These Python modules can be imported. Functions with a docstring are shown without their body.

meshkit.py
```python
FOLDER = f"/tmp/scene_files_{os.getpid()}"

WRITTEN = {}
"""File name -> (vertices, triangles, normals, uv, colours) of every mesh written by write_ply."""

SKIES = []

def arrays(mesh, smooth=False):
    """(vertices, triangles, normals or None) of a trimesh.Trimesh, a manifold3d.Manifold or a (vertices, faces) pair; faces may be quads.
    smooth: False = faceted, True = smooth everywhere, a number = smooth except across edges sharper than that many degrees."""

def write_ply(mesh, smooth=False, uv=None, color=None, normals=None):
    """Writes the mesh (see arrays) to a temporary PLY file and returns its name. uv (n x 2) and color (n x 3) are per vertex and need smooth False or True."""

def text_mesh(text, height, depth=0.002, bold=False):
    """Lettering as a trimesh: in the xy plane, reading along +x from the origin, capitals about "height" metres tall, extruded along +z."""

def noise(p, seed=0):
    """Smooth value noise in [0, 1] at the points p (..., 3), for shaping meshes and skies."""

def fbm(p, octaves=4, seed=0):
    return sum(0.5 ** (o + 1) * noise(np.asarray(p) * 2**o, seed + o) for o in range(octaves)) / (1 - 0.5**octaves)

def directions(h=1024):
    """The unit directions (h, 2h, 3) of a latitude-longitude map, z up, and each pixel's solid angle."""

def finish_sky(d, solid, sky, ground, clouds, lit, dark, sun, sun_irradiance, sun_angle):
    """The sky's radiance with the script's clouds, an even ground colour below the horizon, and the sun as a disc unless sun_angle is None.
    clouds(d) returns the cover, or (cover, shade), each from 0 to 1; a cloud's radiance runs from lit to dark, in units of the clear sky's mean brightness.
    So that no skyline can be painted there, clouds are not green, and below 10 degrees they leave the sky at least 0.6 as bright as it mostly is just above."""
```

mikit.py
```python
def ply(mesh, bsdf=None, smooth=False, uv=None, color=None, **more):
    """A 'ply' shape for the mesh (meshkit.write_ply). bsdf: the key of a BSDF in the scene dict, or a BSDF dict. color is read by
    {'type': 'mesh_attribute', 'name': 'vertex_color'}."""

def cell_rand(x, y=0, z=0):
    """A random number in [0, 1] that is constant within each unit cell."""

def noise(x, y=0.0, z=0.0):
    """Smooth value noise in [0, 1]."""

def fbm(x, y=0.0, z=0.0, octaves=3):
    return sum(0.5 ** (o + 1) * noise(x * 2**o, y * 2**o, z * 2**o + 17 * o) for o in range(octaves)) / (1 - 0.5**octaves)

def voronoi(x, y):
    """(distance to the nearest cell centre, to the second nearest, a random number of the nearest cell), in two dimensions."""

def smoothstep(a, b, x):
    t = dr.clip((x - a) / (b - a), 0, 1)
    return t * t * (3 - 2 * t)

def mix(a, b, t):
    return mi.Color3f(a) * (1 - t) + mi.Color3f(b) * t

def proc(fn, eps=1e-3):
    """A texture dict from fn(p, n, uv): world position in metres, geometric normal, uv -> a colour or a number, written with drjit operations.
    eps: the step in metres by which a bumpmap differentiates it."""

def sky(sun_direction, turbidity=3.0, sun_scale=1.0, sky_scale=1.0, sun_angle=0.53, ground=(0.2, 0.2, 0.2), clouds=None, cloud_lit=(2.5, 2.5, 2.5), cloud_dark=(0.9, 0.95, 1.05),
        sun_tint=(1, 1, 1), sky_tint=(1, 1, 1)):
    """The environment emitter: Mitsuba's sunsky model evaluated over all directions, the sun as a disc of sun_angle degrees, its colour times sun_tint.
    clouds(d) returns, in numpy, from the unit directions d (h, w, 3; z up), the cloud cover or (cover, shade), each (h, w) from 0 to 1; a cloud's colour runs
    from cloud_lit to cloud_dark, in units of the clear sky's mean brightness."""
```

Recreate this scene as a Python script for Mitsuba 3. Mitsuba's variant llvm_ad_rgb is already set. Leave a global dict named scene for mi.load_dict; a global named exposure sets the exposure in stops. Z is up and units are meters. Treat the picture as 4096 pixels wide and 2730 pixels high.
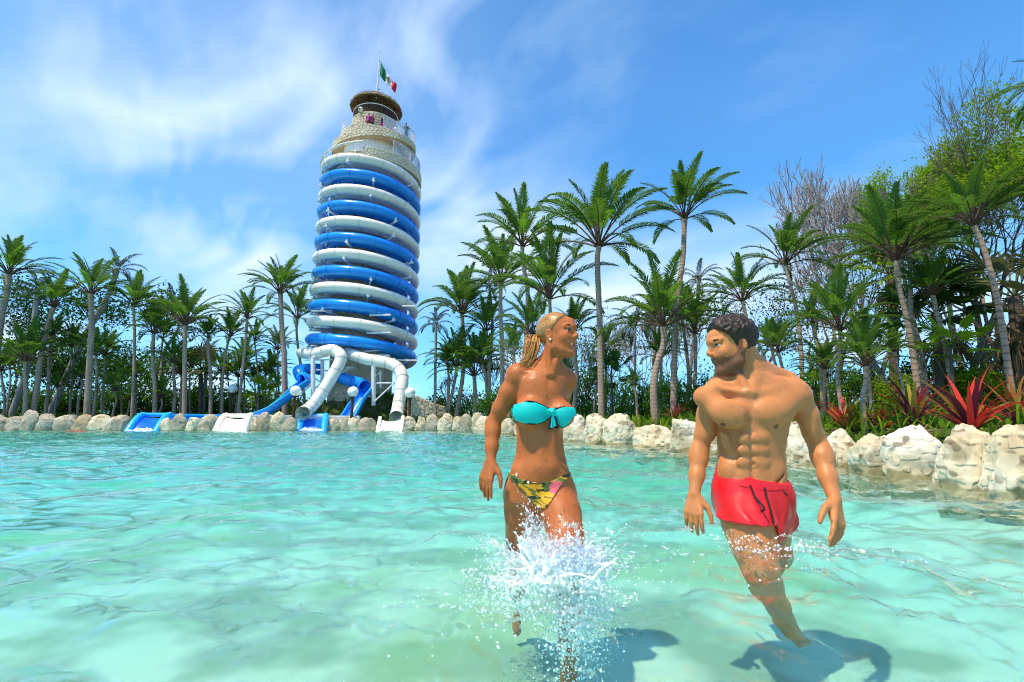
import math, random
import numpy as np
import trimesh
import mitsuba as mi
import drjit as dr
import mikit, meshkit
from mikit import proc, noise, fbm, voronoi, cell_rand, smoothstep, mix

T = mi.ScalarTransform4f
scene, labels = {}, {}

# ---------------------------------------------------------------- camera, sky, exposure
EYE = 0.58                                  # metres above the water
PITCH = math.atan(0.1768)
FOCAL = 1850.0                              # in pixels of the 4096 px wide photograph
scene['camera'] = {'type': 'perspective', 'fov': 2 * math.degrees(math.atan(2048 / FOCAL)), 'fov_axis': 'x',
                   'to_world': T().look_at(origin=[0, 0, EYE], target=[0, math.cos(PITCH), EYE + math.sin(PITCH)], up=[0, 0, 1]),
                   'near_clip': 0.05, 'far_clip': 6000.0}
exposure = 1.38
SUN = (-0.32, -0.25, 0.91)


def sky_clouds(full):
    d = full[::2, ::2]                                       # every second direction, then filled in between
    x, y, z = d[..., 0], d[..., 1], np.maximum(d[..., 2], 0.02)
    u, v = x / (z + 0.25), y / (z + 0.25)
    a, b = u * 0.80 - v * 0.60, u * 0.60 + v * 0.80          # wind direction of the cirrus
    w1 = meshkit.fbm(np.stack([a * 1.3 + 3.1, b * 1.3 + 7.7, 0 * a], -1), 4, seed=5) - 0.5
    w2 = meshkit.fbm(np.stack([a * 1.1 + 13.1, b * 1.1 + 2.7, 0 * a], -1), 4, seed=9) - 0.5
    streak = meshkit.fbm(np.stack([a * 0.9 + 1.6 * w1, b * 2.6 + 2.2 * w2, 0 * a + 0.3], -1), 6, seed=3)
    fine = meshkit.fbm(np.stack([a * 4.0 + 3.0 * w2, b * 11.0 + 5.0 * w1, 0 * a + 4.3], -1), 5, seed=21)
    az, el = np.degrees(np.arctan2(x, y)), np.degrees(np.arcsin(np.clip(d[..., 2], -1, 1)))

    def bank(a0, e0, sa, se, tilt=0.0):
        p, q = az - a0, el - e0 - tilt * (az - a0)
        return np.exp(-(p / sa) ** 2 - (q / se) ** 2)

    veil = 1.15 * bank(-15, 36, 16, 15, 0.35) + 1.0 * bank(-36, 26, 17, 13, 0.25) + 0.8 * bank(-46, 46, 20, 9, 0.3)
    veil += 1.1 * bank(2, 20, 20, 7, -0.25) + 0.55 * bank(26, 14, 14, 8, 0.2) + 0.35 * bank(12, 44, 10, 8) + 0.3 * bank(34, 33, 20, 6, -0.2)
    veil += 0.55 * np.exp(-((np.abs(az) - 180) / 100) ** 2)
    cover = np.clip(2.1 * (streak - 0.34) + 1.1 * (fine - 0.5), 0, 1) * np.clip(veil, 0, 1.1) + 0.12 * veil
    low = 0.16 * np.exp(-(np.maximum(el, 0) / 9.0) ** 2) + 0.02
    puff = np.clip(3.2 * (meshkit.fbm(np.stack([az / 9.0, el / 4.0, 0 * az], -1), 5, seed=31) - 0.50), 0, 1) * np.exp(-((el - 6) / 6.5) ** 2)
    out = np.clip(cover + low + 0.8 * puff, 0, 0.95), np.clip(0.30 - 0.6 * (streak - 0.4), 0, 1)

    def fill(a):
        a = np.repeat(np.repeat(a, 2, 0), 2, 1)
        return (a + np.roll(a, 1, 1) + np.roll(a, 1, 0) + np.roll(np.roll(a, 1, 0), 1, 1)) / 4
    return tuple(fill(a) for a in out)


scene['sky'] = mikit.sky(SUN, turbidity=3.0, sun_angle=1.1, sun_scale=1.35, sky_scale=2.05, sky_tint=(0.46, 1.06, 1.38), clouds=sky_clouds,
                         cloud_lit=(1.75, 2.05, 2.35), cloud_dark=(0.9, 1.4, 2.0), ground=(0.16, 0.2, 0.16), sun_tint=(1.0, 0.95, 0.86))


# ---------------------------------------------------------------- helpers
def ray(px, py):
    a, b, c, s = (px - 2048) / FOCAL, (1365 - py) / FOCAL, math.cos(PITCH), math.sin(PITCH)
    return np.array([a, c - b * s, s + b * c])


def at(px, py, y):
    """The point at the world distance y seen at a pixel of the photograph (surveying helper: sizes and places read off the photograph)."""
    v = ray(px, py)
    return np.array([0, 0, EYE]) + v * y / v[1]


def atz(px, py, z=0.0):
    v = ray(px, py)
    return np.array([0, 0, EYE]) + v * (z - EYE) / v[2]


USED = {}


def numbered(name):
    n = USED.get(name, 0)
    USED[name] = n + 1
    return name if n == 0 else f'{name}_{n:03d}'


def lab(key, label=None, cat=None, group=None, kind=None):
    e = labels.setdefault(key, {})
    for k, v in (('label', label), ('category', cat), ('group', group), ('kind', kind)):
        if v:
            e[k] = v
    return key


def thing(name, label, cat, group=None):
    return lab(numbered(name), label, cat, group)


def obj(name, shape, parent=None, label=None, cat=None, group=None, kind=None):
    key = numbered(name if parent is None else parent + '__' + name)
    scene[key] = shape
    if label or cat or group or kind:
        lab(key, label, cat, group, kind)
    return key


def put(shape, m):
    """The same mesh once more, under another transform."""
    return {**shape, 'to_world': m}


def unit(v):
    v = np.asarray(v, float)
    return v / max(np.linalg.norm(v), 1e-12)


def tube(path, radii, n=8, caps=True, close=False):
    """A tube of n sides along a polyline (vertices, triangles)."""
    p = np.asarray(path, float)
    r = np.broadcast_to(np.asarray(radii, float), (len(p),))
    t = np.gradient(p, axis=0)
    t /= np.maximum(np.linalg.norm(t, axis=1, keepdims=True), 1e-12)
    u = np.cross(t[0], [0, 0, 1.0]) if abs(t[0][2]) < 0.9 else np.cross(t[0], [1.0, 0, 0])
    us = []
    for k in range(len(p)):
        u = u - t[k] * (u @ t[k])
        u = u / max(np.linalg.norm(u), 1e-12)
        us.append(u)
    us = np.array(us)
    ws = np.cross(t, us)
    a = np.arange(n) * 2 * np.pi / n
    v = p[:, None] + r[:, None, None] * (us[:, None] * np.cos(a)[None, :, None] + ws[:, None] * np.sin(a)[None, :, None])
    v = v.reshape(-1, 3)
    i, j = np.meshgrid(np.arange(len(p) - 1), np.arange(n), indexing='ij')
    a0, a1 = (i * n + j).ravel(), (i * n + (j + 1) % n).ravel()
    f = np.concatenate([np.stack([a0, a1, a1 + n], 1), np.stack([a0, a1 + n, a0 + n], 1)])
    if caps:
        c0, c1 = len(v), len(v) + 1
        v = np.vstack([v, p[:1], p[-1:]])
        k = np.arange(n)
        e = (len(p) - 1) * n
        f = np.vstack([f, np.stack([k * 0 + c0, (k + 1) % n, k], 1), np.stack([k * 0 + c1, e + k, e + (k + 1) % n], 1)])
    return v, f


def rods(paths, radii, n=3):
    """Many thin open tubes at once, all with the same number of points: paths (m, k, 3), radii (m, k)."""
    p, r = np.asarray(paths, float), np.asarray(radii, float)
    m, k = r.shape
    t = np.gradient(p, axis=1)
    t /= np.maximum(np.linalg.norm(t, axis=2, keepdims=True), 1e-12)
    u = np.cross(t, [0.31, 0.17, 0.94])
    u /= np.maximum(np.linalg.norm(u, axis=2, keepdims=True), 1e-12)
    w = np.cross(t, u)
    a = np.arange(n) * 2 * np.pi / n
    v = p[:, :, None] + r[:, :, None, None] * (u[:, :, None] * np.cos(a)[:, None] + w[:, :, None] * np.sin(a)[:, None])
    i, j = np.meshgrid(np.arange(k - 1), np.arange(n), indexing='ij')
    a0, a1 = (i * n + j).ravel(), (i * n + (j + 1) % n).ravel()
    f = np.concatenate([np.stack([a0, a1, a1 + n], 1), np.stack([a0, a1 + n, a0 + n], 1)])
    return v.reshape(-1, 3), (f[None] + (np.arange(m) * k * n)[:, None, None]).reshape(-1, 3)


def join(parts):
    vs, fs, n = [], [], 0
    for v, f in parts:
        v, f = np.asarray(v, float), np.asarray(f, int)
        if f.shape[1] == 4:
            f = np.vstack([f[:, [0, 1, 2]], f[:, [0, 2, 3]]])
        vs.append(v)
        fs.append(f + n)
        n += len(v)
    return np.vstack(vs), np.vstack(fs)


def box(lo, hi):
    m = trimesh.creation.box(bounds=[lo, hi])
    return np.array(m.vertices), np.array(m.faces)


def bar(a, b, w, h=None, up=(0, 0, 1)):
    """A rectangular bar from a to b, w wide and h high."""
    a, b = np.asarray(a, float), np.asarray(b, float)
    h = w if h is None else h
    t = unit(b - a)
    s = np.cross(t, up)
    s = unit(s) if np.linalg.norm(s) > 1e-6 else np.array([1.0, 0, 0])
    q = np.cross(s, t)
    v = np.array([p + s * i * w / 2 + q * j * h / 2 for p in (a, b) for i, j in ((-1, -1), (1, -1), (1, 1), (-1, 1))])
    f = np.array([[0, 1, 2], [0, 2, 3], [4, 6, 5], [4, 7, 6], [0, 4, 5], [0, 5, 1], [1, 5, 6], [1, 6, 2], [2, 6, 7], [2, 7, 3], [3, 7, 4], [3, 4, 0]])
    return v, f[:, ::-1]


def lathe(profile, n=48, center=(0, 0, 0), a0=0.0, a1=2 * math.pi, cap=False):
    """A surface of revolution about z from (radius, height) pairs, outside on the right of the profile when it rises."""
    full = abs(a1 - a0 - 2 * math.pi) < 1e-6
    k = n if full else n + 1
    a = a0 + (a1 - a0) * np.arange(k) / n
    pr = np.asarray(profile, float)
    v = np.stack([pr[:, :1] * np.cos(a), pr[:, :1] * np.sin(a), np.repeat(pr[:, 1:], k, 1)], -1).reshape(-1, 3) + np.asarray(center, float)
    i, j = np.meshgrid(np.arange(len(pr) - 1), np.arange(n), indexing='ij')
    j2 = (j + 1) % k
    f = np.concatenate([np.stack([i * k + j, i * k + j2, (i + 1) * k + j2], -1).reshape(-1, 3), np.stack([i * k + j, (i + 1) * k + j2, (i + 1) * k + j], -1).reshape(-1, 3)])
    return v, f


def smooth_line(pts, n):
    """A Catmull-Rom curve of n points through pts."""
    p = np.asarray(pts, float)
    if len(p) == 2:
        return p[0] + (p[1] - p[0]) * np.linspace(0, 1, n)[:, None]
    q = np.vstack([2 * p[0] - p[1], p, 2 * p[-1] - p[-2]])
    out = []
    for s in np.linspace(0, len(p) - 1 - 1e-9, n):
        k = int(s)
        t = s - k
        a, b, c, d = q[k:k + 4]
        out.append(0.5 * (2 * b + (c - a) * t + (2 * a - 5 * b + 4 * c - d) * t * t + (3 * b - a - 3 * c + d) * t ** 3))
    return np.array(out)


def grid_mesh(x, y, z):
    X, Y = np.meshgrid(x, y, indexing='ij')
    ny = len(y)
    v = np.stack([X, Y, z(X, Y)], -1).reshape(-1, 3)
    i = np.arange((len(x) - 1) * ny).reshape(len(x) - 1, ny)[:, :-1].ravel()
    return v, np.stack([i, i + ny, i + ny + 1, i + 1], 1)


# ---------------------------------------------------------------- materials
def rgb(*c):
    return {'type': 'rgb', 'value': list(c)}


def mat(key, d):
    scene['mat_' + key] = d
    return 'mat_' + key


def principled(color, rough=0.6, spec=0.4, **k):
    c = {'type': 'rgb', 'value': list(color)} if isinstance(color, (tuple, list)) else color
    return {'type': 'twosided', 'bsdf': {'type': 'principled', 'base_color': c, 'roughness': rough, 'specular': spec, **k}}


mat('white_gelcoat', principled(proc(lambda p, n, uv: mix((.82, .79, .71), (.76, .73, .64), fbm(p.x * .9, p.y * .9, p.z * .9, 2))), 0.28, 0.5))
mat('blue_gelcoat', principled(proc(lambda p, n, uv: mix((.005, .25, .84), (.008, .29, .90), fbm(p.x * 1.3, p.y * 1.3, p.z * 2.0, 3))), 0.25, 0.5))
mat('lagoon_gelcoat', principled((.02, .42, .88), 0.25, 0.5))
mat('joint', principled((.52, .51, .47), 0.5))
mat('blue_joint', principled((.006, .12, .52), 0.45))
mat('white_steel', principled(proc(lambda p, n, uv: mix((.82, .82, .82), (.70, .69, .66), fbm(p.x * 3, p.y * 3, p.z * 3, 2))), 0.38, 0.5))
mat('dark_wood', principled(proc(lambda p, n, uv: mix((.055, .025, .014), (.12, .06, .035), noise(p.x * 9, p.y * 9, p.z * 1.5))), 0.8, 0.2))
mat('slat_wood', principled((.07, .045, .035), 0.8, 0.2))
mat('rafter', principled((.34, .22, .13), 0.8, 0.2))
mat('thatch', principled(proc(lambda p, n, uv: mix((.30, .15, .08), (.42, .25, .15), noise(p.x * 7, p.y * 7, p.z * 7))), 0.95, 0.1))
mat('thatch_top', principled(proc(lambda p, n, uv: mix((.42, .38, .27), (.30, .22, .13), noise(p.x * 9, p.y * 9, p.z * 9))), 0.95, 0.1))
mat('mortar', principled((.46, .39, .27), 0.95, 0.1))


def stone_color(a, b, c, s):
    def fn(p, n, uv):
        t = fbm(p.x * s, p.y * s, p.z * s, 4)
        g = noise(p.x * s * 5.3, p.y * s * 5.3, p.z * s * 5.3)
        base = mix(a, b, smoothstep(.32, .66, t))
        return base if c is None else mix(base, c, smoothstep(.60, .80, .6 * t + .4 * g) * .7)
    return proc(fn)


mat('tower_stone', principled(stone_color((.50, .42, .29), (.66, .58, .44), (.36, .29, .19), 1.3), 0.9, 0.15))
mat('tower_stone_pale', principled(stone_color((.62, .54, .38), (.74, .67, .52), (.50, .40, .26), 1.3), 0.9, 0.15))
mat('white_plaster', principled((.80, .79, .76), 0.8, 0.2))
# ---------------------------------------------------------------- the setting: shore line, terrain, pool, water
import shapely
from shapely.geometry import Polygon, Point, LineString

SHORE = smooth_line([(3.7, -8), (3.7, 1.0), (3.85, 3.3), (4.15, 4.2), (4.42, 5.1), (4.25, 6.1), (3.9, 7.2), (3.9, 8.4), (3.8, 9.5), (3.6, 10.7), (3.1, 11.7), (2.5, 12.7),
                     (1.5, 14.5), (0.3, 18), (-.6, 24), (-1.3, 30), (-2.8, 34.2), (-6, 35.3), (-12, 35.3), (-18, 35.3), (-23, 35.0), (-32, 34.6), (-46, 34.6), (-60, 34)], 160)
POOL = Polygon([*map(tuple, SHORE), (-60, -8)]).buffer(0)


def shore_dist(x, y):
    """Distance to the shore line, positive on land."""
    pts = shapely.points(np.ravel(x), np.ravel(y))
    shapely.prepare(POOL)
    d = shapely.distance(pts, LineString(SHORE))
    return np.where(shapely.contains(POOL, pts), -d, d).reshape(np.shape(x))


def sstep(a, b, x):
    t = np.clip((x - a) / (b - a), 0, 1)
    return t * t * (3 - 2 * t)


TOWER = np.array([-13.38, 41.0])


def ground_z(x, y, d=None):
    x, y = np.asarray(x, float), np.asarray(y, float)
    d = shore_dist(x, y) if d is None else d
    n = meshkit.fbm(np.stack([x * .35, y * .35, 0 * x], -1), 4, seed=2) - .5
    z = -0.35 + 0.85 * sstep(-0.2, 1.3, d) + 0.45 * sstep(1.0, 14, d) + 0.35 * n * sstep(.5, 3, d)
    r = np.hypot((x - TOWER[0] - .8) / 1.15, y - TOWER[1] + 1.2)
    z = z + 2.3 * np.exp(-(r / 4.6) ** 2) * sstep(.8, 3.5, d) * (1 + .5 * n)
    z = np.where(d < -0.2, -2.2, z)
    return z + 1.2 * sstep(30, 90, d) * (1 + n)


def spread(a, b, h0, grow, at0):
    """Coordinates from a to b, h0 apart near at0 and growing with the distance from it."""
    out = [at0]
    while out[-1] < b:
        out.append(out[-1] + h0 * (1 + grow * (out[-1] - at0)))
    lo = [at0]
    while lo[-1] > a:
        lo.append(lo[-1] - h0 * (1 + grow * (at0 - lo[-1])))
    return np.array(lo[::-1][:-1] + out)


gx = spread(-300, 260, .45, .07, 2.0)
gy = spread(-60, 420, .45, .06, 10.0)
mat('soil', principled(proc(lambda p, n, uv: mix(mix((.10, .075, .04), (.22, .17, .10), noise(p.x * 6, p.y * 6, p.z * 6)), (.055, .085, .02), smoothstep(.38, .62, fbm(p.x * .9, p.y * .9, 0, 3)))), 0.95, 0.1))
gv, gf = grid_mesh(gx, gy, ground_z)
obj('ground', mikit.ply((gv, gf), 'mat_soil', smooth=True), kind='structure', label='green and brown planted ground behind the boulders round the lagoon')

# the lagoon floor: pale plaster, faintly green where algae grow on it


def floor_color(p, n, uv):
    a = fbm(p.x * .55 + 4, p.y * .55, 0, 4)
    b = fbm(p.x * 3.1, p.y * 3.1, 5, 3)
    g = fbm(p.x * 1.7 + 2.2 * a, p.y * 2.6, 9, 4)
    c = mix((.29, .35, .255), (.56, .585, .46), smoothstep(.36, .60, b * .4 + g * .6))
    return mix(c, (.30, .40, .18), smoothstep(.50, .62, a) * .6)


mat('pool_floor', {'type': 'diffuse', 'reflectance': proc(floor_color)})


def floor_z(x, y):
    n = meshkit.fbm(np.stack([x * .8, y * .8, 0 * x], -1), 3, seed=8) - .5
    deep = 0.46 + 0.2 * sstep(4, 14, y) - .05 * n
    return -.14 - (deep - .14) * sstep(-.1, 1.6, -shore_dist(x, y))


px_, py_ = spread(-61, 6.5, .12, .12, 1.0), spread(-9, 36, .12, .12, 2.0)
obj('pool_floor', mikit.ply(grid_mesh(px_, py_, floor_z), 'mat_pool_floor', smooth=True), kind='structure', label='pale greenish floor of the shallow lagoon under the water')


# the water: wind chop, sharper small crests, rings round what falls in
def wave_z(x, y):
    rng = np.random.default_rng(11)
    far = sstep(3.0, 14.0, y)
    q = np.stack([x * .5, y * .5, 0 * x], -1)
    wx, wy = meshkit.fbm(q, 3, seed=41) - .5, meshkit.fbm(q + 9.3, 3, seed=43) - .5
    X, Y = x + .9 * wx, y + .9 * wy
    z = 0 * x
    for k in range(34):
        lam = 10 ** rng.uniform(-.45, .42)
        a = rng.normal(1.75, .75)
        s = np.sin(2 * np.pi / lam * (np.cos(a) * X + np.sin(a) * Y) + rng.uniform(0, 6.28))
        z = z + lam * .0040 * s
    for k in range(20):                                        # sharp crested ripples
        lam = 10 ** rng.uniform(-1.05, -.25)
        a = rng.normal(1.65, .8)
        s = np.sin(2 * np.pi / lam * (np.cos(a) * X + np.sin(a) * Y) / 2 + rng.uniform(0, 6.28) + 2.2 * wx)
        z = z + lam * .042 * (np.sqrt(1.0 - .985 * s * s) - .4) * (1 - .35 * far)
    gust = sstep(.35, .65, meshkit.fbm(np.stack([x * .9 + 7, y * .7, 0 * x], -1), 3, seed=91)) * (1 - sstep(4.5, 8.0, y))
    for k in range(12):                                        # the finest ripples, in gusts
        lam = rng.uniform(.055, .15)
        a = rng.normal(1.7, .8)
        z = z + gust * lam * .0075 * np.sin(2 * np.pi / lam * (np.cos(a) * (x + .12 * wx) + np.sin(a) * (y + .12 * wy)) + rng.uniform(0, 6.28))
    amp = .55 + .9 * meshkit.fbm(np.stack([x * .3 + 2, y * .22, 0 * x], -1), 3, seed=77)
    z = z * amp * (1 + .15 * far)
    for cx, cy, a, lam, fall in RINGS:
        r = np.hypot(x - cx, y - cy)
        z = z + a * np.cos(2 * np.pi * r / lam) * np.exp(-r / fall)
    for cx, cy, h, w in SWELLS:
        z = z + h * np.exp(-((x - cx) ** 2 + (y - cy) ** 2) / w ** 2)
    return z


RNG = np.random.default_rng(4)
WOMAN_WADES = [(-.235, 2.17), (.285, 1.88)]
MAN_WADES = [(1.03, 2.05)]
RINGS = [(x, y, .010, .075, .28) for x, y in WOMAN_WADES + MAN_WADES]
RINGS += [(RNG.uniform(-1.6, 1.8), RNG.uniform(1.1, 3.2), RNG.uniform(.004, .009), RNG.uniform(.045, .07), RNG.uniform(.06, .14)) for _ in range(44)]
SWELLS = [(x, y - .02, .045, .17) for x, y in WOMAN_WADES] + [(1.03, 2.03, .06, .2), (1.3, 2.25, .05, .25), (.75, 2.2, .04, .25)]
scene['water_volume'] = {'type': 'homogeneous', 'albedo': rgb(.15, .82, .86), 'sigma_t': {'type': 'rgb', 'value': [.46, .085, .060]}}
mat('water', {'type': 'thindielectric', 'int_ior': 1.28, 'ext_ior': 1.0})
wx_ = np.concatenate([spread(-60.5, -2.2, .05, .22, -2.2)[:-1], np.linspace(-2.2, 3.4, 400)[1:], np.linspace(3.45, 6.3, 40)])
wy_ = np.concatenate([np.linspace(-8.5, .6, 30)[:-1], np.linspace(.6, 3.0, 185), spread(3.0, 35.8, .022, .42, 3.0)[1:]])
wv, wf = grid_mesh(wx_, wy_, wave_z)
obj('water', {**mikit.ply((wv, wf), 'mat_water', smooth=True), 'interior': {'type': 'ref', 'id': 'water_volume'}}, kind='structure', label='clear turquoise lagoon water with small waves')
# ---------------------------------------------------------------- the slide tower
from scipy.spatial import Voronoi


def stones(u0, u1, v0, v1, size, seed, place, joint=.022, proud=.045, skip=None):
    """Irregular stones filling the strip u0..u1 by v0..v1 of a wall; place(u, v, out) maps to space. One (vertices, triangles) per stone."""
    rng = np.random.default_rng(seed)
    nu, nv = max(2, round((u1 - u0) / size)), max(1, round((v1 - v0) / (size * .78)))
    g = [((i + .5 * (j % 2) + .5 + rng.uniform(-.33, .33)) * (u1 - u0) / nu + u0, (j + .5 + rng.uniform(-.33, .33)) * (v1 - v0) / nv + v0) for j in range(-2, nv + 2) for i in range(-2, nu + 2)]
    vo = Voronoi(np.array(g))
    frame = shapely.box(u0, v0, u1, v1)
    out = []
    for k, reg in enumerate(vo.point_region):
        poly = vo.regions[reg]
        if not poly or -1 in poly:
            continue
        q = Polygon(vo.vertices[poly]).intersection(frame).buffer(-joint, join_style='mitre')
        if q.is_empty or q.geom_type != 'Polygon' or q.area < size * size * .06 or (skip and skip(*q.centroid.coords[0])):
            continue
        ring = np.array(q.simplify(size * .05).exterior.coords)[:-1]
        if shapely.Polygon(ring).exterior.is_ccw is False:
            ring = ring[::-1]
        c = ring.mean(0)
        h = proud * rng.uniform(.6, 1.3)
        n = len(ring)
        mid = c + (ring - c) * .80
        v = np.vstack([place(ring[:, 0], ring[:, 1], np.full(n, -.01)), place(mid[:, 0], mid[:, 1], h * rng.uniform(.75, 1.0, n)), place(c[:1], c[1:], np.array([h * 1.1]))])
        i = np.arange(n)
        j = (i + 1) % n
        f = np.vstack([np.stack([i, j, j + n], 1), np.stack([i, j + n, i + n], 1), np.stack([i + n, j + n, i * 0 + 2 * n], 1)])
        out.append((v, f))
    return out


def around(radius, cx=TOWER[0], cy=TOWER[1], ry=None):
    """Maps (angle from the front, positive to the right; height; out) to space, on a round or oval wall."""
    def place(u, v, o):
        a = u - math.pi / 2 + TURN
        return np.stack([cx + (radius + o) * np.cos(a), cy + ((ry or radius) + o) * np.sin(a), v], -1)
    return place


TURN = math.atan2(TOWER[0], TOWER[1])       # the side of the tower that faces the lagoon


def arc_path(radius, u0, u1, z0, z1, n=40, ry=None):
    u = np.linspace(u0, u1, n)
    return around(radius, ry=ry)(u, np.linspace(z0, z1, n), 0 * u)


def at_tower(mesh):
    return mesh[0] + np.array([TOWER[0], TOWER[1], 0]), mesh[1]


tower = thing('slide_tower', 'tall round stone tower ringed by blue and white water slides with a thatched top', 'tower')
import manifold3d as m3


def with_opening(profile, u, z0, z1, half, depth, n=72):
    """A solid of revolution with an arched recess cut into it at the angle u from the front."""
    solid = m3.CrossSection([[(0.0, profile[0][1]), *profile, (0.0, profile[-1][1])]]).revolve(n)
    pts = [(-half, z0), (half, z0)] + [(half * math.cos(t), z1 - half + half * math.sin(t)) for t in np.linspace(0, math.pi, 13)]
    r = max(p[0] for p in profile)
    hole = m3.CrossSection([pts]).extrude(depth + 1.0).rotate([90, 0, 0]).translate([0, -(r - depth), 0]).rotate([0, 0, math.degrees(u + TURN)])
    return (solid - hole).translate([TOWER[0], TOWER[1], 0])


core = obj('core_wall', mikit.ply(with_opening([(2.7, -1), (2.66, 7), (2.6, 23.6)], .526, .8, 4.3, .62, 1.5), 'mat_mortar', smooth=30), tower, label='round wall of irregular fieldstone up the middle of the tower, an arched way in at its foot')


def core_place(u, v, o):
    return around(2.67)(u / 2.66, v, o)


for m in stones(-1.4 * 2.66, 1.4 * 2.66, 1.3, 8.4, .50, 3, core_place, skip=lambda u, v: abs(u - 1.4) < .62 and v < 4.3 - .9 * abs(u - 1.4)):
    obj('stone', mikit.ply(m, 'mat_tower_stone'), core)
obj('upper_stones', mikit.ply(join(stones(-1.45 * 2.62, 1.45 * 2.62, 8.4, 22.6, .5, 4, lambda u, v, o: around(2.63)(u / 2.62, v, o))), 'mat_tower_stone'), core, kind='stuff')
# the arched way in at the foot
arch = [(1.4 + .62 * math.cos(t), 3.3 + 1.0 * math.sin(t)) for t in np.linspace(0, math.pi, 13)]
ap = np.array([(2.02, 1.2), *arch, (.78, 1.2)])
obj('doorway_stones', mikit.ply(join([tube([core_place(np.array([a[0]]), np.array([a[1]]), np.array([.06]))[0], core_place(np.array([b[0]]), np.array([b[1]]), np.array([.06]))[0]], [.13, .12], 6) for a, b in zip(ap[:-1] , ap[1:])]), 'mat_tower_stone'), tower, kind='stuff')

# landings and terraces
obj('white_wall', mikit.ply(at_tower(lathe([(2.75, 23.4), (2.7, 26.35)], 64)), 'mat_white_plaster', smooth=40), tower, label='smooth white band of wall under the stone terraces')
land = obj('lower_landing', mikit.ply(at_tower(lathe([(2.3, 23.35), (4.45, 23.35), (4.5, 23.45), (4.5, 23.75), (2.3, 23.8)], 64)), 'mat_mortar', smooth=40), tower)
obj('stone_parapet', mikit.ply(join([(around(4.55)(np.repeat(np.linspace(.42, 2.3, 50), 4), np.tile([23.2, 24.15, 24.2, 23.2], 50), np.tile([0, 0, -.22, -.22], 50)),
     np.vstack([np.array([[4 * i + a, 4 * i + 4 + a, 4 * i + 4 + (a + 1) % 4], [4 * i + a, 4 * i + 4 + (a + 1) % 4, 4 * i + (a + 1) % 4]]) for i in range(49) for a in range(4)]))]), 'mat_mortar', smooth=30), tower, label='stone faced parapet on the right of the lower landing')
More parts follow.
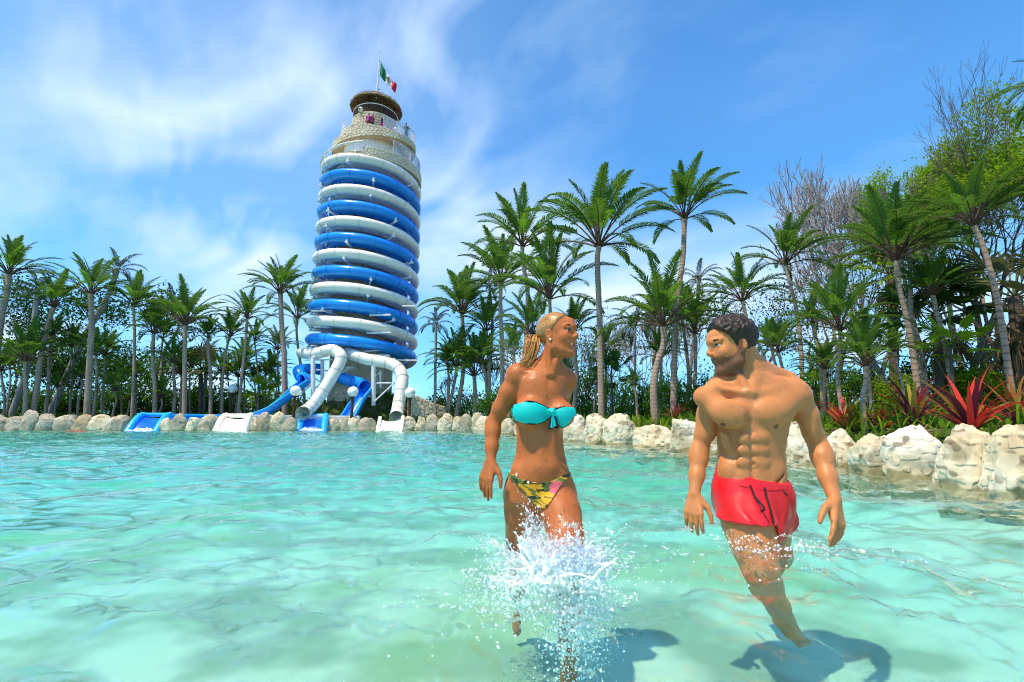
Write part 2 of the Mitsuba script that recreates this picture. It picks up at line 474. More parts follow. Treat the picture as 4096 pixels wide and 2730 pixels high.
obj('stone_parapet_facing', mikit.ply(join(stones(.42 * 4.55, 2.2 * 4.55, 23.2, 24.18, .34, 6, lambda u, v, o: around(4.56)(u / 4.55, v, o), .018, .035)), 'mat_tower_stone_pale'), tower, kind='stuff')
obj('stone_parapet_facing', mikit.ply(join(stones(-2.2 * 4.5, -1.1 * 4.5, 23.3, 23.8, .3, 16, lambda u, v, o: around(4.51)(u / 4.5, v, o), .018, .035)), 'mat_tower_stone_pale'), tower, kind='stuff')


def oval_band(rx, ry, z0, z1, inner, n=72):
    pr = [(inner, z0 + .25), (1.0 - .05, z0), (1.0, z0 + .12), (1.0, z1), (.94, z1 + .03), (inner, z1 - .3)]
    a = np.arange(n) * 2 * np.pi / n + TURN
    vs = []
    for r, z in pr:
        loc = np.stack([rx * r * np.cos(a - TURN), ry * r * np.sin(a - TURN)], -1) @ np.array([[math.cos(-TURN), -math.sin(-TURN)], [math.sin(-TURN), math.cos(-TURN)]])
        vs.append(np.column_stack([TOWER + loc, np.full(n, z)]))
    v = np.vstack(vs)
    f = []
    for i in range(len(pr) - 1):
        for j in range(n):
            j2 = (j + 1) % n
            f += [[i * n + j, i * n + j2, (i + 1) * n + j2], [i * n + j, (i + 1) * n + j2, (i + 1) * n + j]]
    return v, np.array(f)


def oval_place(rx, ry):
    def place(u, v, o):
        a = np.asarray(u) - math.pi / 2
        loc = np.stack([(rx + o) * np.cos(a), (ry + o) * np.sin(a)], -1) @ np.array([[math.cos(-TURN), -math.sin(-TURN)], [math.sin(-TURN), math.cos(-TURN)]])
        return np.column_stack([TOWER + loc, v])
    return place


OV = oval_place(4.2, 3.1)
obj('middle_terrace', mikit.ply(oval_band(4.2, 3.1, 26.05, 26.75, .4), 'mat_mortar', smooth=30), tower, label='oval stone terrace that juts out on both sides near the top')
obj('middle_terrace_facing', mikit.ply(join(stones(-1.75 * 3.6, 1.75 * 3.6, 26.06, 26.76, .33, 7, lambda u, v, o: oval_place(4.2, 3.1)(u / 3.6, v, o), .016, .035)), 'mat_tower_stone_pale'), tower, kind='stuff')
obj('upper_terrace', mikit.ply(at_tower(lathe([(2.0, 26.5), (3.12, 26.5), (3.12, 27.3), (2.9, 27.33), (2.9, 26.9), (2.0, 26.9)], 64)), 'mat_mortar', smooth=30), tower)
obj('upper_terrace_facing', mikit.ply(join(stones(-1.6 * 3.13, 1.6 * 3.13, 26.5, 27.34, .33, 8, lambda u, v, o: around(3.13)(u / 3.13, v + .28 * np.exp(-((u / 3.13 + .03) / .14) ** 2) * (v > 27.0), o), .016, .035)), 'mat_tower_stone_pale'), tower, kind='stuff')
obj('top_wall', mikit.ply(with_opening([(2.15, 26.6), (2.12, 29.1), (2.14, 29.3)], .42, 26.8, 28.65, .34, 1.4), 'mat_mortar', smooth=30), tower)
obj('top_wall_facing', mikit.ply(join(stones(-1.6 * 2.16, 1.6 * 2.16, 26.9, 29.3, .33, 9, lambda u, v, o: around(2.15)(u / 2.16, v, o), .016, .035, skip=lambda u, v: .55 < u < 1.25 and v < 28.6)), 'mat_tower_stone_pale'), tower, kind='stuff')

# railings: real bars, too fine to part
mat('rail_bar', principled((.62, .66, .72), 0.4, 0.5, metallic=.3))


def railing(radius, u0, u1, z0, z1, h, top_r=.035, ry=None, step=.11, place=None):
    n = max(3, int(abs(u1 - u0) * radius / step))
    u = np.linspace(u0, u1, n)
    pl = place or around(radius, ry=ry)
    foot, head = pl(u, np.linspace(z0, z1, n), 0 * u), pl(u, np.linspace(z0, z1, n) + h, 0 * u)
    return join([bar(a, b, .032) for a, b in zip(foot, head)] + [tube(head, top_r, 6), tube(foot + [0, 0, .06], .02, 5)])


for args in ((4.42, -2.3, -.95, 23.75, 23.9, 1.35), (4.42, 1.0, 2.3, 24.2, 24.2, 1.2)):
    obj('railing', mikit.ply(railing(*args), 'mat_rail_bar', smooth=30), tower)
for u0, u1 in ((-2.0, -1.05), (1.0, 2.0)):
    obj('railing', mikit.ply(railing(3.6, u0, u1, 26.76, 26.76, 1.15, place=oval_place(4.1, 3.0)), 'mat_rail_bar', smooth=30), tower)
for u0, u1, h in ((-1.9, -.38, 1.15), (.85, 1.9, 1.15)):
    obj('railing', mikit.ply(railing(3.05, u0, u1, 27.33, 27.33, h), 'mat_rail_bar', smooth=30), tower)
obj('landing_rail', mikit.ply(join([tube(arc_path(4.62, -1.55, .42, 23.8, 24.55, 50), .10, 10)] + [bar(around(4.6)(np.array([u]), np.array([23.4]), np.zeros(1))[0], around(4.6)(np.array([u]), np.array([24.2 + .25 * u]), np.zeros(1))[0], .06) for u in (-1.5, -1.1, .3)]), 'mat_white_steel', smooth=40), tower, label='thick white curved rail over the slide entrance')
# lookout under the thatch: upright slats, white hand rail
n = 84
ua = np.linspace(-math.pi, math.pi, n, endpoint=False)
ft, hd = around(2.08)(ua, np.full(n, 29.3), 0 * ua), around(2.08)(ua, np.full(n, 30.12), 0 * ua)
sl = obj('slat_balustrade', mikit.ply(at_tower(lathe([(2.03, 29.32), (2.03, 29.42)], 48)), 'mat_slat_wood', smooth=40), tower, label='dark upright slats round the lookout under the thatch')
for a, b, u in zip(ft, hd, ua):
    if abs(u) < 1.75:
        obj('slat', mikit.ply(bar(a, b, .085, .03, up=(math.cos(u - math.pi / 2 + TURN), math.sin(u - math.pi / 2 + TURN), 0)), 'mat_slat_wood'), sl)
obj('hand_rail', mikit.ply(tube(arc_path(2.08, -math.pi, math.pi, 30.17, 30.17, 73), .055, 8, caps=False), 'mat_white_steel', smooth=True), tower, label='white hand rail on top of the dark slats')
for k in range(8):
    u = k * math.pi / 4 + .2
    a = around(1.85)(np.array([u, u]), np.array([29.3, 31.1]), np.zeros(2))
    obj('roof_post', mikit.ply(tube(a, .07, 8), 'mat_dark_wood', smooth=40), tower)
roof = obj('thatched_roof', mikit.ply(at_tower(lathe([(.02, 32.6), (1.25, 31.8), (2.38, 30.98)], 40)), 'mat_thatch', smooth=True), tower, label='round roof of brown palm thatch with a ragged brim')
rng = np.random.default_rng(12)
tv = []
for _ in range(1300):                                           # the thatch itself, blade by blade
    u, r0 = rng.uniform(-math.pi, math.pi), 2.15 * math.sqrt(rng.uniform(.02, 1.0))
    l, w = rng.uniform(.25, .5), rng.uniform(.02, .05)
    z0 = 32.75 - (r0 / 2.46) * 1.62 + rng.uniform(0, .12)
    r1 = min(r0 + l * .75, 2.5)
    a, b = around(r0)(np.array([u - w / r0, u + w / r0]), np.full(2, z0), np.zeros(2)), around(r1)(np.array([u + w * .4]), np.array([z0 - l * rng.uniform(.30, .48)]), np.zeros(1))
    tv.append((np.vstack([a, b]), np.array([[0, 1, 2]])))
for _ in range(900):                                            # fringe of the brim
    u = rng.uniform(-math.pi, math.pi)
    w, l = rng.uniform(.02, .045), rng.uniform(.08, .24)
    a, b = around(2.38 + rng.uniform(-.08, .1))(np.array([u - w, u + w]), np.full(2, 31.05 + rng.uniform(-.05, .1)), np.zeros(2)), around(2.44 + rng.uniform(-.05, .1))(np.array([u + rng.uniform(-.05, .05)]), np.array([31.05 - l]), np.zeros(1))
    tv.append((np.vstack([a, b]), np.array([[0, 1, 2]])))
obj('thatch_blades', mikit.ply(join(tv), 'mat_thatch_top'), roof, kind='stuff')
for k in range(12):
    u = k * math.pi / 6
    obj('rafter', mikit.ply(bar(around(.1)(np.array([u]), np.array([32.45]), np.zeros(1))[0], around(2.3)(np.array([u]), np.array([30.93]), np.zeros(1))[0], .07, .10), 'mat_rafter'), roof)
mat('lamp_globe', principled(proc(lambda p, n, uv: mix((.86, .86, .84), (.62, .60, .55), smoothstep(.5, .78, fbm(p.x * 4, p.y * 4, p.z * 4, 3)))), 0.4, 0.5))
mat('dark_metal', principled((.03, .03, .03), 0.5))


def ball(c, r, sub=2, squash=1.0):
    m = trimesh.creation.icosphere(subdivisions=sub, radius=r)
    return np.array(m.vertices) * [1, 1, squash] + np.asarray(c, float), np.array(m.faces)


sp = around(2.2)(np.array([-.06]), np.array([29.52]), np.zeros(1))[0]
spk = obj('round_light', mikit.ply(ball(sp, .24), 'mat_lamp_globe', smooth=True), tower, label='round white lamp with a dark middle on the lookout')
toward = unit(np.array([sp[0], sp[1], 0]) - [*TOWER, 0])
obj('lamp_eye', mikit.ply(ball(sp + toward * .17 - [0, 0, .05], .1, 1), 'mat_dark_metal', smooth=True), spk)
for u, z in ((-.95, 27.5), (1.25, 27.6)):
    obj('terrace_globe', mikit.ply(ball(around(3.0)(np.array([u]), np.array([z]), np.zeros(1))[0], .23), 'mat_lamp_globe', smooth=True), tower)

# flag pole and flag
pole = thing('flag_pole', 'tall white flag pole with a thin lightning rod on the thatched tower roof', 'flag pole')
PX, PY = TOWER[0] - .05, TOWER[1]
obj('pole', mikit.ply(tube([(PX, PY, 32.3), (PX + .02, PY, 34.5), (PX + .03, PY, 36.9)], [.085, .075, .06], 10), 'mat_white_steel', smooth=40), pole)
obj('rod', mikit.ply(join([tube([(PX + .03, PY, 36.9), (PX + .06, PY, 39.5)], [.035, .02], 6), ball((PX + .05, PY, 37.7), .07, 1), ball((PX + .05, PY, 37.45), .05, 1)]), 'mat_white_steel', smooth=40), pole)
obj('halyard', mikit.ply(tube([(PX + .12, PY - .02, 33.2), (PX + .16, PY - .02, 36.5)], .012, 4), 'mat_white_steel'), pole)
obj('cleat', mikit.ply(bar((PX, PY - .02, 33.3), (PX + .26, PY - .02, 33.25), .06), 'mat_dark_metal'), pole)
obj('pulley', mikit.ply(bar((PX + .03, PY, 36.45), (PX + .24, PY, 36.4), .05), 'mat_dark_metal'), pole)
flag = thing('flag', 'green, white and red flag with a small eagle emblem drooping from the pole', 'flag')
corner = lambda x, y, k: np.array([PX + x, PY - .15 + k, y])
top = smooth_line([corner(.27, 36.25, 0), corner(.80, 35.2, -.18), corner(1.42, 34.35, .12), corner(1.95, 33.75, -.05)], 37)
bot = smooth_line([corner(.24, 34.75, .0), corner(.78, 34.05, .2), corner(1.45, 33.2, -.12), corner(1.88, 32.72, .08)], 37)
mat('flag_green', principled((.0, .16, .065), 0.75))
mat('flag_white', principled((.78, .78, .78), 0.75))
mat('flag_red', principled((.62, .015, .04), 0.75))
for name, a, b, m in (('green_stripe', 0, 12, 'flag_green'), ('white_stripe', 12, 24, 'flag_white'), ('red_stripe', 24, 36, 'flag_red')):
    rows = []
    for i in range(a, b + 1):
        for t in np.linspace(0, 1, 9):
            w = .09 * math.sin(i * .55 + 3.0 * t) * min(1, i / 8)
            rows.append(top[i] * (1 - t) + bot[i] * t + np.array([.25 * w, w, 0]))
    k = b - a + 1
    f = [q for i in range(k - 1) for j in range(8) for q in ([i * 9 + j, i * 9 + j + 1, (i + 1) * 9 + j + 1], [i * 9 + j, (i + 1) * 9 + j + 1, (i + 1) * 9 + j])]
    obj(name, mikit.ply((np.array(rows), np.array(f)), 'mat_' + m, smooth=True), flag)
mat('emblem', principled((.13, .09, .045), 0.75))
ec = (top[18] + bot[18]) / 2 + np.array([0, -.14, .03])
eagle = np.array([(-.20, .10), (-.05, .17), (.02, .27), (.10, .25), (.09, .16), (.17, .06), (.15, -.08), (.05, -.16), (-.08, -.12), (-.17, -.02)]) * 1.05
ev = np.vstack([np.array([ec[0] + x, ec[1] - .01, ec[2] + y - .9 * x]) for x, y in eagle] + [ec + [0, -.015, 0]])
obj('emblem', mikit.ply((ev, np.array([[i, (i + 1) % 10, 10] for i in range(10)])), 'mat_emblem'), flag, label='brown eagle emblem in the middle of the white stripe')
wr = [ec + np.array([.27 * math.cos(t), -.02, .27 * math.sin(t) - .9 * .27 * math.cos(t)]) for t in np.linspace(math.pi * 1.08, math.pi * 1.92, 14)]
obj('wreath', mikit.ply(tube(wr, .03, 5), 'mat_flag_green'), flag)

# ---------------------------------------------------------------- the four tube slides
TURN_DROP = 2.92


def slide_curve(radius, front_z, u0, u1, n):
    """Centre line: front_z is the height where it first passes the front (u = 0); u grows to the right, going down."""
    u = np.linspace(u0, u1, n)
    r = radius - .012 * np.maximum(0, front_z - TURN_DROP * u / (2 * math.pi) - 7)
    a = u - math.pi / 2 + TURN
    return np.stack([TOWER[0] + r * np.cos(a), TOWER[1] + r * np.sin(a), front_z - TURN_DROP * u / (2 * math.pi)], -1), u


def ring_at(p, t, r, w):
    """A flange: a short fat ring round the tube."""
    return tube([p - t * w, p - t * w * .9, p + t * w * .9, p + t * w], [r * .96, r, r, r * .96], 20, caps=False)


def make_slide(colour, radius, front_z, u0, u1, label, r=.43, every=.52, extra=None):
    s = thing(f'{colour}_tube_slide', label, 'water slide', 'tube slides winding round the tower')
    mt, jm = ('mat_white_gelcoat', 'mat_joint') if colour == 'white' else ('mat_blue_gelcoat', 'mat_blue_joint')
    c, u = slide_curve(radius, front_z, u0, u1, int((u1 - u0) / .075))
    rr = np.full(len(c), r)
    if radius > 4:
        rr[:6] = r * np.linspace(.72, 1, 6)
    obj('spiral', mikit.ply(tube(c, rr, 20), mt, smooth=50), s)
    # bolted flanges where the sections meet, every few metres
    t = np.gradient(c, axis=0)
    k = 0
    step = int(every / .075)
    for i in range(step, len(c) - 2, step):
        front = math.cos(u[i]) > -.25
        if front:
            obj('joint_ring', mikit.ply(ring_at(c[i], unit(t[i]), r + .03, .020), jm, smooth=40), s)
    seam = c + (c - [*TOWER, 0]) * [1, 1, 0] * (-.02 / radius) + [0, 0, r + .005]
    obj('seam', mikit.ply(tube(seam, [.018] * len(c), 5), jm), s)
    return s


SL = [make_slide('white', 4.40, 23.34, -1.45, 5 * 2 * math.pi + 2.6, 'white tube slide on the outside of the spiral ending at the right hand white mouth'),
      make_slide('white', 3.35, 23.38, -1.0, 5 * 2 * math.pi + 2.6, 'white tube slide on the inside of the spiral ending at the left hand white mouth'),
      make_slide('blue', 4.40, 21.86, -1.6, 5 * 2 * math.pi + 2.9, 'blue tube slide on the outside of the spiral ending in the left hand blue flume'),
      make_slide('blue', 3.35, 21.90, -1.6, 5 * 2 * math.pi + 2.9, 'blue tube slide on the inside of the spiral ending in the right hand blue flume')]
# steel arms that carry the tubes
for k in range(24):
    for base in (23.34, 21.86):
        u = -1.2 + k * 1.35 + (.5 if base < 22 else 0)
        while math.cos(u) < -.15 and u < 40:
            u += .9
        z = base - TURN_DROP * u / (2 * math.pi) - .52
        if u > 33.5 or z < 6.0:
            continue
        p0 = around(2.66)(np.array([u]), np.array([z - .15]), np.zeros(1))[0]
        p1 = around(4.72)(np.array([u]), np.array([z - .05]), np.zeros(1))[0]
        p2 = around(4.3)(np.array([u + .02]), np.array([z + .12]), np.zeros(1))[0]
        out = around(4.55)(np.array([u]), np.array([z - .05]), np.zeros(1))[0]
        side = unit(np.cross([0, 0, 1], p1 - p0))
        obj('support_arm', mikit.ply(join([bar(p0, p1, .10, .14), bar(out - [0, 0, .02], out + [0, 0, .34], .13, .13), bar(out - side * .16 + [0, 0, .06], out + side * .16 + [0, 0, .06], .07)]), 'mat_white_steel'), tower)


def Z1(x, y): return 1100 + x / 1.743, 100 + y / 1.743
def Z2(x, y): return 1100 + x / 1.743, 900 + y / 1.743
def ZL(x, y): return x / 1.7424, 850 + y / 1.7424


def path_px(pts, z=Z2, n=60):
    return smooth_line([at(*z(x, y), d) for x, y, d in pts], n)


def run_out(s, pts, colour, r=.45, rings=9, n=64, open_end=True):
    mt, jm = ('mat_white_gelcoat', 'mat_joint') if colour == 'white' else ('mat_blue_gelcoat', 'mat_blue_joint')
    c = path_px(pts, n=n)
    obj('run_out', mikit.ply(tube(c, np.full(n, r), 24, caps=not open_end), mt, smooth=60), s)
    if open_end:
        obj('mouth_lining', mikit.ply((lambda m: (m[0], m[1][:, ::-1]))(tube(c[-14:], np.full(14, r - .05), 24, caps=False)), mt, smooth=60), s)
        obj('mouth_rim', mikit.ply(ring_at(c[-1], unit(c[-1] - c[-3]), r + .045, .05), mt, smooth=40), s)
    t = np.gradient(c, axis=0)
    for i in np.linspace(4, n - 6, rings).astype(int):
        obj('joint_ring', mikit.ply(ring_at(c[i], unit(t[i]), r + .035, .03), jm, smooth=40), s)
    return c


run_out(SL[1], [(185, 893, 38.6), (240, 896, 37.6), (300, 895, 36.8), (350, 880, 36.5), (405, 873, 36.3), (458, 912, 36.0), (447, 970, 35.8), (385, 1080, 35.3), (315, 1190, 34.8), (262, 1258, 34.4), (222, 1292, 33.8), (196, 1312, 32.9)], 'white')
run_out(SL[0], [(505, 893, 37.6), (560, 912, 36.9), (640, 938, 36.6), (720, 952, 36.4), (800, 968, 36.2), (865, 1008, 35.9), (889, 1075, 35.5), (878, 1160, 35.1), (864, 1240, 34.8), (854, 1298, 34.3), (846, 1340, 33.4)], 'white', r=.46)
run_out(SL[2], [(330, 1010, 39.0), (270, 1005, 38.6), (200, 1010, 38.0), (165, 1020, 37.6), (185, 1060, 37.2), (215, 1078, 36.8), (190, 1085, 36.5)], 'blue', r=.46, rings=4)
run_out(SL[3], [(400, 1035, 38.4), (450, 1062, 37.8), (520, 1088, 37.2), (580, 1102, 36.9), (622, 1125, 36.4)], 'blue', r=.46, rings=4)


def flume(s, pts, w, depth, name='flume'):
    """An open half pipe along a path, with thick rolled edges."""
    c = path_px(pts, n=40)
    t = np.gradient(c, axis=0)
    a = np.linspace(-math.pi * .5, math.pi * .5, 11)
    rows, l, r = [], [], []
    for p, q in zip(c, t):
        side = unit(np.cross(q, [0, 0, 1]))
        up = unit(np.cross(side, q))
        row = [p + side * w * math.sin(x) - up * depth * math.cos(x) for x in a]
        row += [p + side * (w + .05) * math.sin(x) - up * (depth + .05) * math.cos(x) for x in a[::-1]]
        rows.append(row)
        l.append(row[0])
        r.append(row[10])
    k = 22
    v = np.array(rows).reshape(-1, 3)
    f = [q for i in range(len(c) - 1) for j in range(k) for q in ([i * k + j, (i + 1) * k + (j + 1) % k, i * k + (j + 1) % k], [i * k + j, (i + 1) * k + j, (i + 1) * k + (j + 1) % k])]
    obj(name, mikit.ply((v, np.array(f)), 'mat_blue_gelcoat', smooth=50), s)
    for e in (l, r):
        obj('rolled_edge', mikit.ply(tube(e, .07, 8), 'mat_lagoon_gelcoat', smooth=40), s)


flume(SL[2], [(200, 1085, 36.6), (150, 1120, 36.2), (60, 1195, 35.6), (-60, 1280, 35.0), (-150, 1318, 34.7), (-200, 1330, 34.6)], .62, .5)
flume(SL[3], [(628, 1122, 36.5), (605, 1165, 36.1), (560, 1240, 35.6), (520, 1310, 35.1), (490, 1350, 34.7)], .62, .5)
for x, y0, y1, d, r in ((265, 925, 1185, 36.6, .17), (330, 940, 1110, 37.6, .15), (686, 958, 1235, 36.3, .16), (735, 1020, 1110, 37.0, .07)):
    obj('support_column', mikit.ply(tube([at(*Z2(x, y1 + 25), d), at(*Z2(x, y0), d)], r, 14), 'mat_white_steel', smooth=40), tower)
for a, b in (((690, 1105, 36.4), (835, 1103, 36.2)), ((695, 1230, 36.2), (830, 1105, 36.2)), ((640, 1195, 36.6), (700, 1200, 36.3)), ((265, 1060, 36.6), (335, 1110, 37.4)), ((265, 1150, 36.6), (345, 1085, 37.4)), ((190, 1170, 36.9), (262, 1105, 36.6)), ((290, 1170, 36.5), (300, 1185, 35.0)),
             ((470, 1030, 36.3), (545, 985, 38.0)), ((500, 995, 36.3), (575, 1000, 38.2)), ((690, 1060, 36.4), (735, 1025, 37)), ((290, 1010, 36.6), (385, 1020, 37.4)), ((210, 945, 37.6), (400, 940, 36.6))):
    obj('brace', mikit.ply(tube([at(*Z2(a[0], a[1]), a[2]), at(*Z2(b[0], b[1]), b[2])], .06, 8), 'mat_white_steel', smooth=40), tower)
for x0, y0, x1, y1, d in ((620, 885, 745, 872, 37.5), (660, 632, 808, 627, 37.2), (640, 757, 808, 750, 37.2), (825, 943, 1000, 945, 38.5), (640, 905, 800, 912, 37.8), (885, 566, 985, 566, 38.2), (255, 600, 400, 602, 37.6), (275, 712, 380, 716, 37.6)):
    obj('brace', mikit.ply(bar(at(*Z2(x0, y0), d), at(*Z2(x1, y1), d), .13, .13), 'mat_white_steel'), tower)

# ---------------------------------------------------------------- ramps where the slides enter the lagoon, and the wall behind
mat('wet_blue', principled((.006, .13, .68), 0.16, 0.6))
mat('foam', {'type': 'twosided', 'bsdf': {'type': 'principled', 'base_color': rgb(.88, .93, .94), 'roughness': .35, 'specular': .5}})


def ramp(name, label, top, bottom, mats, lip=.21, back=33.3, front=None):
    """top and bottom: the (left, right) pixels of the two ends in the photograph; the bed curves down into the water."""
    k = thing(name, label, 'slide ramp')
    b0, b1 = atz(*bottom[0]) - [0, 0, .05], atz(*bottom[1]) - [0, 0, .05]
    t0, t1 = at(*top[0], b0[1] + 1.7), at(*top[1], b1[1] + 1.7)
    curve = lambda a, b, s: a * (1 - s) + b * s + np.array([0, 0, .30 * math.sin(math.pi * s) * (1 - .3 * s)])
    ss = np.linspace(0, 1.04, 22)
    L, R = [curve(t0, b0, s) for s in ss], [curve(t1, b1, s) for s in ss]
    rows = []
    for a, b in zip(L, R):
        rows.append([a * (1 - q) + b * q - np.array([0, 0, .22 * math.sin(math.pi * q) ** .5]) for q in np.linspace(0, 1, 9)])
    v = np.array(rows).reshape(-1, 3)
    v = np.vstack([v, v - [0, 0, .12]])
    n0 = len(rows) * 9
    f = [q for i in range(21) for j in range(8) for q in ([i * 9 + j, (i + 1) * 9 + j, (i + 1) * 9 + j + 1], [i * 9 + j, (i + 1) * 9 + j + 1, i * 9 + j + 1])]
    f = f + [[a + n0, c + n0, b + n0] for a, b, c in f]
    obj('bed', mikit.ply((v, np.array(f)), mats[0], smooth=40), k)
    obj('lip', mikit.ply(tube(L, lip, 12), mats[1], smooth=40), k)
    obj('lip', mikit.ply(tube(R, lip, 12), mats[1], smooth=40), k)
    side = []
    for e in (L, R):
        e = np.array(e)
        lo = e.copy()
        lo[:, 2] = -.6
        m = len(e)
        side.append((np.vstack([e, lo]), np.vstack([np.array([[i, i + 1, m + i + 1], [i, m + i + 1, m + i]]) for i in range(m - 1)])))
    obj('side_wall', mikit.ply(side[0], mats[1]), k)
    obj('side_wall', mikit.ply(side[1], mats[1]), k)
    obj('top_edge', mikit.ply(tube([t0, (t0 + t1) / 2 + [0, 0, .0], t1], lip * .7, 10), mats[1], smooth=40), k)
    # churned white water at the foot
    rg = np.random.default_rng(len(label))
    fv = []
    for _ in range(240):
        q, s = rg.uniform(.03, .97), rg.uniform(.80, 1.12)
        p = curve(t0, b0, s) * (1 - q) + curve(t1, b1, s) * q
        p[2] = max(p[2] - .15, .03) + abs(rg.normal(0, .05))
        fv.append(ball(p, rg.uniform(.02, .075), 1, .6))
    obj('white_water', mikit.ply(join(fv), 'mat_foam', smooth=True), k, kind='stuff')
    return k


ramp('slide_ramp', 'wide blue slide ramp running into the lagoon, farthest to the left', (ZL(1000, 1412), ZL(1180, 1412)), (ZL(885, 1530), ZL(1085, 1530)), ('mat_wet_blue', 'mat_lagoon_gelcoat'))
ramp('slide_ramp', 'white slide ramp at the water edge between the two blue ramps', (ZL(1575, 1418), ZL(1745, 1418)), (ZL(1500, 1532), ZL(1700, 1535)), ('mat_white_gelcoat', 'mat_white_gelcoat'))
ramp('slide_ramp', 'blue slide ramp at the water edge below the left white tube', (Z2(205, 1330), Z2(355, 1330)), (Z2(160, 1440), Z2(340, 1440)), ('mat_wet_blue', 'mat_lagoon_gelcoat'))
# the white trough under the right hand tube mouth
tr = thing('slide_trough', 'white slide trough below the right hand tube mouth, pouring water', 'slide trough')
q0, q1 = atz(*Z2(702, 1442)) - [0, 0, .05], atz(*Z2(884, 1442)) - [0, 0, .05]
h0, h1 = at(*Z2(722, 1335), q0[1] + 1.0), at(*Z2(905, 1330), q1[1] + 1.0)
zt = h1[2]
rowsL = smooth_line([h0, h0 * .45 + q0 * .55 + [0, 0, .1], q0], 14)
rowsR = smooth_line([h1, h1 * .45 + q1 * .55 + [0, 0, .1], q1], 14)
bedv = np.array([[a * (1 - s) + b * s - [0, 0, .34 * math.sin(math.pi * s) ** .6 * (1 - k / 14) + .05] for s in np.linspace(.1, .9, 9)] for k, (a, b) in enumerate(zip(rowsL, rowsR))]).reshape(-1, 3)
obj('bed', mikit.ply((bedv, np.array([q for i in range(13) for j in range(8) for q in ([i * 9 + j, (i + 1) * 9 + j, (i + 1) * 9 + j + 1], [i * 9 + j, (i + 1) * 9 + j + 1, i * 9 + j + 1])])), 'mat_white_gelcoat', smooth=40), tr)
for e, s in ((rowsL, 1), (rowsR, -1)):
    w = np.array([.22 * s, 0, 0])
    v = np.vstack([e, e + w, e * [1, 1, 0] + [0, 0, -.6], (e + w) * [1, 1, 0] + [0, 0, -.6]])
    m = len(e)
    f = [q for i in range(m - 1) for a, b in ((0, 1), (2, 0), (1, 3)) for q in ([a * m + i, a * m + i + 1, b * m + i + 1], [a * m + i, b * m + i + 1, b * m + i])] + [[0, m, 3 * m], [0, 3 * m, 2 * m]]
    obj('side_wall', mikit.ply((v, np.array(f)), 'mat_white_gelcoat'), tr)
rg = np.random.default_rng(8)
obj('white_water', mikit.ply(join([ball(q0 * (1 - a) + q1 * a + [0, rg.uniform(-.3, .9), .06 + abs(rg.normal(0, .08))], rg.uniform(.02, .07), 1, .6) for a in rg.uniform(.05, .95, 200)]), 'mat_foam', smooth=True), tr, kind='stuff')
# low walls of the run-out pool behind the boulders
w1 = thing('run_out_wall', 'low blue wall along the water edge between the left blue and white ramps', 'wall')
A, B = at(*ZL(1180, 1408), 34.2), at(*ZL(1590, 1412), 34.2)
obj('body', mikit.ply(bar(A - [0, 0, .8], B - [0, 0, .8], .25, 1.5), 'mat_blue_gelcoat'), w1)
obj('coping', mikit.ply(bar(A - [0, 0, .02], B - [0, 0, .02], .36, .12), 'mat_lagoon_gelcoat'), w1)
w2 = thing('run_out_wall', 'low pale grey wall along the water edge right of the white ramp', 'wall')
A, B = at(*ZL(1740, 1413), 34.2), at(*Z2(590, 1335), 34.2)
obj('body', mikit.ply(bar(A - [0, 0, .8], B - [0, 0, .8], .25, 1.5), 'mat_white_plaster'), w2)
obj('coping', mikit.ply(bar(A - [0, 0, .02], B - [0, 0, .02], .36, .1), 'mat_white_steel'), w2)
# stone retaining wall that slopes off to the right of the tower
rw = thing('stone_wall', 'low sloping wall of pale fieldstone on the right of the tower', 'wall')
wp = np.array([at(*Z2(925, 1200), 36.5), at(*Z2(990, 1190), 36.8), at(*Z2(1090, 1240), 37.2), at(*Z2(1180, 1265), 37.6), at(*Z2(1300, 1330), 38.0)])
wl = np.linalg.norm(np.diff(wp[:, :2], axis=0), axis=1).cumsum()
wl = np.concatenate([[0], wl])
xy = lambda u: np.stack([np.interp(u, wl, wp[:, 0]), np.interp(u, wl, wp[:, 1])], -1)
tz = lambda u: np.interp(u, wl, wp[:, 2])
us = np.linspace(0, wl[-1], 20)
bv = np.vstack([np.column_stack([xy(us), 0 * us]), np.column_stack([xy(us), tz(us)]), np.column_stack([xy(us) + [0, .5], tz(us)]), np.column_stack([xy(us) + [0, .5], 0 * us])])
obj('body', mikit.ply((bv, np.array([q for i in range(19) for a in range(3) for q in ([a * 20 + i, a * 20 + i + 1, a * 20 + 21 + i], [a * 20 + i, a * 20 + 21 + i, a * 20 + 20 + i])])), 'mat_mortar'), rw)
for m in stones(0, wl[-1], .0, 2.2, .42, 23, lambda u, v, o: np.column_stack([xy(u) - np.stack([0 * o, o + .01], -1), .4 + (tz(u) - .4) * v / 2.2])):
    obj('stone', mikit.ply(m, 'mat_tower_stone_pale'), rw)

# lamp posts: dark wooden post, white globe
for px, py, d, post, label in ((1182, 1565, 33.9, 1.6, 'globe lamp on a wooden post left of the left white tube mouth'), (1412, 1568, 33.9, 1.6, 'globe lamp on a dark post in front of the right blue flume'),
                               (1640, 1572, 33.9, 1.5, 'globe lamp on a wooden post right of the right white tube mouth'), (930, 1556, 39.0, 1.7, 'globe lamp half hidden among the palms left of the blue flume')):
    g = at(px, py, d)
    lp = thing('globe_lamp', label, 'lamp post', 'globe lamps along the far shore')
    obj('globe', mikit.ply(ball(g, .38, 3), 'mat_lamp_globe', smooth=True), lp)
    obj('collar', mikit.ply((lambda m: (m[0] + [g[0], g[1], g[2] - .46], m[1]))(lathe([(.1, 0), (.17, .03), (.17, .1), (.1, .12)], 16)), 'mat_dark_metal', smooth=40), lp)
    obj('post', mikit.ply(tube([(g[0], g[1], g[2] - .4 - post - .5), (g[0], g[1], g[2] - .4)], [.12, .1], 10), 'mat_dark_wood', smooth=40), lp)

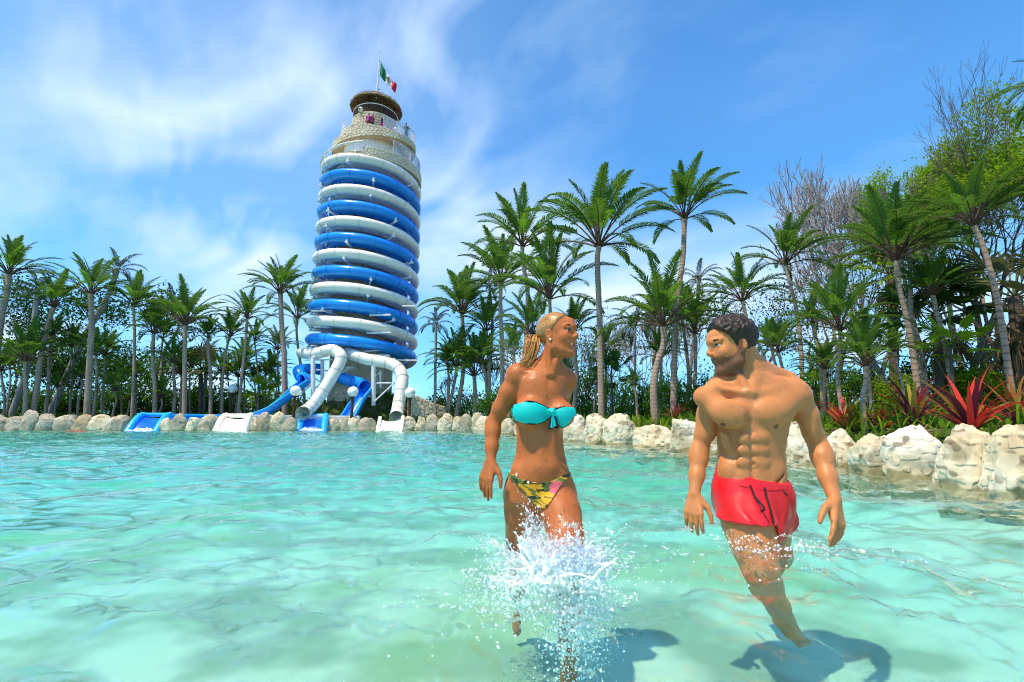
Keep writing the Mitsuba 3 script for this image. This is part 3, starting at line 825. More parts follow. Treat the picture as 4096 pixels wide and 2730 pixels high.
# ---------------------------------------------------------------- boulders round the lagoon
def ordinal(k):
    w = ['first', 'second', 'third', 'fourth', 'fifth', 'sixth', 'seventh', 'eighth', 'ninth', 'tenth', 'eleventh', 'twelfth', 'thirteenth', 'fourteenth', 'fifteenth', 'sixteenth', 'seventeenth', 'eighteenth', 'nineteenth', 'twentieth']
    t = {20: 'twenty', 30: 'thirty', 40: 'forty', 50: 'fifty'}
    return w[k - 1] if k <= 20 else (t[k // 10 * 10] + '-' + w[k % 10 - 1]) if k % 10 else t[k // 10 * 10][:-1] + 'ieth'


def rock_color(a, b, dark):
    def fn(p, n, uv):
        t = fbm(p.x * 2.3, p.y * 2.3, p.z * 2.3, 4)
        s = fbm(p.x * 5.1 + 9, p.y * 5.1, p.z * 5.1, 3)
        pit = smoothstep(.58, .72, noise(p.x * 19, p.y * 19, p.z * 19)) * smoothstep(.42, .6, s)
        c = mix(a, b, smoothstep(.34, .62, t))
        c = mix(c, dark, smoothstep(.56, .74, s) * .75)
        c = mix(c, (.16, .13, .085), pit * .7)
        wet = p.z - .01 - .11 * noise(p.x * 4, p.y * 4, 2) - .05 * noise(p.x * 17, p.y * 17, p.z * 17)      # ochre growth at the water line, with an edge of its own
        return mix(c, mix((.30, .23, .085), (.20, .16, .06), s), smoothstep(.015, -.015, wet) * .75)
    return proc(fn)


def rock_bump(s):
    return lambda p, n, uv: fbm(p.x * s, p.y * s, p.z * s, 4) + .5 * smoothstep(.55, .7, noise(p.x * s * 2.7, p.y * s * 2.7, p.z * s * 2.7))


for key, args, sc_ in (('rock_white', ((.74, .69, .56), (.56, .48, .32), (.30, .25, .16)), .05), ('rock_cream', ((.62, .52, .33), (.72, .65, .48), (.29, .23, .13)), .06), ('rock_grey', ((.52, .47, .36), (.40, .35, .25), (.25, .22, .16)), .07), ('rock_tan', ((.50, .36, .21), (.42, .32, .20), (.28, .21, .13)), .05)):
    mat(key, {'type': 'twosided', 'bsdf': {'type': 'bumpmap', 'arbitrary': proc(rock_bump(6.0), .004), 'scale': sc_ * .4, 'bsdf': {'type': 'principled', 'base_color': rock_color(*args), 'roughness': .92, 'specular': .15}}})


def rock_mesh(c, size, seed, sub=4):
    """A weathered boulder: a ball cut by some planes, pitted and uneven."""
    rng = np.random.default_rng(seed)
    m = trimesh.creation.icosphere(subdivisions=sub)
    v = np.array(m.vertices)
    v = v / np.power((np.abs(v) ** 2.4).sum(1, keepdims=True), 1 / 2.4)
    for _ in range(8):
        n = unit(rng.normal(size=3))
        lim = rng.uniform(.76, 1.0)
        over = np.maximum(v @ n - lim, 0)
        v = v - over[:, None] * n * .88
    q = v * 1.4 + rng.uniform(0, 50, 3)
    nz = (meshkit.fbm(q, 4, seed=seed) - .5) * .42 + (meshkit.fbm(q * 4.1, 3, seed=seed + 7) - .5) * .16 - .07 * np.maximum(meshkit.noise(q * 5.5, seed + 3) - .6, 0) / .4
    v = v * (1 + nz[:, None])
    a = rng.uniform(-.25, .25)
    v[:, 0], v[:, 2] = v[:, 0] * math.cos(a) - v[:, 2] * math.sin(a), v[:, 0] * math.sin(a) + v[:, 2] * math.cos(a)
    lo, hi = v.min(0), v.max(0)
    v = (v - (lo + hi) / 2) / ((hi - lo) / 2)
    return v * np.asarray(size) + np.asarray(c), np.array(m.faces)


ROCKS = []


def rock(x0, x1, y0, y1, m, seed, where, deep=None, sub=4):
    """x0, x1, y0: left, right and top of the boulder in the photograph, y1: where it meets the water."""
    w = atz((x0 + x1) / 2, y1, 0)
    half = (x1 - x0) / 2 / FOCAL * w[1]
    depth = half * (.85 if deep is None else deep)
    y = w[1] + depth * (.55 if y1 > 1740 else .75)
    if 'ramp' in where or 'trough' in where:                  # these stand back from the ramps
        y += 1.0
        w = w * (y / w[1])
        depth *= .7
        half = (x1 - x0) / 2 / FOCAL * y
    top = at((x0 + x1) / 2, y0, y)[2]
    half = (x1 - x0) / 2 / FOCAL * y * 1.06
    cx = at((x0 + x1) / 2, y0, y)[0]
    lo = -.45
    ROCKS.append(((x0 + x1) / 2, (cx, y, (top + lo) / 2), (half, depth, (top - lo) / 2 * 1.02), m, seed, where, sub))


k = 0
mats_l = ['rock_grey', 'rock_grey', 'rock_grey', 'rock_grey', 'rock_grey', 'rock_tan', 'rock_cream', 'rock_grey']
for (x0, x1, y0), m in zip(((-40, 68, 1412), (55, 192, 1420), (172, 280, 1378), (265, 393, 1404), (385, 545, 1411), (520, 665, 1408), (628, 803, 1410), (760, 908, 1412)), mats_l):
    rock(*ZL(x0, 0)[:1], *ZL(x1, 0)[:1], ZL(0, y0)[1], ZL(0, 1528)[1], m, 100 + k, 'along the far shore left of the left blue ramp', sub=3)
    k += 1
for x0, x1, y0 in ((1128, 1212, 1430), (1200, 1312, 1402), (1298, 1408, 1427), (1398, 1532, 1408)):
    rock(*ZL(x0, 0)[:1], *ZL(x1, 0)[:1], ZL(0, y0)[1], ZL(0, 1532)[1], 'rock_grey' if k % 2 else 'rock_cream', 100 + k, 'between the left blue and the white ramp', sub=3)
    k += 1
for x0, x1, y0 in ((1722, 1818, 1425), (1795, 1898, 1394), (1886, 1988, 1387), (1972, 2072, 1430)):
    rock(*ZL(x0, 0)[:1], *ZL(x1, 0)[:1], ZL(0, y0)[1], ZL(0, 1530)[1], 'rock_grey' if k % 2 else 'rock_cream', 100 + k, 'between the white ramp and the right blue ramp', sub=3)
    k += 1
for x0, x1, y0 in ((352, 478, 1349), (462, 525, 1334), (486, 594, 1341), (585, 714, 1344)):
    rock(Z2(x0, 0)[0], Z2(x1, 0)[0], Z2(0, y0)[1], Z2(0, 1440)[1], 'rock_grey' if k % 2 else 'rock_cream', 100 + k, 'between the right blue ramp and the white trough', sub=3)
    k += 1
ZC = lambda x, y: (1600 + x / 1.34, 580 + y / 1.34)
ZR = lambda x, y: (2900 + x / 1.6505, 400 + y / 1.6505)
ZB = lambda x, y: (2900 + x / 1.8445, 1250 + y / 1.8445)
for x0, x1, y0, y1 in ((14, 88, 1453, 1536), (82, 148, 1457, 1536), (138, 214, 1444, 1537), (202, 294, 1440, 1538), (282, 330, 1455, 1538), (318, 394, 1443, 1540), (380, 444, 1434, 1540), (402, 512, 1453, 1545), (505, 560, 1470, 1552), (540, 626, 1466, 1562), (610, 720, 1470, 1570), (700, 800, 1466, 1578), (780, 890, 1462, 1590)):
    rock(*ZC(x0, 0)[:1], *ZC(x1, 0)[:1], ZC(0, y0)[1], ZC(0, y1)[1], ['rock_cream', 'rock_grey', 'rock_white'][k % 3], 100 + k, 'along the shore between the white trough and the woman')
    k += 1
for x0, x1, y0, y1, m in ((2245, 2350, 1660, 1776, 'rock_white'), (2330, 2436, 1654, 1782, 'rock_cream'), (2410, 2545, 1655, 1786, 'rock_cream'), (2535, 2694, 1700, 1797, 'rock_cream'), (2680, 2800, 1676, 1814, 'rock_white'), (2780, 2900, 1690, 1826, 'rock_cream'), (2880, 3020, 1700, 1845, 'rock_white'), (3010, 3160, 1690, 1866, 'rock_cream')):
    rock(x0, x1, y0, y1, m, 100 + k, 'on the right shore between the woman and the man' if x1 < 2850 else 'on the right shore behind the man')
    k += 1
for x0, x1, y0, y1, m in ((3135, 3285, 1682, 1880, 'rock_white'), (3232, 3420, 1718, 1886, 'rock_cream'), (3398, 3605, 1736, 1905, 'rock_white'), (3538, 3772, 1703, 1934, 'rock_white'), (3726, 3946, 1698, 1980, 'rock_cream'), (3920, 4215, 1703, 2016, 'rock_cream')):
    rock(x0, x1, y0, y1, m, 100 + k, 'on the right shore beside the man', sub=4)
    k += 1
rock(4180, 4420, 1690, 2070, 'rock_cream', 190, 'at the right edge of the picture', sub=4)
tone = {'rock_white': 'white', 'rock_cream': 'cream', 'rock_grey': 'grey', 'rock_tan': 'tan'}
for where in dict.fromkeys(r[5] for r in ROCKS):
    some = sorted((r for r in ROCKS if r[5] == where), key=lambda r: r[0])
    for i, (px, c, s, m, seed, _, sub) in enumerate(some):
        obj('boulder', mikit.ply(rock_mesh(c, s, seed, sub), 'mat_' + m, smooth=45), None, f'{tone[m]} boulder, {ordinal(i + 1)} from left {where}' if len(some) > 1 else f'{tone[m]} boulder {where}', 'boulder', 'boulders along the lagoon shore')
# the red marker lying in the water by the left boulders
bu = atz(*ZL(500, 1536), .0)
obj('red_float', mikit.ply(join([ball(bu + [dx, dy, .02], r, 2, .7) for dx, dy, r in ((-.9, .5, .1), (-.55, .25, .13), (-.1, .1, .14), (.3, .1, .16), (.6, .0, .12))] + [tube([bu + [-1, .5, 0], bu + [0, .1, .02], bu + [.7, 0, .02]], .04, 6)]), mat('red_plastic', principled((.62, .03, .03), .4)), smooth=40), None, 'red float line lying in the water before the left boulders', 'float line')

# ---------------------------------------------------------------- palms
LEAF = {'type': 'principledthin', 'roughness': .45, 'specular': .5}


def leaf_mat(key, a, b, trans=.55, rough=.45, s=3.0):
    c = proc(lambda p, n, uv: mix(a, b, fbm(p.x * s, p.y * s, p.z * s, 3)))
    return mat(key, {'type': 'principledthin', 'base_color': c, 'roughness': rough, 'spec_trans': 0.0, 'diff_trans': trans})


leaf_mat('frond', (.055, .150, .020), (.135, .265, .036), .95)
leaf_mat('frond_lime', (.15, .36, .03), (.24, .46, .05), .8)
leaf_mat('frond_grey', (.05, .085, .055), (.10, .15, .095), .5)
mat('petiole', principled((.13, .085, .06), 0.8, .2))


def trunk_color(p, n, uv):
    t = p.z * 8.5 + .5 * noise(p.x * 5, p.y * 5, p.z * 1.5)                 # leaf scars, ring after ring
    ring = smoothstep(.66, .84, t - dr.floor(t))
    c = mix((.46, .335, .25), (.32, .235, .18), noise(p.x * 9, p.y * 9, p.z * 2.0))
    c = mix(c, (.24, .19, .16), smoothstep(.5, .7, fbm(p.x * 3, p.y * 3, p.z * .8, 3)) * .5)
    return mix(c, (.17, .125, .10), ring * (.45 + .5 * noise(p.z * 2.1, p.x * .2, 4)))


mat('palm_trunk', principled(proc(trunk_color), 0.9, .15))
mat('grey_trunk', principled(proc(lambda p, n, uv: mix((.36, .34, .31), (.22, .21, .20), fbm(p.x * 4, p.y * 4, p.z * 2.5, 3))), 0.9, .15))


def frond_shape(e0, bend, seed, bare=.33, pairs=40, longest=.125, hang=.30, width=.0085):
    """A feather frond of length 1 in the x-z plane: (leaflets, rib)."""
    rng = np.random.default_rng(seed)
    s = np.linspace(0, 1, 15)
    ang = np.radians(e0 - bend * s ** 1.6)
    c = np.concatenate([[[0, 0, 0]], np.cumsum(np.stack([np.cos(ang), 0 * ang, np.sin(ang)], 1)[:-1] / 14, 0)])
    side = .10 * rng.uniform(-1, 1) * s ** 2
    c[:, 1] += side
    pos = lambda q: np.array([np.interp(q, s, c[:, i]) for i in range(3)])
    v, f = [], []
    for i in range(pairs):
        q = bare + (1 - bare) * (i + .5) / pairs
        p, a = pos(q), np.radians(e0 - bend * q ** 1.6)
        t, up = np.array([math.cos(a), 0, math.sin(a)]), np.array([-math.sin(a), 0, math.cos(a)])
        g = (q - bare) / (1 - bare)
        l = longest * (.55 + .75 * math.sin(math.pi * min(1, .15 + .78 * g))) * (1 - .45 * g ** 3)
        for sd in (-1, 1):
            k = l * rng.uniform(.85, 1.12)
            d = unit(t * (.62 + .5 * g + rng.uniform(-.1, .1)) + np.array([0, sd, 0]) * (1 - .45 * g) + up * (.30 + rng.uniform(-.1, .1)))
            m = p + d * k * .5
            e = m + unit(d - np.array([0, 0, hang + rng.uniform(0, .25)])) * k * .5
            w = np.cross(d, up)
            w = unit(w) * width * rng.uniform(.8, 1.2)
            n = len(v)
            v += [p - w * .5, p + w * .5, m - w, m + w, e]
            f += [[n, n + 1, n + 3], [n, n + 3, n + 2], [n + 2, n + 3, n + 4]]
    return (np.array(v), np.array(f)), tube(c[::2], np.linspace(.013, .003, 8), 3, caps=False)


FROND = {}
for kind, arr in (('green', [(86, 26, 0), (72, 46, 1), (58, 64, 2), (44, 78, 3), (27, 80, 4), (79, 38, 5), (51, 84, 6)]),):
    for e0, bend, sd in arr:
        lv, rb = frond_shape(e0, bend, 50 + sd)
        FROND[sd] = (mikit.ply(lv, 'mat_frond'), mikit.ply(rb, 'mat_petiole', smooth=True))
NATURAL = {}
for e0, bend, sd in ((70, 70, 0), (48, 105, 1), (25, 115, 2), (2, 95, 3)):
    lv, rb = frond_shape(e0, bend, 70 + sd, .16, 38, .19, 1.0, .0085)
    NATURAL[sd] = (mikit.ply(lv, 'mat_frond_grey'), mikit.ply(rb, 'mat_petiole', smooth=True))


def with_mat(shape, m):
    return {**shape, 'bsdf': {'type': 'ref', 'id': 'mat_' + m}}


PALMS = []


def palm(z, pts, w, hw, top, y, dark=0, kind='green', where='left', fronds=None):
    PALMS.append((z(*pts[0])[0], z, pts, w, hw, top, y, dark, kind, where, fronds))


def build_palm(label, group, z, pts, w, hw, top, y, dark, kind, fronds, seed):
    rng = np.random.default_rng(seed)
    scale = abs(z(1, 0)[0] - z(0, 0)[0]) / FOCAL * y              # metres per unit of the zoomed picture there
    k = thing('palm_tree', label, 'palm tree', group)
    p = np.array([at(*z(a, b), y) for a, b in pts])
    while y < 60:                                                  # on land, clear of the water's edge
        f0 = at(*z(*pts[-1]), y)
        if kind == 'edge' or float(shore_dist(f0[:1], f0[1:2])[0]) > .9:
            break
        y += .5
    scale = abs(z(1, 0)[0] - z(0, 0)[0]) / FOCAL * y
    p = np.array([at(*z(a, b), y) for a, b in pts])
    foot = p[-1].copy()
    slope = (p[-1] - p[-2]) / max(1e-3, p[-2][2] - p[-1][2])
    gz = float(ground_z(np.array([foot[0]]), np.array([foot[1]]))[0])
    foot = foot + slope * max(0, foot[2] - gz + .25) * .8
    foot[2] = min(gz - .2, foot[2])
    nseg = 64 if w * scale / y > .012 else 44
    c = smooth_line(np.vstack([p, foot])[::-1], nseg)
    r = w * scale / 2 * .88
    rad = np.interp(np.linspace(0, 1, nseg), [0, .06, .3, .9, 1], [1.35, 1.1, 1.0, .82, .9]) * r
    rad = rad * (1 + .035 * np.cos(np.arange(nseg) * math.pi))
    obj('trunk', mikit.ply(tube(c, rad, 12 if nseg == 64 else 8), 'mat_grey_trunk' if kind == 'natural' else 'mat_palm_trunk', smooth=50), k)
    head = p[0]
    up = (pts[0][1] - top) * scale
    L = max(up * 1.03, hw * scale / .80)
    n = fronds or (25 if hw * scale < 2.0 else 30)
    crown_z = head[2] + .0
    if kind == 'natural':
        n = fronds or 13
        for i in range(n):
            proto = NATURAL[min(3, int(4 * (i + rng.uniform(0, .8)) / n))]
            a = i * 137.5 + rng.uniform(-15, 15)
            m = T().translate([head[0], head[1], crown_z]).rotate([0, 0, 1], a).rotate([0, 1, 0], rng.uniform(-6, 6)).scale(hw * scale * rng.uniform(1.0, 1.25))
            fr = obj('frond', put(proto[0], m), k)
            obj('rib', put(proto[1], m), fr)
        return k
    order = [0, 5, 5, 1, 1, 1, 2, 2, 6, 2, 6, 3, 3, 6, 3, 3, 4, 4, 3, 4, 4, 4]
    for i in range(n):
        proto = FROND[order[min(21, int(i * 21 / (n - 1)))]]
        a = i * 137.5 + rng.uniform(-18, 18) + seed * 40
        s = L * rng.uniform(.86, 1.04) * (1 if i > 3 else .95)
        m = T().translate([head[0] + rng.uniform(-.3, .3) * r, head[1] + rng.uniform(-.3, .3) * r, crown_z]).rotate([0, 0, 1], a).rotate([0, 1, 0], rng.uniform(-5, 5)).scale(s)
        shape = proto[0]
        if i in (7, 12):
            shape = with_mat(shape, 'frond_lime')
            m = T().translate([head[0], head[1], crown_z]).rotate([0, 0, 1], -90 + rng.uniform(-70, 70)).rotate([0, 1, 0], rng.uniform(-5, 5)).scale(s * .72)
        fr = obj('frond', put(shape, m), k)
        obj('rib', put(proto[1], m), fr)
    return k


for a in (([(62, 437), (48, 560), (10, 740), (-60, 1250)], 46, 215, 105, 36, 0), ([(372, 665), (330, 800), (285, 1020), (235, 1390)], 40, 150, 365, 37, .45), ([(365, 860), (345, 1010), (338, 1200), (318, 1400)], 25, 150, 655, 38, .1),
          ([(630, 572), (640, 760), (628, 1000), (605, 1410)], 45, 140, 245, 36, .5), ([(932, 660), (938, 900), (932, 1150), (922, 1400)], 24, 145, 380, 37, .45), ([(1070, 850), (1066, 1000), (1078, 1200), (1078, 1400)], 30, 150, 590, 37, .15),
          ([(1290, 792), (1288, 950), (1286, 1180), (1285, 1400)], 35, 195, 445, 36, 0), ([(1450, 880), (1452, 960), (1468, 1150), (1467, 1400)], 27, 125, 690, 38, .4), ([(1603, 870), (1580, 950), (1552, 1150), (1548, 1400)], 20, 100, 640, 39, .5),
          ([(1722, 742), (1712, 900), (1685, 1150), (1660, 1400)], 25, 135, 510, 38, .1), ([(1955, 572), (1962, 760), (1980, 1000), (1985, 1200)], 42, 190, 266, 37.5, .45), ([(2070, 742), (2068, 850), (2085, 1000), (2097, 1080)], 22, 150, 470, 41, .1),
          ([(1775, 900), (1785, 1000), (1800, 1150), (1802, 1350)], 15, 95, 730, 42, .3), ([(1935, 960), (1935, 1060), (1942, 1230)], 15, 115, 760, 43, .1), ([(176, 1042), (178, 1140), (180, 1260), (173, 1410)], 30, 150, 720, 36.5, .4),
          ([(668, 1000), (676, 1120), (668, 1280), (650, 1420)], 22, 120, 765, 38, .1), ([(735, 1002), (728, 1130), (715, 1260), (710, 1390)], 20, 110, 790, 40, .1), ([(1205, 1052), (1212, 1150), (1218, 1260), (1210, 1400)], 26, 115, 838, 38, .1),
          ([(498, 940), (505, 1060), (498, 1200), (486, 1410)], 17, 85, 740, 40, .35), ([(570, 1160), (570, 1230), (548, 1310), (540, 1420)], 17, 75, 990, 39, .2), ([(800, 1250), (812, 1310), (795, 1370), (790, 1400)], 17, 75, 1055, 38, .5), ([(1125, 1300), (1130, 1340), (1108, 1400)], 14, 65, 1112, 38, .6),
          ([(8, 1110), (15, 1180), (32, 1290), (30, 1400)], 18, 100, 880, 38, .3), ([(68, 1070), (72, 1180), (58, 1310), (45, 1400)], 14, 85, 905, 41, .2), ([(406, 1220), (392, 1310), (378, 1410)], 11, 60, 1090, 39, .6), ([(902, 1312), (900, 1350), (886, 1410)], 11, 48, 1185, 38, .5),
          ([(950, 1150), (950, 1240), (944, 1400)], 12, 75, 1010, 41, .2), ([(1262, 1130), (1262, 1250), (1256, 1400)], 14, 95, 880, 43, .1), ([(1540, 1110), (1540, 1220), (1534, 1400)], 12, 72, 935, 42, .2), ([(1660, 1152), (1658, 1260), (1640, 1400)], 14, 95, 900, 42, .2),
          ([(1886, 1130), (1880, 1210), (1868, 1320)], 12, 85, 935, 44, .1), ([(1852, 1140), (1850, 1220), (1845, 1320)], 11, 60, 1000, 45, .1), ([(1775, 1182), (1780, 1260), (1790, 1380)], 12, 70, 1030, 43, .4), ([(1626, 1290), (1618, 1340), (1605, 1400)], 12, 52, 1185, 40, .6), ([(842, 1130), (846, 1240), (846, 1380)], 12, 85, 985, 42, .1),
          ([(1700, 1050), (1702, 1180), (1706, 1380)], 14, 90, 840, 45, .1), ([(1345, 1060), (1322, 1160), (1325, 1380)], 15, 90, 930, 44, .1), ([(1585, 1130), (1596, 1240), (1610, 1390)], 11, 60, 1010, 44, .2), ([(1925, 1220), (1930, 1270), (1935, 1330)], 11, 60, 1100, 42, .4), ([(1135, 880), (1118, 1010), (1095, 1120), (1090, 1390)], 17, 90, 720, 43, .1)):
    palm(ZL, *a, where='left')
for a in (([(815, 405), (770, 540), (690, 700), (590, 870), (350, 1400)], 46, 170, 225, 41), ([(262, 545), (245, 700), (215, 1000), (85, 1400)], 44, 160, 350, 42), ([(1200, 650), (1245, 800), (1140, 1000), (1120, 1390)], 26, 160, 475, 45), ([(1445, 985), (1438, 1100), (1415, 1390)], 30, 130, 830, 45)):
    palm(ZL, *a, kind='natural', where='left')
for a in (([(1065, 548), (1058, 640), (1072, 1000), (1080, 1440)], 40, 290, 70, 16, 0), ([(1525, 398), (1515, 620), (1480, 900), (1463, 1510)], 38, 225, 40, 15, 0), ([(655, 548), (660, 640), (684, 800), (675, 1080), (670, 1440)], 30, 175, 195, 18, .4), ([(540, 748), (538, 900), (548, 1100), (548, 1450)], 30, 195, 430, 17, 0), ([(802, 828), (806, 950), (815, 1440)], 26, 240, 420, 17, 0),
          ([(332, 912), (344, 1080), (335, 1250), (303, 1450)], 27, 190, 618, 19, 0), ([(1410, 978), (1415, 1060), (1378, 1180), (1360, 1300), (1368, 1500)], 46, 235, 555, 14, .35), ([(398, 1242), (402, 1320), (402, 1440)], 28, 125, 985, 20, .5), ([(300, 1190), (300, 1230), (275, 1350), (258, 1440)], 21, 150, 950, 21, 0), ([(256, 1192), (262, 1280), (255, 1440)], 17, 125, 1065, 23, 0),
          ([(462, 1000), (478, 1200), (478, 1440)], 22, 115, 785, 21, .5), ([(706, 1022), (708, 1200), (705, 1440)], 26, 150, 760, 20, .25), ([(936, 1002), (940, 1150), (948, 1250), (930, 1440)], 27, 130, 785, 19, 0), ([(1580, 1015), (1586, 1080), (1575, 1440)], 24, 140, 760, 18, .1), ([(1098, 1115), (1105, 1250), (1100, 1440)], 22, 100, 945, 22, 0),
          ([(1400, 1145), (1398, 1250), (1385, 1490)], 22, 120, 965, 17, .1), ([(1362, 960), (1365, 1100), (1352, 1300), (1345, 1440)], 26, 130, 760, 20, .1), ([(1510, 930), (1525, 1030), (1545, 1200), (1550, 1440)], 22, 120, 700, 19, 0), ([(1255, 1290), (1268, 1370), (1272, 1480)], 16, 70, 1185, 15, .6), ([(1052, 1290), (1045, 1360), (1035, 1460)], 12, 55, 1190, 18, .5), ([(440, 1180), (462, 1260), (468, 1440)], 22, 110, 970, 22, .4), ([(610, 1130), (600, 1260), (585, 1440)], 18, 110, 930, 24, 0), ([(900, 1240), (905, 1330), (905, 1440)], 18, 100, 1090, 22, 0)):
    palm(ZC, *a, where='middle')
for a in (([(1262, 972), (1260, 1100), (1258, 1460)], 14, 150, 860, 21), ([(194, 962), (190, 1150), (188, 1440)], 19, 110, 830, 25), ([(480, 760), (495, 1000), (460, 1440)], 20, 110, 700, 27), ([(1600, 730), (1590, 900), (1530, 1440)], 26, 130, 660, 24)):
    palm(ZC, *a, kind='natural', where='middle')
for z, *a in ((ZR, [(116, 1332), (140, 1440), (165, 1600), (180, 2000)], 30, 195, 985, 13, 0), (ZR, [(402, 1092), (430, 1220), (478, 1420), (500, 1640), (515, 1950)], 31, 195, 705, 12, .35), (ZR, [(1128, 1065), (1150, 1240), (1195, 1420), (1240, 1680), (1290, 2050)], 42, 290, 512, 9.0, .15), (ZR, [(1222, 975), (1225, 1250), (1240, 1560), (1350, 2050)], 32, 240, 600, 9.8, .05),
              (ZR, [(1160, 1030), (1195, 1240), (1255, 1500), (1305, 1700), (1345, 2050)], 30, 190, 640, 10.5, .1), (ZR, [(1645, 832), (1715, 1000), (1785, 1260), (1830, 1500), (1905, 2010)], 42, 265, 352, 7.6, .45), (ZR, [(1373, 1292), (1395, 1400), (1440, 1560), (1510, 1960)], 34, 195, 950, 9.5, .1),
              (ZB, [(850, 142), (852, 300), (830, 470), (868, 770)], 36, 260, -370, 8.2, .05), (ZB, [(1035, 402), (1040, 520), (1018, 640), (1042, 905)], 42, 185, 10, 7.0, .6), (ZB, [(1052, 300), (1062, 520), (1098, 900)], 30, 150, -30, 7.8, .5), (ZB, [(1253, 292), (1275, 400), (1318, 600), (1337, 862)], 19, 95, 90, 7.4, .5),
              (ZB, [(744, 422), (732, 540), (735, 700), (748, 845)], 23, 155, 140, 9.0, 0), (ZB, [(645, 92), (690, 300), (712, 560), (728, 850)], 27, 150, -150, 9.5, .4), (ZB, [(395, 300), (420, 400), (460, 560), (500, 800)], 29, 160, 0, 9.8, .25), (ZB, [(343, 262), (368, 370), (400, 480), (450, 800)], 26, 140, 10, 11, .3), (ZB, [(752, 480), (766, 640), (778, 850)], 20, 120, 200, 10.5, .1)):
    palm(z, *a, where='right')
palm(lambda x, y: (x, y), [(4290, 330), (4330, 700), (4400, 1600)], 40, 260, 150, 6.0, 0, where='edge')
NAMES = {'left': 'left of the tower', 'middle': 'between tower and man', 'right': 'on the right shore', 'edge': ''}
for where in NAMES:
    for kind in ('green', 'natural'):
        some = sorted((p for p in PALMS if p[9] == where and p[8] == kind), key=lambda p: p[0])
        for i, (px, z, pts, w, hw, top, y, dark, kd, _, nf) in enumerate(some):
            look = 'grey droopy palm' if kind == 'natural' else 'green palm'
            word = 'wild' if kind == 'natural' else 'planted'
            label = f'{look}, {ordinal(i + 1)} crown from the left among {word} palms {NAMES[where]}' if where != 'edge' else 'palm reaching in with only its frond tips at the top right edge'
            build_palm(label, f'{word} palms round the lagoon', z, pts, w, hw, top, y, dark, kd, nf, int(px) % 97 + len(pts))

# ---------------------------------------------------------------- trees, shrubs and undergrowth
leaf_mat('leaf_dark', (.022, .07, .016), (.06, .13, .028), .7, s=1.2)
leaf_mat('leaf_mid', (.045, .14, .018), (.12, .26, .03), .9, s=1.6)
leaf_mat('leaf_lime', (.14, .31, .02), (.32, .48, .03), 1.1, s=1.3)
leaf_mat('leaf_olive', (.09, .115, .05), (.16, .17, .08), .4, s=2.0)
leaf_mat('leaf_dry', (.16, .115, .055), (.26, .19, .10), .35, s=2.0)
leaf_mat('leaf_red', (.55, .035, .03), (.70, .08, .06), .5, .35, 3.0)
leaf_mat('leaf_plum', (.10, .02, .035), (.20, .05, .075), .35, .35, 3.0)
leaf_mat('leaf_bronze', (.28, .085, .03), (.22, .17, .04), .45, .35, 3.0)
leaf_mat('leaf_yellow', (.42, .33, .06), (.30, .30, .06), .5, .35, 3.0)
mat('bark_grey', principled(proc(lambda p, n, uv: mix((.38, .355, .34), (.21, .19, .18), fbm(p.x * 5, p.y * 5, p.z * 2.2, 3))), 0.9, .15))
mat('bark_pale', principled(proc(lambda p, n, uv: mix((.44, .38, .32), (.25, .21, .17), fbm(p.x * 5, p.y * 5, p.z * 2.2, 3))), 0.9, .15))
mat('bark_brown', principled((.12, .09, .07), 0.9, .15))


def branches(base, heading, length, radius, seed, depth, spread=32, keep=.76, up=.12, wiggle=.10, kids=(2, 3), thin=.66):
    """A branching skeleton: list of (points, radii, level) and the twig ends."""
    rng = np.random.default_rng(seed)
    out, tips = [], []

    def grow(p, d, l, r, level):
        n = 4 if level < 4 else 3
        pts, rad, q, h = [p], [r], p, d
        for i in range(n - 1):
            h = unit(h + rng.normal(0, wiggle, 3) + [0, 0, up * .3])
            q = q + h * l / (n - 1)
            pts.append(q)
            rad.append(r * (1 - (1 - thin) * (i + 1) / (n - 1)))
        out.append((np.array(pts), np.array(rad), level))
        if level >= depth:
            tips.append((q, h))
            return
        k = rng.integers(kids[0], kids[1] + 1)
        a0 = rng.uniform(0, 6.28)
        s = unit(np.cross(h, [.3, .2, 1.0]))
        t = np.cross(h, s)
        for i in range(k):
            a = a0 + 6.28 * i / k + rng.normal(0, .4)
            tilt = math.radians(spread * rng.uniform(.6, 1.35))
            nd = unit(h * math.cos(tilt) + (s * math.cos(a) + t * math.sin(a)) * math.sin(tilt) + [0, 0, up])
            grow(q, nd, l * keep * rng.uniform(.75, 1.15), rad[-1] * rng.uniform(.72, .95), level + 1)

    grow(np.asarray(base, float), unit(heading), length, radius, 0)
    return out, tips


def leaf_cloud(points, n, size, seed, spread=.3, up=.3):
    """n pointed leaves (two triangles each, slightly folded) scattered round the points."""
    rng = np.random.default_rng(seed)
    P = np.asarray(points, float)
    c = P[rng.integers(0, len(P), n)] + rng.normal(0, spread, (n, 3))
    d = rng.normal(0, 1, (n, 3)) + [0, 0, up]
    d /= np.linalg.norm(d, axis=1, keepdims=True)
    w = np.cross(d, rng.normal(0, 1, (n, 3)) + [0, 0, 1.5])
    w /= np.maximum(np.linalg.norm(w, axis=1, keepdims=True), 1e-9)
    nn = np.cross(w, d)
    s = (size * rng.uniform(.6, 1.4, n))[:, None]
    v = np.stack([c, c + d * s * .5 + w * s * .27 + nn * s * .08, c + d * s, c + d * s * .5 - w * s * .27 + nn * s * .08], 1).reshape(-1, 3)
    i = np.arange(n)[:, None] * 4
    return v, np.vstack([i + [0, 1, 2], i + [0, 2, 3]])


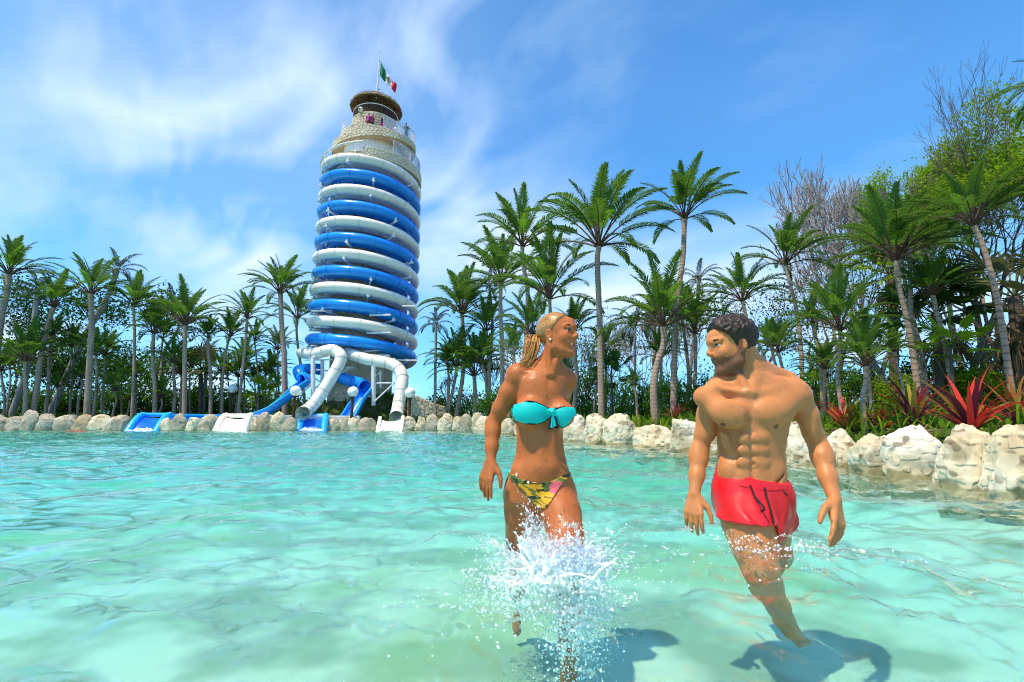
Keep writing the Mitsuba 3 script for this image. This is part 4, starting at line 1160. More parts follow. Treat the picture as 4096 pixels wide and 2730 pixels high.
def fit(out, tips, base, width, top):
    """Scales a skeleton to the height and half width it has in the photograph."""
    allp = np.vstack([p for p, _, _ in out])
    base = np.asarray(base, float)
    sx = width / max(np.percentile(np.abs(allp[:, 0] - base[0]), 98), 1e-6)
    sz = (top - base[2]) / max(allp[:, 2].max() - base[2], 1e-6)
    k = np.array([sx, (sx + sz) / 2, sz])
    return [(base + (p - base) * k, r, l) for p, r, l in out], [(base + (p - base) * k, d) for p, d in tips]


def tree(name, label, cat, group, foot, y, top, hw, seed, depth, bark, trunk_r, leaf=None, n=0, size=.1, lean=(0, 0), spread=32, first=.35, keep=.76, up=.12, kids=(2, 3), scatter=.3, low=None, twig=.0045):
    """foot: pixel of the trunk's foot; top: pixel row of the top; hw: half width of the crown in pixels."""
    b = at(foot[0], foot[1], y)
    gz = float(ground_z(b[:1], b[1:2])[0])
    b[2] = min(b[2], gz) - .2
    H = at(foot[0], top, y)[2] - b[2]
    out, tips = branches(b, (lean[0], lean[1], 1), H * first, trunk_r, seed, depth, spread, keep, up, kids=kids)
    out, tips = fit(out, tips, b, hw / FOCAL * y, b[2] + H)
    k = thing(name, label, cat, group)
    obj('trunk', mikit.ply(tube(out[0][0], np.maximum(out[0][1], .012), 10), 'mat_' + bark, smooth=50), k)
    thick = twig * y / 14
    limbs = [tube(p, np.maximum(r, thick * 1.3), 6 if l < 3 else 4, caps=False) for p, r, l in out[1:] if l < 4]
    fine = [(p, np.maximum(r, thick * (1.0 if l < depth else .7))) for p, r, l in out[1:] if l >= 4]
    for m in limbs[:40] if y < 20 else []:
        obj('limb', mikit.ply(m, 'mat_' + bark, smooth=50), k)
    rest = limbs[40:] if y < 20 else limbs
    if fine:
        rest = rest + [rods([p for p, _ in fine], [r for _, r in fine])]
    if rest:
        obj('twigs', mikit.ply(join(rest), 'mat_' + bark), k, kind='stuff')
    if leaf:
        pts = [p for p, _ in tips]
        if low is not None:
            zs = np.array([p[2] for p in pts])
            pts = [p for p in pts if p[2] > np.quantile(zs, low)]
        obj('crown', mikit.ply(leaf_cloud(pts, n, size, seed + 5, scatter), 'mat_' + leaf), k, kind='stuff')
    return k


def shrub(name, label, cat, px, top, bottom, hw, y, leaf, n, size, seed, group=None, lumps=26):
    rng = np.random.default_rng(seed)
    while y < 60:
        f0 = at(px, bottom, y)
        if float(shore_dist(f0[:1], f0[1:2])[0]) > .8:
            break
        y += .5
    c, t = at(px, bottom, y), at(px, top, y)
    gz = float(ground_z(c[:1], c[1:2])[0])
    z0 = min(c[2], gz)
    w, h = hw / FOCAL * y, t[2] - z0
    k = thing(name, label, cat, group)
    pts, st = [], []
    for _ in range(lumps):
        a, r, q = rng.uniform(0, 6.28), math.sqrt(rng.uniform(0, 1)), rng.uniform(.12, .95)
        e = math.sqrt(max(0, 1 - (q * .9) ** 2.2))
        p = np.array([c[0] + w * r * e * math.cos(a), c[1] + w * .8 * r * e * math.sin(a), z0 + h * q * rng.uniform(.75, 1.0)])
        pts.append(p)
        st.append(tube([[c[0] + (p[0] - c[0]) * .15, c[1] + (p[1] - c[1]) * .15, z0 - .1], (p + [c[0], c[1], z0]) / 2 + [0, 0, .1 * h], p], [.018 * y / 12 + .004, .012 * y / 12, .005 * y / 12], 4, caps=False))
    obj('stems', mikit.ply(join(st), 'mat_bark_brown'), k, kind='stuff')
    obj('foliage', mikit.ply(leaf_cloud(pts, n, size, seed + 1, min(w, h) * .20), 'mat_' + leaf), k, kind='stuff')
    return k


def strap(base, az, e0, l, w, bend, seed, segs=7):
    """One strap leaf, slightly channelled."""
    s = np.linspace(0, 1, segs)
    ang = np.radians(e0 - bend * s ** 1.5)
    x = np.concatenate([[0], np.cumsum(np.cos(ang[:-1]) * l / (segs - 1))])
    z = np.concatenate([[0], np.cumsum(np.sin(ang[:-1]) * l / (segs - 1))])
    ww = w * np.minimum(1, (1 - s) * 3.2 + .03) * (.55 + .45 * np.sin(math.pi * np.minimum(1, s * 1.1 + .25)))
    d, q = np.array([math.cos(az), math.sin(az)]), np.array([-math.sin(az), math.cos(az)])
    rows = [[np.array([*(d * a + q * o * h), b + abs(o) * h * .35]) for o in (-1, 0, 1)] for a, b, h in zip(x, z, ww)]
    v = np.array(rows).reshape(-1, 3) + np.asarray(base, float)
    f = [t for i in range(segs - 1) for j in range(2) for t in ([i * 3 + j, i * 3 + 3 + j, i * 3 + 4 + j], [i * 3 + j, i * 3 + 4 + j, i * 3 + 1 + j])]
    return v, np.array(f)


def straps(base, az, e0, l, w, bend, segs=4):
    """Many strap leaves at once."""
    n = len(base)
    s = np.linspace(0, 1, segs)
    ang = np.radians(e0[:, None] - bend[:, None] * s ** 1.5)
    step = (l / (segs - 1))[:, None]
    x = np.concatenate([np.zeros((n, 1)), np.cumsum(np.cos(ang[:, :-1]) * step, 1)], 1)
    z = np.concatenate([np.zeros((n, 1)), np.cumsum(np.sin(ang[:, :-1]) * step, 1)], 1)
    ww = w * np.minimum(1, (1 - s) * 3.2 + .03)
    ca, sa = np.cos(az)[:, None], np.sin(az)[:, None]
    rows = [np.stack([base[:, :1] + ca * x - sa * o * ww, base[:, 1:2] + sa * x + ca * o * ww, base[:, 2:] + z], -1) for o in (-1, 1)]
    v = np.stack(rows, 2).reshape(-1, 3)
    f = np.array([t for i in range(segs - 1) for t in ([i * 2, i * 2 + 2, i * 2 + 3], [i * 2, i * 2 + 3, i * 2 + 1])])
    return v, (f[None] + (np.arange(n) * segs * 2)[:, None, None]).reshape(-1, 3)


def bromeliad(label, px, py, y, l, seed, mats, n=22, wide=.034):
    rng = np.random.default_rng(seed)
    b = at(px, py, y)
    b[2] = max(b[2], float(ground_z(b[:1], b[1:2])[0]) - .05)
    k = thing('bromeliad', label, 'plant', 'red leaved bromeliads behind the right boulders')
    for i in range(n):
        q = i / n
        m = strap(b, i * 2.4 + rng.uniform(-.3, .3), 82 - 52 * q + rng.uniform(-8, 8), l * rng.uniform(.75, 1.1), wide * rng.uniform(.7, 1.15), rng.uniform(20, 85), i)
        obj('leaf', mikit.ply(m, 'mat_' + mats[i % len(mats)], smooth=60), k)
    obj('rosette', mikit.ply(ball(b + [0, 0, .02], l * .09, 1, 1.3), 'mat_leaf_plum', smooth=True), k)


def fan_leaf(base, tip, blade, seed, n=18):
    """A fan palm leaf: stalk and pleated blade of narrow fingers."""
    rng = np.random.default_rng(seed)
    base, tip = np.asarray(base, float), np.asarray(tip, float)
    d = unit(tip - base)
    s = unit(np.cross(d, [0, 0, 1.0]) + rng.normal(0, .2, 3))
    nrm = np.cross(s, d)
    v, f = [], []
    for i in range(n):
        a = (i / (n - 1) - .5) * math.radians(250)
        q = d * math.cos(a) + s * math.sin(a)
        l = blade * (.72 + .28 * math.cos(a)) * rng.uniform(.9, 1.05)
        w = np.cross(q, nrm) * blade * .055
        k = len(v)
        v += [tip, tip + q * l * .5 + w + nrm * .03 * blade, tip + q * l * .5 - w - nrm * .03 * blade, tip + q * l + np.array([0, 0, -.22 * l * rng.uniform(.4, 1.3)])]
        f += [[k, k + 1, k + 2], [k + 1, k + 3, k + 2]]
    return (np.array(v), np.array(f)), tube([base, (base + tip) / 2 + [0, 0, .05], tip], [.02 * blade + .004, .016 * blade, .012 * blade + .002], 5)


def fan_palm(label, foot, head, y, size, leaf, seed, n=18, trunk=.1, skirt=0):
    rng = np.random.default_rng(seed)
    h, b = at(*head, y), at(*foot, y)
    b[2] = float(ground_z(b[:1], b[1:2])[0]) - .2
    k = thing('fan_palm', label, 'palm tree', 'fan palms in the undergrowth')
    if trunk:
        obj('trunk', mikit.ply(tube(smooth_line([b, (b + h) / 2 + [.04, 0, 0], h], 12), trunk, 9), 'mat_bark_brown', smooth=50), k)
    for i in range(n):
        el, az = math.radians(75 - 95 * i / n + rng.uniform(-10, 10)), i * 2.4 + rng.uniform(-.3, .3)
        d = np.array([math.cos(el) * math.cos(az), math.cos(el) * math.sin(az), math.sin(el)])
        bl, st = fan_leaf(h, h + d * size * .62, size * .55, seed * 50 + i)
        lf = obj('leaf', mikit.ply(bl, 'mat_' + leaf), k)
        obj('stalk', mikit.ply(st, 'mat_leaf_olive', smooth=True), lf)
    for i in range(skirt):
        az = i * 2.4
        bl, st = fan_leaf(h - [0, 0, .1], h + np.array([.25 * size * math.cos(az), .25 * size * math.sin(az), -size * rng.uniform(.3, .8)]), size * .5, seed * 70 + i, 12)
        obj('dead_leaf', mikit.ply(bl, 'mat_leaf_dry'), k)


# right: the big bare tree, the tree with the yellow green canopy, trunks between the palms
tree('bare_tree', 'large bare grey tree with a rounded crown of fine twigs', 'tree', None, (3330, 1560), 19, 690, 200, 3, 9, 'bark_grey', .16, spread=25, first=.26, keep=.82, up=.12, kids=(2, 3), twig=.011)
tree('bare_tree', 'bare grey tree behind a palm, right of the large bare one', 'tree', None, (3510, 1560), 20, 635, 215, 36, 9, 'bark_grey', .16, spread=25, first=.26, keep=.82, up=.12, kids=(2, 3), twig=.011)
tree('canopy_tree', 'tall tree with a yellow green canopy at the right edge', 'tree', None, (3950, 1600), 13, 560, 400, 8, 8, 'bark_brown', .14, 'leaf_lime', 30000, .085, spread=30, first=.28, keep=.80, up=.05, kids=(2, 3), scatter=.17, low=.35, twig=.007)
tree('canopy_tree', 'tree with light green crown right of the big bare tree', 'tree', None, (3880, 1600), 15, 690, 230, 18, 7, 'bark_pale', .15, 'leaf_lime', 13000, .085, spread=30, first=.3, keep=.80, scatter=.18, low=.45, twig=.007)
tree('bare_tree', 'leafless tree whose twigs reach highest at the top right', 'tree', None, (4040, 1500), 11.5, 255, 250, 15, 8, 'bark_brown', .10, spread=26, first=.28, keep=.82, up=.16, kids=(2, 3), twig=.006)
tree('bare_tree', 'pale leaning trunk with few branches at the far right', 'tree', None, (3925, 1640), 10.5, 1010, 150, 24, 5, 'bark_pale', .13, spread=38, first=.52, lean=(-.05, .1), kids=(1, 2))
tree('bare_tree', 'grey tree with twisted limbs left of the palm group', 'tree', None, (3560, 1640), 14, 1000, 190, 27, 6, 'bark_pale', .14, 'leaf_mid', 700, .09, spread=34, first=.4, scatter=.35)
tree('bare_tree', 'pale branching tree just behind the man', 'tree', None, (3080, 1640), 15, 1160, 170, 31, 6, 'bark_pale', .11, 'leaf_olive', 1500, .09, spread=36, first=.32, scatter=.3)
tree('bare_tree', 'pale branching tree right of the man with olive leaves', 'tree', None, (3290, 1640), 14, 1120, 170, 34, 6, 'bark_pale', .12, 'leaf_olive', 1700, .085, spread=36, first=.35, scatter=.3)
for i, (x, t, w, y, sd, lf, where) in enumerate(((2230, 1290, 100, 24, 41, 0, 'behind the woman'), (2330, 1330, 90, 22, 42, 600, 'just right of the woman'), (2450, 1270, 120, 25, 43, 0, 'between the two tall middle palms'), (2560, 1260, 110, 23, 44, 500, 'left of the curved palm trunk'), (2680, 1240, 110, 24, 45, 900, 'behind the curved palm trunk'), (2780, 1180, 120, 21, 46, 1200, 'left of the man'), (2100, 1330, 90, 26, 47, 700, 'left of the woman'), (1950, 1370, 80, 38, 48, 500, 'between tower and woman'), (1795, 1490, 45, 37, 49, 200, 'beside the sloping stone wall'))):
    tree('thin_tree', f'thin bare branching tree {where}', 'tree', 'thin bare trees behind the palms', (x, 1660), y, t, w, sd, 6, 'bark_pale' if i % 2 else 'bark_grey', .06, 'leaf_mid' if lf else None, lf, .12, spread=28, first=.22, keep=.84, up=.2, scatter=.28, twig=.007)
# left: dense dark trees behind the palms
for i, (x, t, w, y, sd, lf, n, where) in enumerate(((520, 1180, 150, 52, 51, 'leaf_dark', 5200, 'in the middle of the left grove'), (40, 1150, 110, 50, 52, 'leaf_dark', 3000, 'at the left edge'), (200, 1330, 140, 54, 53, 'leaf_mid', 3000, 'behind the leaning trunks at the left'), (350, 1380, 120, 50, 54, 'leaf_dark', 3000, 'left of the middle of the left grove'), (640, 1420, 110, 53, 55, 'leaf_mid', 2200, 'right of the middle of the left grove'), (120, 1440, 120, 48, 56, 'leaf_dark', 2600, 'low at the left edge'), (450, 1450, 120, 47, 57, 'leaf_mid', 2400, 'low in the middle of the left grove'))):
    tree('broadleaf_tree', f'dark leafy tree {where}', 'tree', 'leafy trees behind the left palms', (x, 1650), y, t, w, sd, 5, 'bark_grey', .16, lf, int(n * .85), .32, spread=36, first=.3, scatter=.6)
for i, (x, t, w, y, sd, lf, n, where) in enumerate(((60, 1560, 90, 45, 61, 'leaf_dark', 1500, 'at the left edge'), (210, 1570, 90, 45, 62, 'leaf_mid', 1500, 'second from the left'), (340, 1580, 80, 46, 63, 'leaf_dark', 1400, 'third from the left'), (470, 1560, 90, 45, 64, 'leaf_mid', 1500, 'fourth from the left'), (590, 1570, 90, 45, 65, 'leaf_dark', 1500, 'fifth from the left'), (700, 1560, 80, 46, 66, 'leaf_mid', 1500, 'sixth from the left'), (800, 1550, 80, 46, 67, 'leaf_lime', 1500, 'seventh from the left'), (900, 1545, 90, 47, 68, 'leaf_mid', 1500, 'eighth from the left'), (1010, 1550, 80, 48, 69, 'leaf_lime', 1300, 'ninth from the left'), (1110, 1570, 70, 48, 70, 'leaf_mid', 1200, 'tenth from the left'), (1200, 1590, 60, 52, 71, 'leaf_dark', 1000, 'behind the mound'))):
    shrub('shrub', f'rounded green shrub {where} behind the far boulders', 'shrub', x, t, 1660, w * 1.15, y, lf, int(n * 1.4), .30, sd, 'shrubs behind the far boulders')
# shrubs in the middle and on the right
for i, (x, t, bt, w, y, lf, n, sz, sd, label) in enumerate(((1760, 1592, 1640, 90, 40, 'leaf_dark', 1000, .2, 81, 'low dark shrub right of the sloping stone wall'), (1880, 1570, 1660, 80, 37, 'leaf_mid', 1100, .18, 82, 'green shrub at the foot of the palms right of the tower'), (1990, 1540, 1660, 80, 33, 'leaf_mid', 1200, .16, 83, 'green shrub left of the woman behind the boulders'), (2110, 1500, 1670, 90, 26, 'leaf_mid', 1500, .13, 84, 'green shrub hidden partly by the shoulder of the woman'), (2250, 1510, 1680, 80, 23, 'leaf_lime', 1500, .11, 85, 'bright green shrub directly right of the woman'),
        (2350, 1480, 1680, 90, 21, 'leaf_mid', 1800, .10, 86, 'green shrub left of the tallest middle palm'), (2470, 1500, 1690, 100, 20, 'leaf_lime', 1900, .09, 87, 'bright green shrub right of the tallest middle palm'), (2580, 1510, 1690, 90, 19, 'leaf_mid', 1700, .09, 88, 'green shrub left of the curved palm'), (2700, 1500, 1700, 90, 17, 'leaf_lime', 1800, .085, 89, 'bright green shrub right of the curved palm'), (2800, 1470, 1700, 90, 16, 'leaf_mid', 1900, .08, 90, 'green shrub left of the man'),
        (3260, 1510, 1720, 90, 13, 'leaf_lime', 2000, .075, 91, 'bright green shrub next to the shoulder of the man'), (3380, 1470, 1720, 100, 14, 'leaf_mid', 2200, .075, 92, 'green shrub behind the slim right palms'), (3500, 1450, 1720, 110, 15, 'leaf_olive', 2400, .07, 93, 'olive twiggy shrub behind the short right palms'), (3620, 1500, 1700, 100, 13, 'leaf_lime', 2200, .075, 94, 'bright green shrub left of the group of three trunks'), (3740, 1400, 1700, 120, 13.5, 'leaf_dark', 2600, .08, 95, 'tall dark green shrub right of the group of three trunks'),
        (3860, 1450, 1700, 110, 11, 'leaf_mid', 2400, .075, 96, 'green shrub left of the leaning right palm'), (3990, 1480, 1700, 120, 10, 'leaf_lime', 2600, .075, 97, 'bright green shrub by the leaning right palm'), (4080, 1300, 1700, 120, 13, 'leaf_dark', 3000, .08, 98, 'tall dark shrub at the right edge'))):
    shrub('shrub', label, 'shrub', x, t, bt, w * 1.15, y, lf, int(n * 1.5), sz * 1.25, sd, None, 34)
fan_palm('yellow green fan palm left of the group of three trunks', (3570, 1650), (3560, 1100), 13, 1.35, 'leaf_lime', 3, 16, .12, 8)
fan_palm('dark fan palm with hanging leaves right of the group of three trunks', (3750, 1650), (3745, 1260), 10.5, 1.25, 'leaf_dark', 5, 20, .10, 8)
fan_palm('fan palm with a brown skirt of dead leaves at the right edge', (4075, 1650), (4060, 1190), 9.5, 1.35, 'leaf_olive', 6, 16, .12, 22)
fan_palm('bright green fan palm low between the right trunks', (3790, 1600), (3800, 1395), 9.0, .75, 'leaf_lime', 7, 12, .03)
fan_palm('low green fan palm beside the shoulder of the man', (3255, 1640), (3262, 1560), 11, .75, 'leaf_lime', 8, 12, .03)
fan_palm('yellowish fan palm among the left planted palms', (805, 1640), (803, 1500), 44, 3.2, 'leaf_olive', 9, 14, .2)
fan_palm('low fan palm right of the tallest middle palm', (2440, 1650), (2445, 1510), 18, 1.2, 'leaf_dark', 10, 12, .04)
fan_palm('bright green broad fan palm left of the blue flume', (1040, 1640), (1040, 1590), 42, 2.4, 'leaf_lime', 11, 12, .08)
for label, px, py, y, l, sd, ms, n in (('bronze and red bromeliad nearest the arm of the man', 3395, 1745, 7.2, .75, 1, ('leaf_bronze', 'leaf_red', 'leaf_bronze', 'leaf_yellow', 'leaf_red'), 26), ('plum and pink bromeliad at the foot of three trunks', 3660, 1690, 6.6, .78, 2, ('leaf_plum', 'leaf_plum', 'leaf_red', 'leaf_yellow'), 24), ('large scarlet bromeliad between the right boulders', 3888, 1735, 5.2, .82, 3, ('leaf_red', 'leaf_bronze', 'leaf_plum', 'leaf_red', 'leaf_bronze'), 30),
                                    ('bronze bromeliad at the right edge', 4080, 1700, 5.6, .7, 4, ('leaf_bronze', 'leaf_red', 'leaf_plum'), 22), ('small reddish bromeliad right of the curved palm', 2700, 1690, 13.0, .8, 5, ('leaf_plum', 'leaf_bronze', 'leaf_red'), 16), ('orange bromeliad at the foot of the short right palms', 3530, 1730, 7.0, .55, 6, ('leaf_bronze', 'leaf_red'), 18)):
    bromeliad(label, px, py, y, l, sd, ms, n)
# undergrowth nobody could count: blades and small leaves over the ground behind the boulders
rng = np.random.default_rng(77)
for name, xs, ys, n, l, w, m in (('undergrowth', (2.2, 13), (4.5, 22), 5200, (.2, .55), .014, 'leaf_lime'), ('undergrowth', (1.0, 16), (5, 26), 5200, (.25, .7), .018, 'leaf_mid'), ('dry_litter', (2.5, 12), (4.5, 18), 3000, (.15, .4), .016, 'leaf_dry'), ('undergrowth', (-46, -3), (34, 48), 7000, (.4, 1.0), .05, 'leaf_mid'), ('undergrowth', (-20, -6), (33.5, 40), 2500, (.2, .55), .035, 'leaf_olive')):
    x, y = rng.uniform(*xs, n), rng.uniform(*ys, n)
    d = shore_dist(x, y)
    ok = (d > .55) & (np.hypot(x - TOWER[0], y - TOWER[1]) > 3)
    x, y = x[ok], y[ok]
    z = ground_z(x, y, d[ok])
    k = len(x)
    e0 = rng.uniform(5, 50, k) if 'dry' in name else rng.uniform(35, 88, k)
    blades = straps(np.column_stack([x, y, z - .02]), rng.uniform(0, 6.28, k), e0, rng.uniform(*l, k), w, rng.uniform(20, 110, k))
    obj(name, mikit.ply(blades, 'mat_' + m), None, 'dry brown leaf litter and stalks on the ground behind the right boulders' if 'dry' in name else f'{"yellow green" if m == "leaf_lime" else "olive" if m == "leaf_olive" else "green"} ground cover {"on the right bank" if xs[1] > 0 else "on the mound below the tower" if m == "leaf_olive" else "under the left palms"}', 'undergrowth', kind='stuff')

# ---------------------------------------------------------------- figures: one continuous surface from joints and muscles
class Sculpt:
    """A distance field on a grid; bones and muscles are blended into it, then its surface is taken as one mesh."""

    def __init__(self, lo, hi, h):
        self.lo, self.h = np.asarray(lo, float), h
        self.n = np.ceil((np.asarray(hi, float) - self.lo) / h).astype(int) + 1
        self.f = np.full(self.n, .3, np.float32)
        self.ax = [(self.lo[i] + h * np.arange(self.n[i])).astype(np.float32) for i in range(3)]

    def box(self, lo, hi):
        a = np.clip(np.floor((np.asarray(lo) - self.lo) / self.h).astype(int), 0, self.n)
        b = np.clip(np.ceil((np.asarray(hi) - self.lo) / self.h).astype(int) + 1, 0, self.n)
        s = tuple(slice(x, y) for x, y in zip(a, b))
        return s, (self.ax[0][s[0]][:, None, None], self.ax[1][s[1]][None, :, None], self.ax[2][s[2]][None, None, :])

    def blend(self, s, d, k, sub=False):
        f = self.f[s]
        if f.size == 0:
            return
        d = d.astype(np.float32)
        if sub:
            d = -d
            h = np.maximum(k - np.abs(f - d), 0) / k
            self.f[s] = np.maximum(f, d) + h * h * k * .25
        else:
            h = np.maximum(k - np.abs(f - d), 0) / k
            self.f[s] = np.minimum(f, d) - h * h * k * .25

    def cone(self, a, b, ra, rb, k=.02, sub=False):
        a, b = np.asarray(a, float), np.asarray(b, float)
        m = max(ra, rb) + k + .025
        s, (X, Y, Z) = self.box(np.minimum(a, b) - m, np.maximum(a, b) + m)
        t = b - a
        q = np.clip(((X - a[0]) * t[0] + (Y - a[1]) * t[1] + (Z - a[2]) * t[2]) / max(t @ t, 1e-12), 0, 1)
        d = np.sqrt((X - a[0] - q * t[0]) ** 2 + (Y - a[1] - q * t[1]) ** 2 + (Z - a[2] - q * t[2]) ** 2) - (ra + (rb - ra) * q)
        self.blend(s, d, k, sub)

    def chain(self, pts, radii, k=.02):
        for i in range(len(pts) - 1):
            self.cone(pts[i], pts[i + 1], radii[i], radii[i + 1], k)

    def ell(self, c, r, axes=None, k=.02, sub=False):
        c, r = np.asarray(c, float), np.asarray(r, float)
        A = np.eye(3) if axes is None else np.array([unit(a) for a in axes])
        m = r.max() + k + .025
        s, (X, Y, Z) = self.box(c - m, c + m)
        p = [(X - c[0]) * A[i, 0] + (Y - c[1]) * A[i, 1] + (Z - c[2]) * A[i, 2] for i in range(3)]
        k0 = np.sqrt(sum((p[i] / r[i]) ** 2 for i in range(3)))
        k1 = np.sqrt(sum((p[i] / r[i] ** 2) ** 2 for i in range(3)))
        self.blend(s, k0 * (k0 - 1) / np.maximum(k1, 1e-6), k, sub)

    def loft(self, rows, k=.02, p=2.3):
        """rows: (x, y, z, half width, half depth, yaw in degrees) from low to high."""
        R = np.array(sorted(rows, key=lambda r: r[2]), float)
        z0, z1 = R[0, 2], R[-1, 2]
        m = R[:, 3].max() + k + .03
        s, (X, Y, Z) = self.box([R[:, 0].min() - m, R[:, 1].min() - m, z0 - .05], [R[:, 0].max() + m, R[:, 1].max() + m, z1 + .05])
        zz = np.clip(self.ax[2][s[2]], z0, z1)
        from scipy.interpolate import PchipInterpolator
        I = [PchipInterpolator(R[:, 2], R[:, i])(zz).astype(np.float32)[None, None, :] for i in (0, 1, 3, 4, 5)]
        c, sn = np.cos(np.radians(I[4])), np.sin(np.radians(I[4]))
        dx, dy = X - I[0], Y - I[1]
        u, v = dx * c + dy * sn, -dx * sn + dy * c
        q = (np.abs(u / I[2]) ** p + np.abs(v / I[3]) ** p) ** (1 / p)
        g = np.sqrt((u / I[2] ** 2) ** 2 + (v / I[3] ** 2) ** 2) / np.maximum(np.sqrt((u / I[2]) ** 2 + (v / I[3]) ** 2), 1e-6)
        d = (q - 1) / np.maximum(g, 1e-6)
        e = np.maximum(np.abs(Z - np.clip(Z, z0, z1)), 0)
        d = np.where(e > 0, np.sqrt(np.maximum(d, 0) ** 2 + e ** 2), d)
        self.blend(s, d, k)

    def mesh(self, f=None, smooth=1):
        """Surface nets: (vertices, quads)."""
        f = self.f if f is None else f
        g = f < 0
        c = g[:-1, :-1, :-1].astype(np.int8)
        for i, j, k in ((1, 0, 0), (0, 1, 0), (0, 0, 1), (1, 1, 0), (1, 0, 1), (0, 1, 1), (1, 1, 1)):
            c += g[i:g.shape[0] - 1 + i, j:g.shape[1] - 1 + j, k:g.shape[2] - 1 + k]
        cells = np.flatnonzero(((c > 0) & (c < 8)).ravel())
        shp = c.shape
        I = np.stack(np.unravel_index(cells, shp), 1)
        corner = np.array([[i, j, k] for i in (0, 1) for j in (0, 1) for k in (0, 1)])
        val = np.stack([f[tuple((I + o).T)] for o in corner], 1)
        acc, cnt = np.zeros((len(I), 3)), np.zeros(len(I))
        for a in range(8):
            for b in range(a + 1, 8):
                if np.abs(corner[a] - corner[b]).sum() == 1:
                    x = (val[:, a] < 0) != (val[:, b] < 0)
                    t = val[x, a] / (val[x, a] - val[x, b])
                    acc[x] += corner[a] + (corner[b] - corner[a]) * t[:, None]
                    cnt[x] += 1
        v = self.lo + self.h * (I + acc / cnt[:, None])
        quads = []
        for ax in range(3):
            sl0 = [slice(1, -1)] * 3
            sl1 = [slice(1, -1)] * 3
            sl0[ax], sl1[ax] = slice(0, -1), slice(1, None)
            x = g[tuple(sl0)] != g[tuple(sl1)]
            E = np.stack(np.nonzero(x), 1)
            ins = g[tuple(sl0)][x]
            off = np.ones(3, int)
            off[ax] = 0
            E = E + off
            u, w = (ax + 1) % 3, (ax + 2) % 3
            q = []
            for du, dw in ((-1, -1), (0, -1), (0, 0), (-1, 0)):
                o = np.zeros(3, int)
                o[u], o[w] = du, dw
                q.append(np.searchsorted(cells, np.ravel_multi_index((E + o).T, shp)))
            q = np.stack(q, 1)
            q[~ins] = q[~ins][:, ::-1]
            quads.append(q)
        q = np.vstack(quads)
        for _ in range(smooth):
            v2, n = np.zeros_like(v), np.zeros(len(v))
            for a in range(4):
                np.add.at(v2, q[:, a], v[q[:, (a + 1) % 4]] + v[q[:, (a + 3) % 4]])
                np.add.at(n, q[:, a], 2)
            v = .5 * v + .5 * v2 / np.maximum(n, 1)[:, None]
        return v, q

    def front(self, x, z, f=None):
        """The nearest surface point seen from the camera side at (x, z)."""
        f = self.f if f is None else f
        i, k = int(round((x - self.lo[0]) / self.h)), int(round((z - self.lo[2]) / self.h))
        col = f[np.clip(i, 0, self.n[0] - 1), :, np.clip(k, 0, self.n[2] - 1)]
        j = np.flatnonzero(col < 0)
        return np.array([x, self.ax[1][j[0]] if len(j) else self.ax[1][-1], z])


class Head:
    """Local frame of a head: f forwards, l to its left, u up; origin between the ears."""

    def __init__(self, o, yaw, pitch, roll, s):
        a, p = math.radians(yaw), math.radians(pitch)
        f = np.array([math.sin(a) * math.cos(p), -math.cos(a) * math.cos(p), math.sin(p)])
        u = np.array([-math.sin(a) * math.sin(p), math.cos(a) * math.sin(p), math.cos(p)])
        l = np.cross(u, f)
        c, q = math.cos(math.radians(roll)), math.sin(math.radians(roll))
        self.o, self.s, self.f, self.l, self.u = np.asarray(o, float), s, f, l * c + u * q, u * c - l * q

    def __call__(self, f, l, u):
        return self.o + self.s * (f * self.f + l * self.l + u * self.u)

    def local(self, v):
        d = (np.asarray(v) - self.o) / self.s
        return d @ self.f, d @ self.l, d @ self.u

    def grid(self, S, s):
        _, (X, Y, Z) = None, (S.ax[0][s[0]][:, None, None], S.ax[1][s[1]][None, :, None], S.ax[2][s[2]][None, None, :])
        P = [(X - self.o[0]) / self.s, (Y - self.o[1]) / self.s, (Z - self.o[2]) / self.s]
        return [sum(P[i] * ax[i] for i in range(3)) for ax in (self.f, self.l, self.u)]


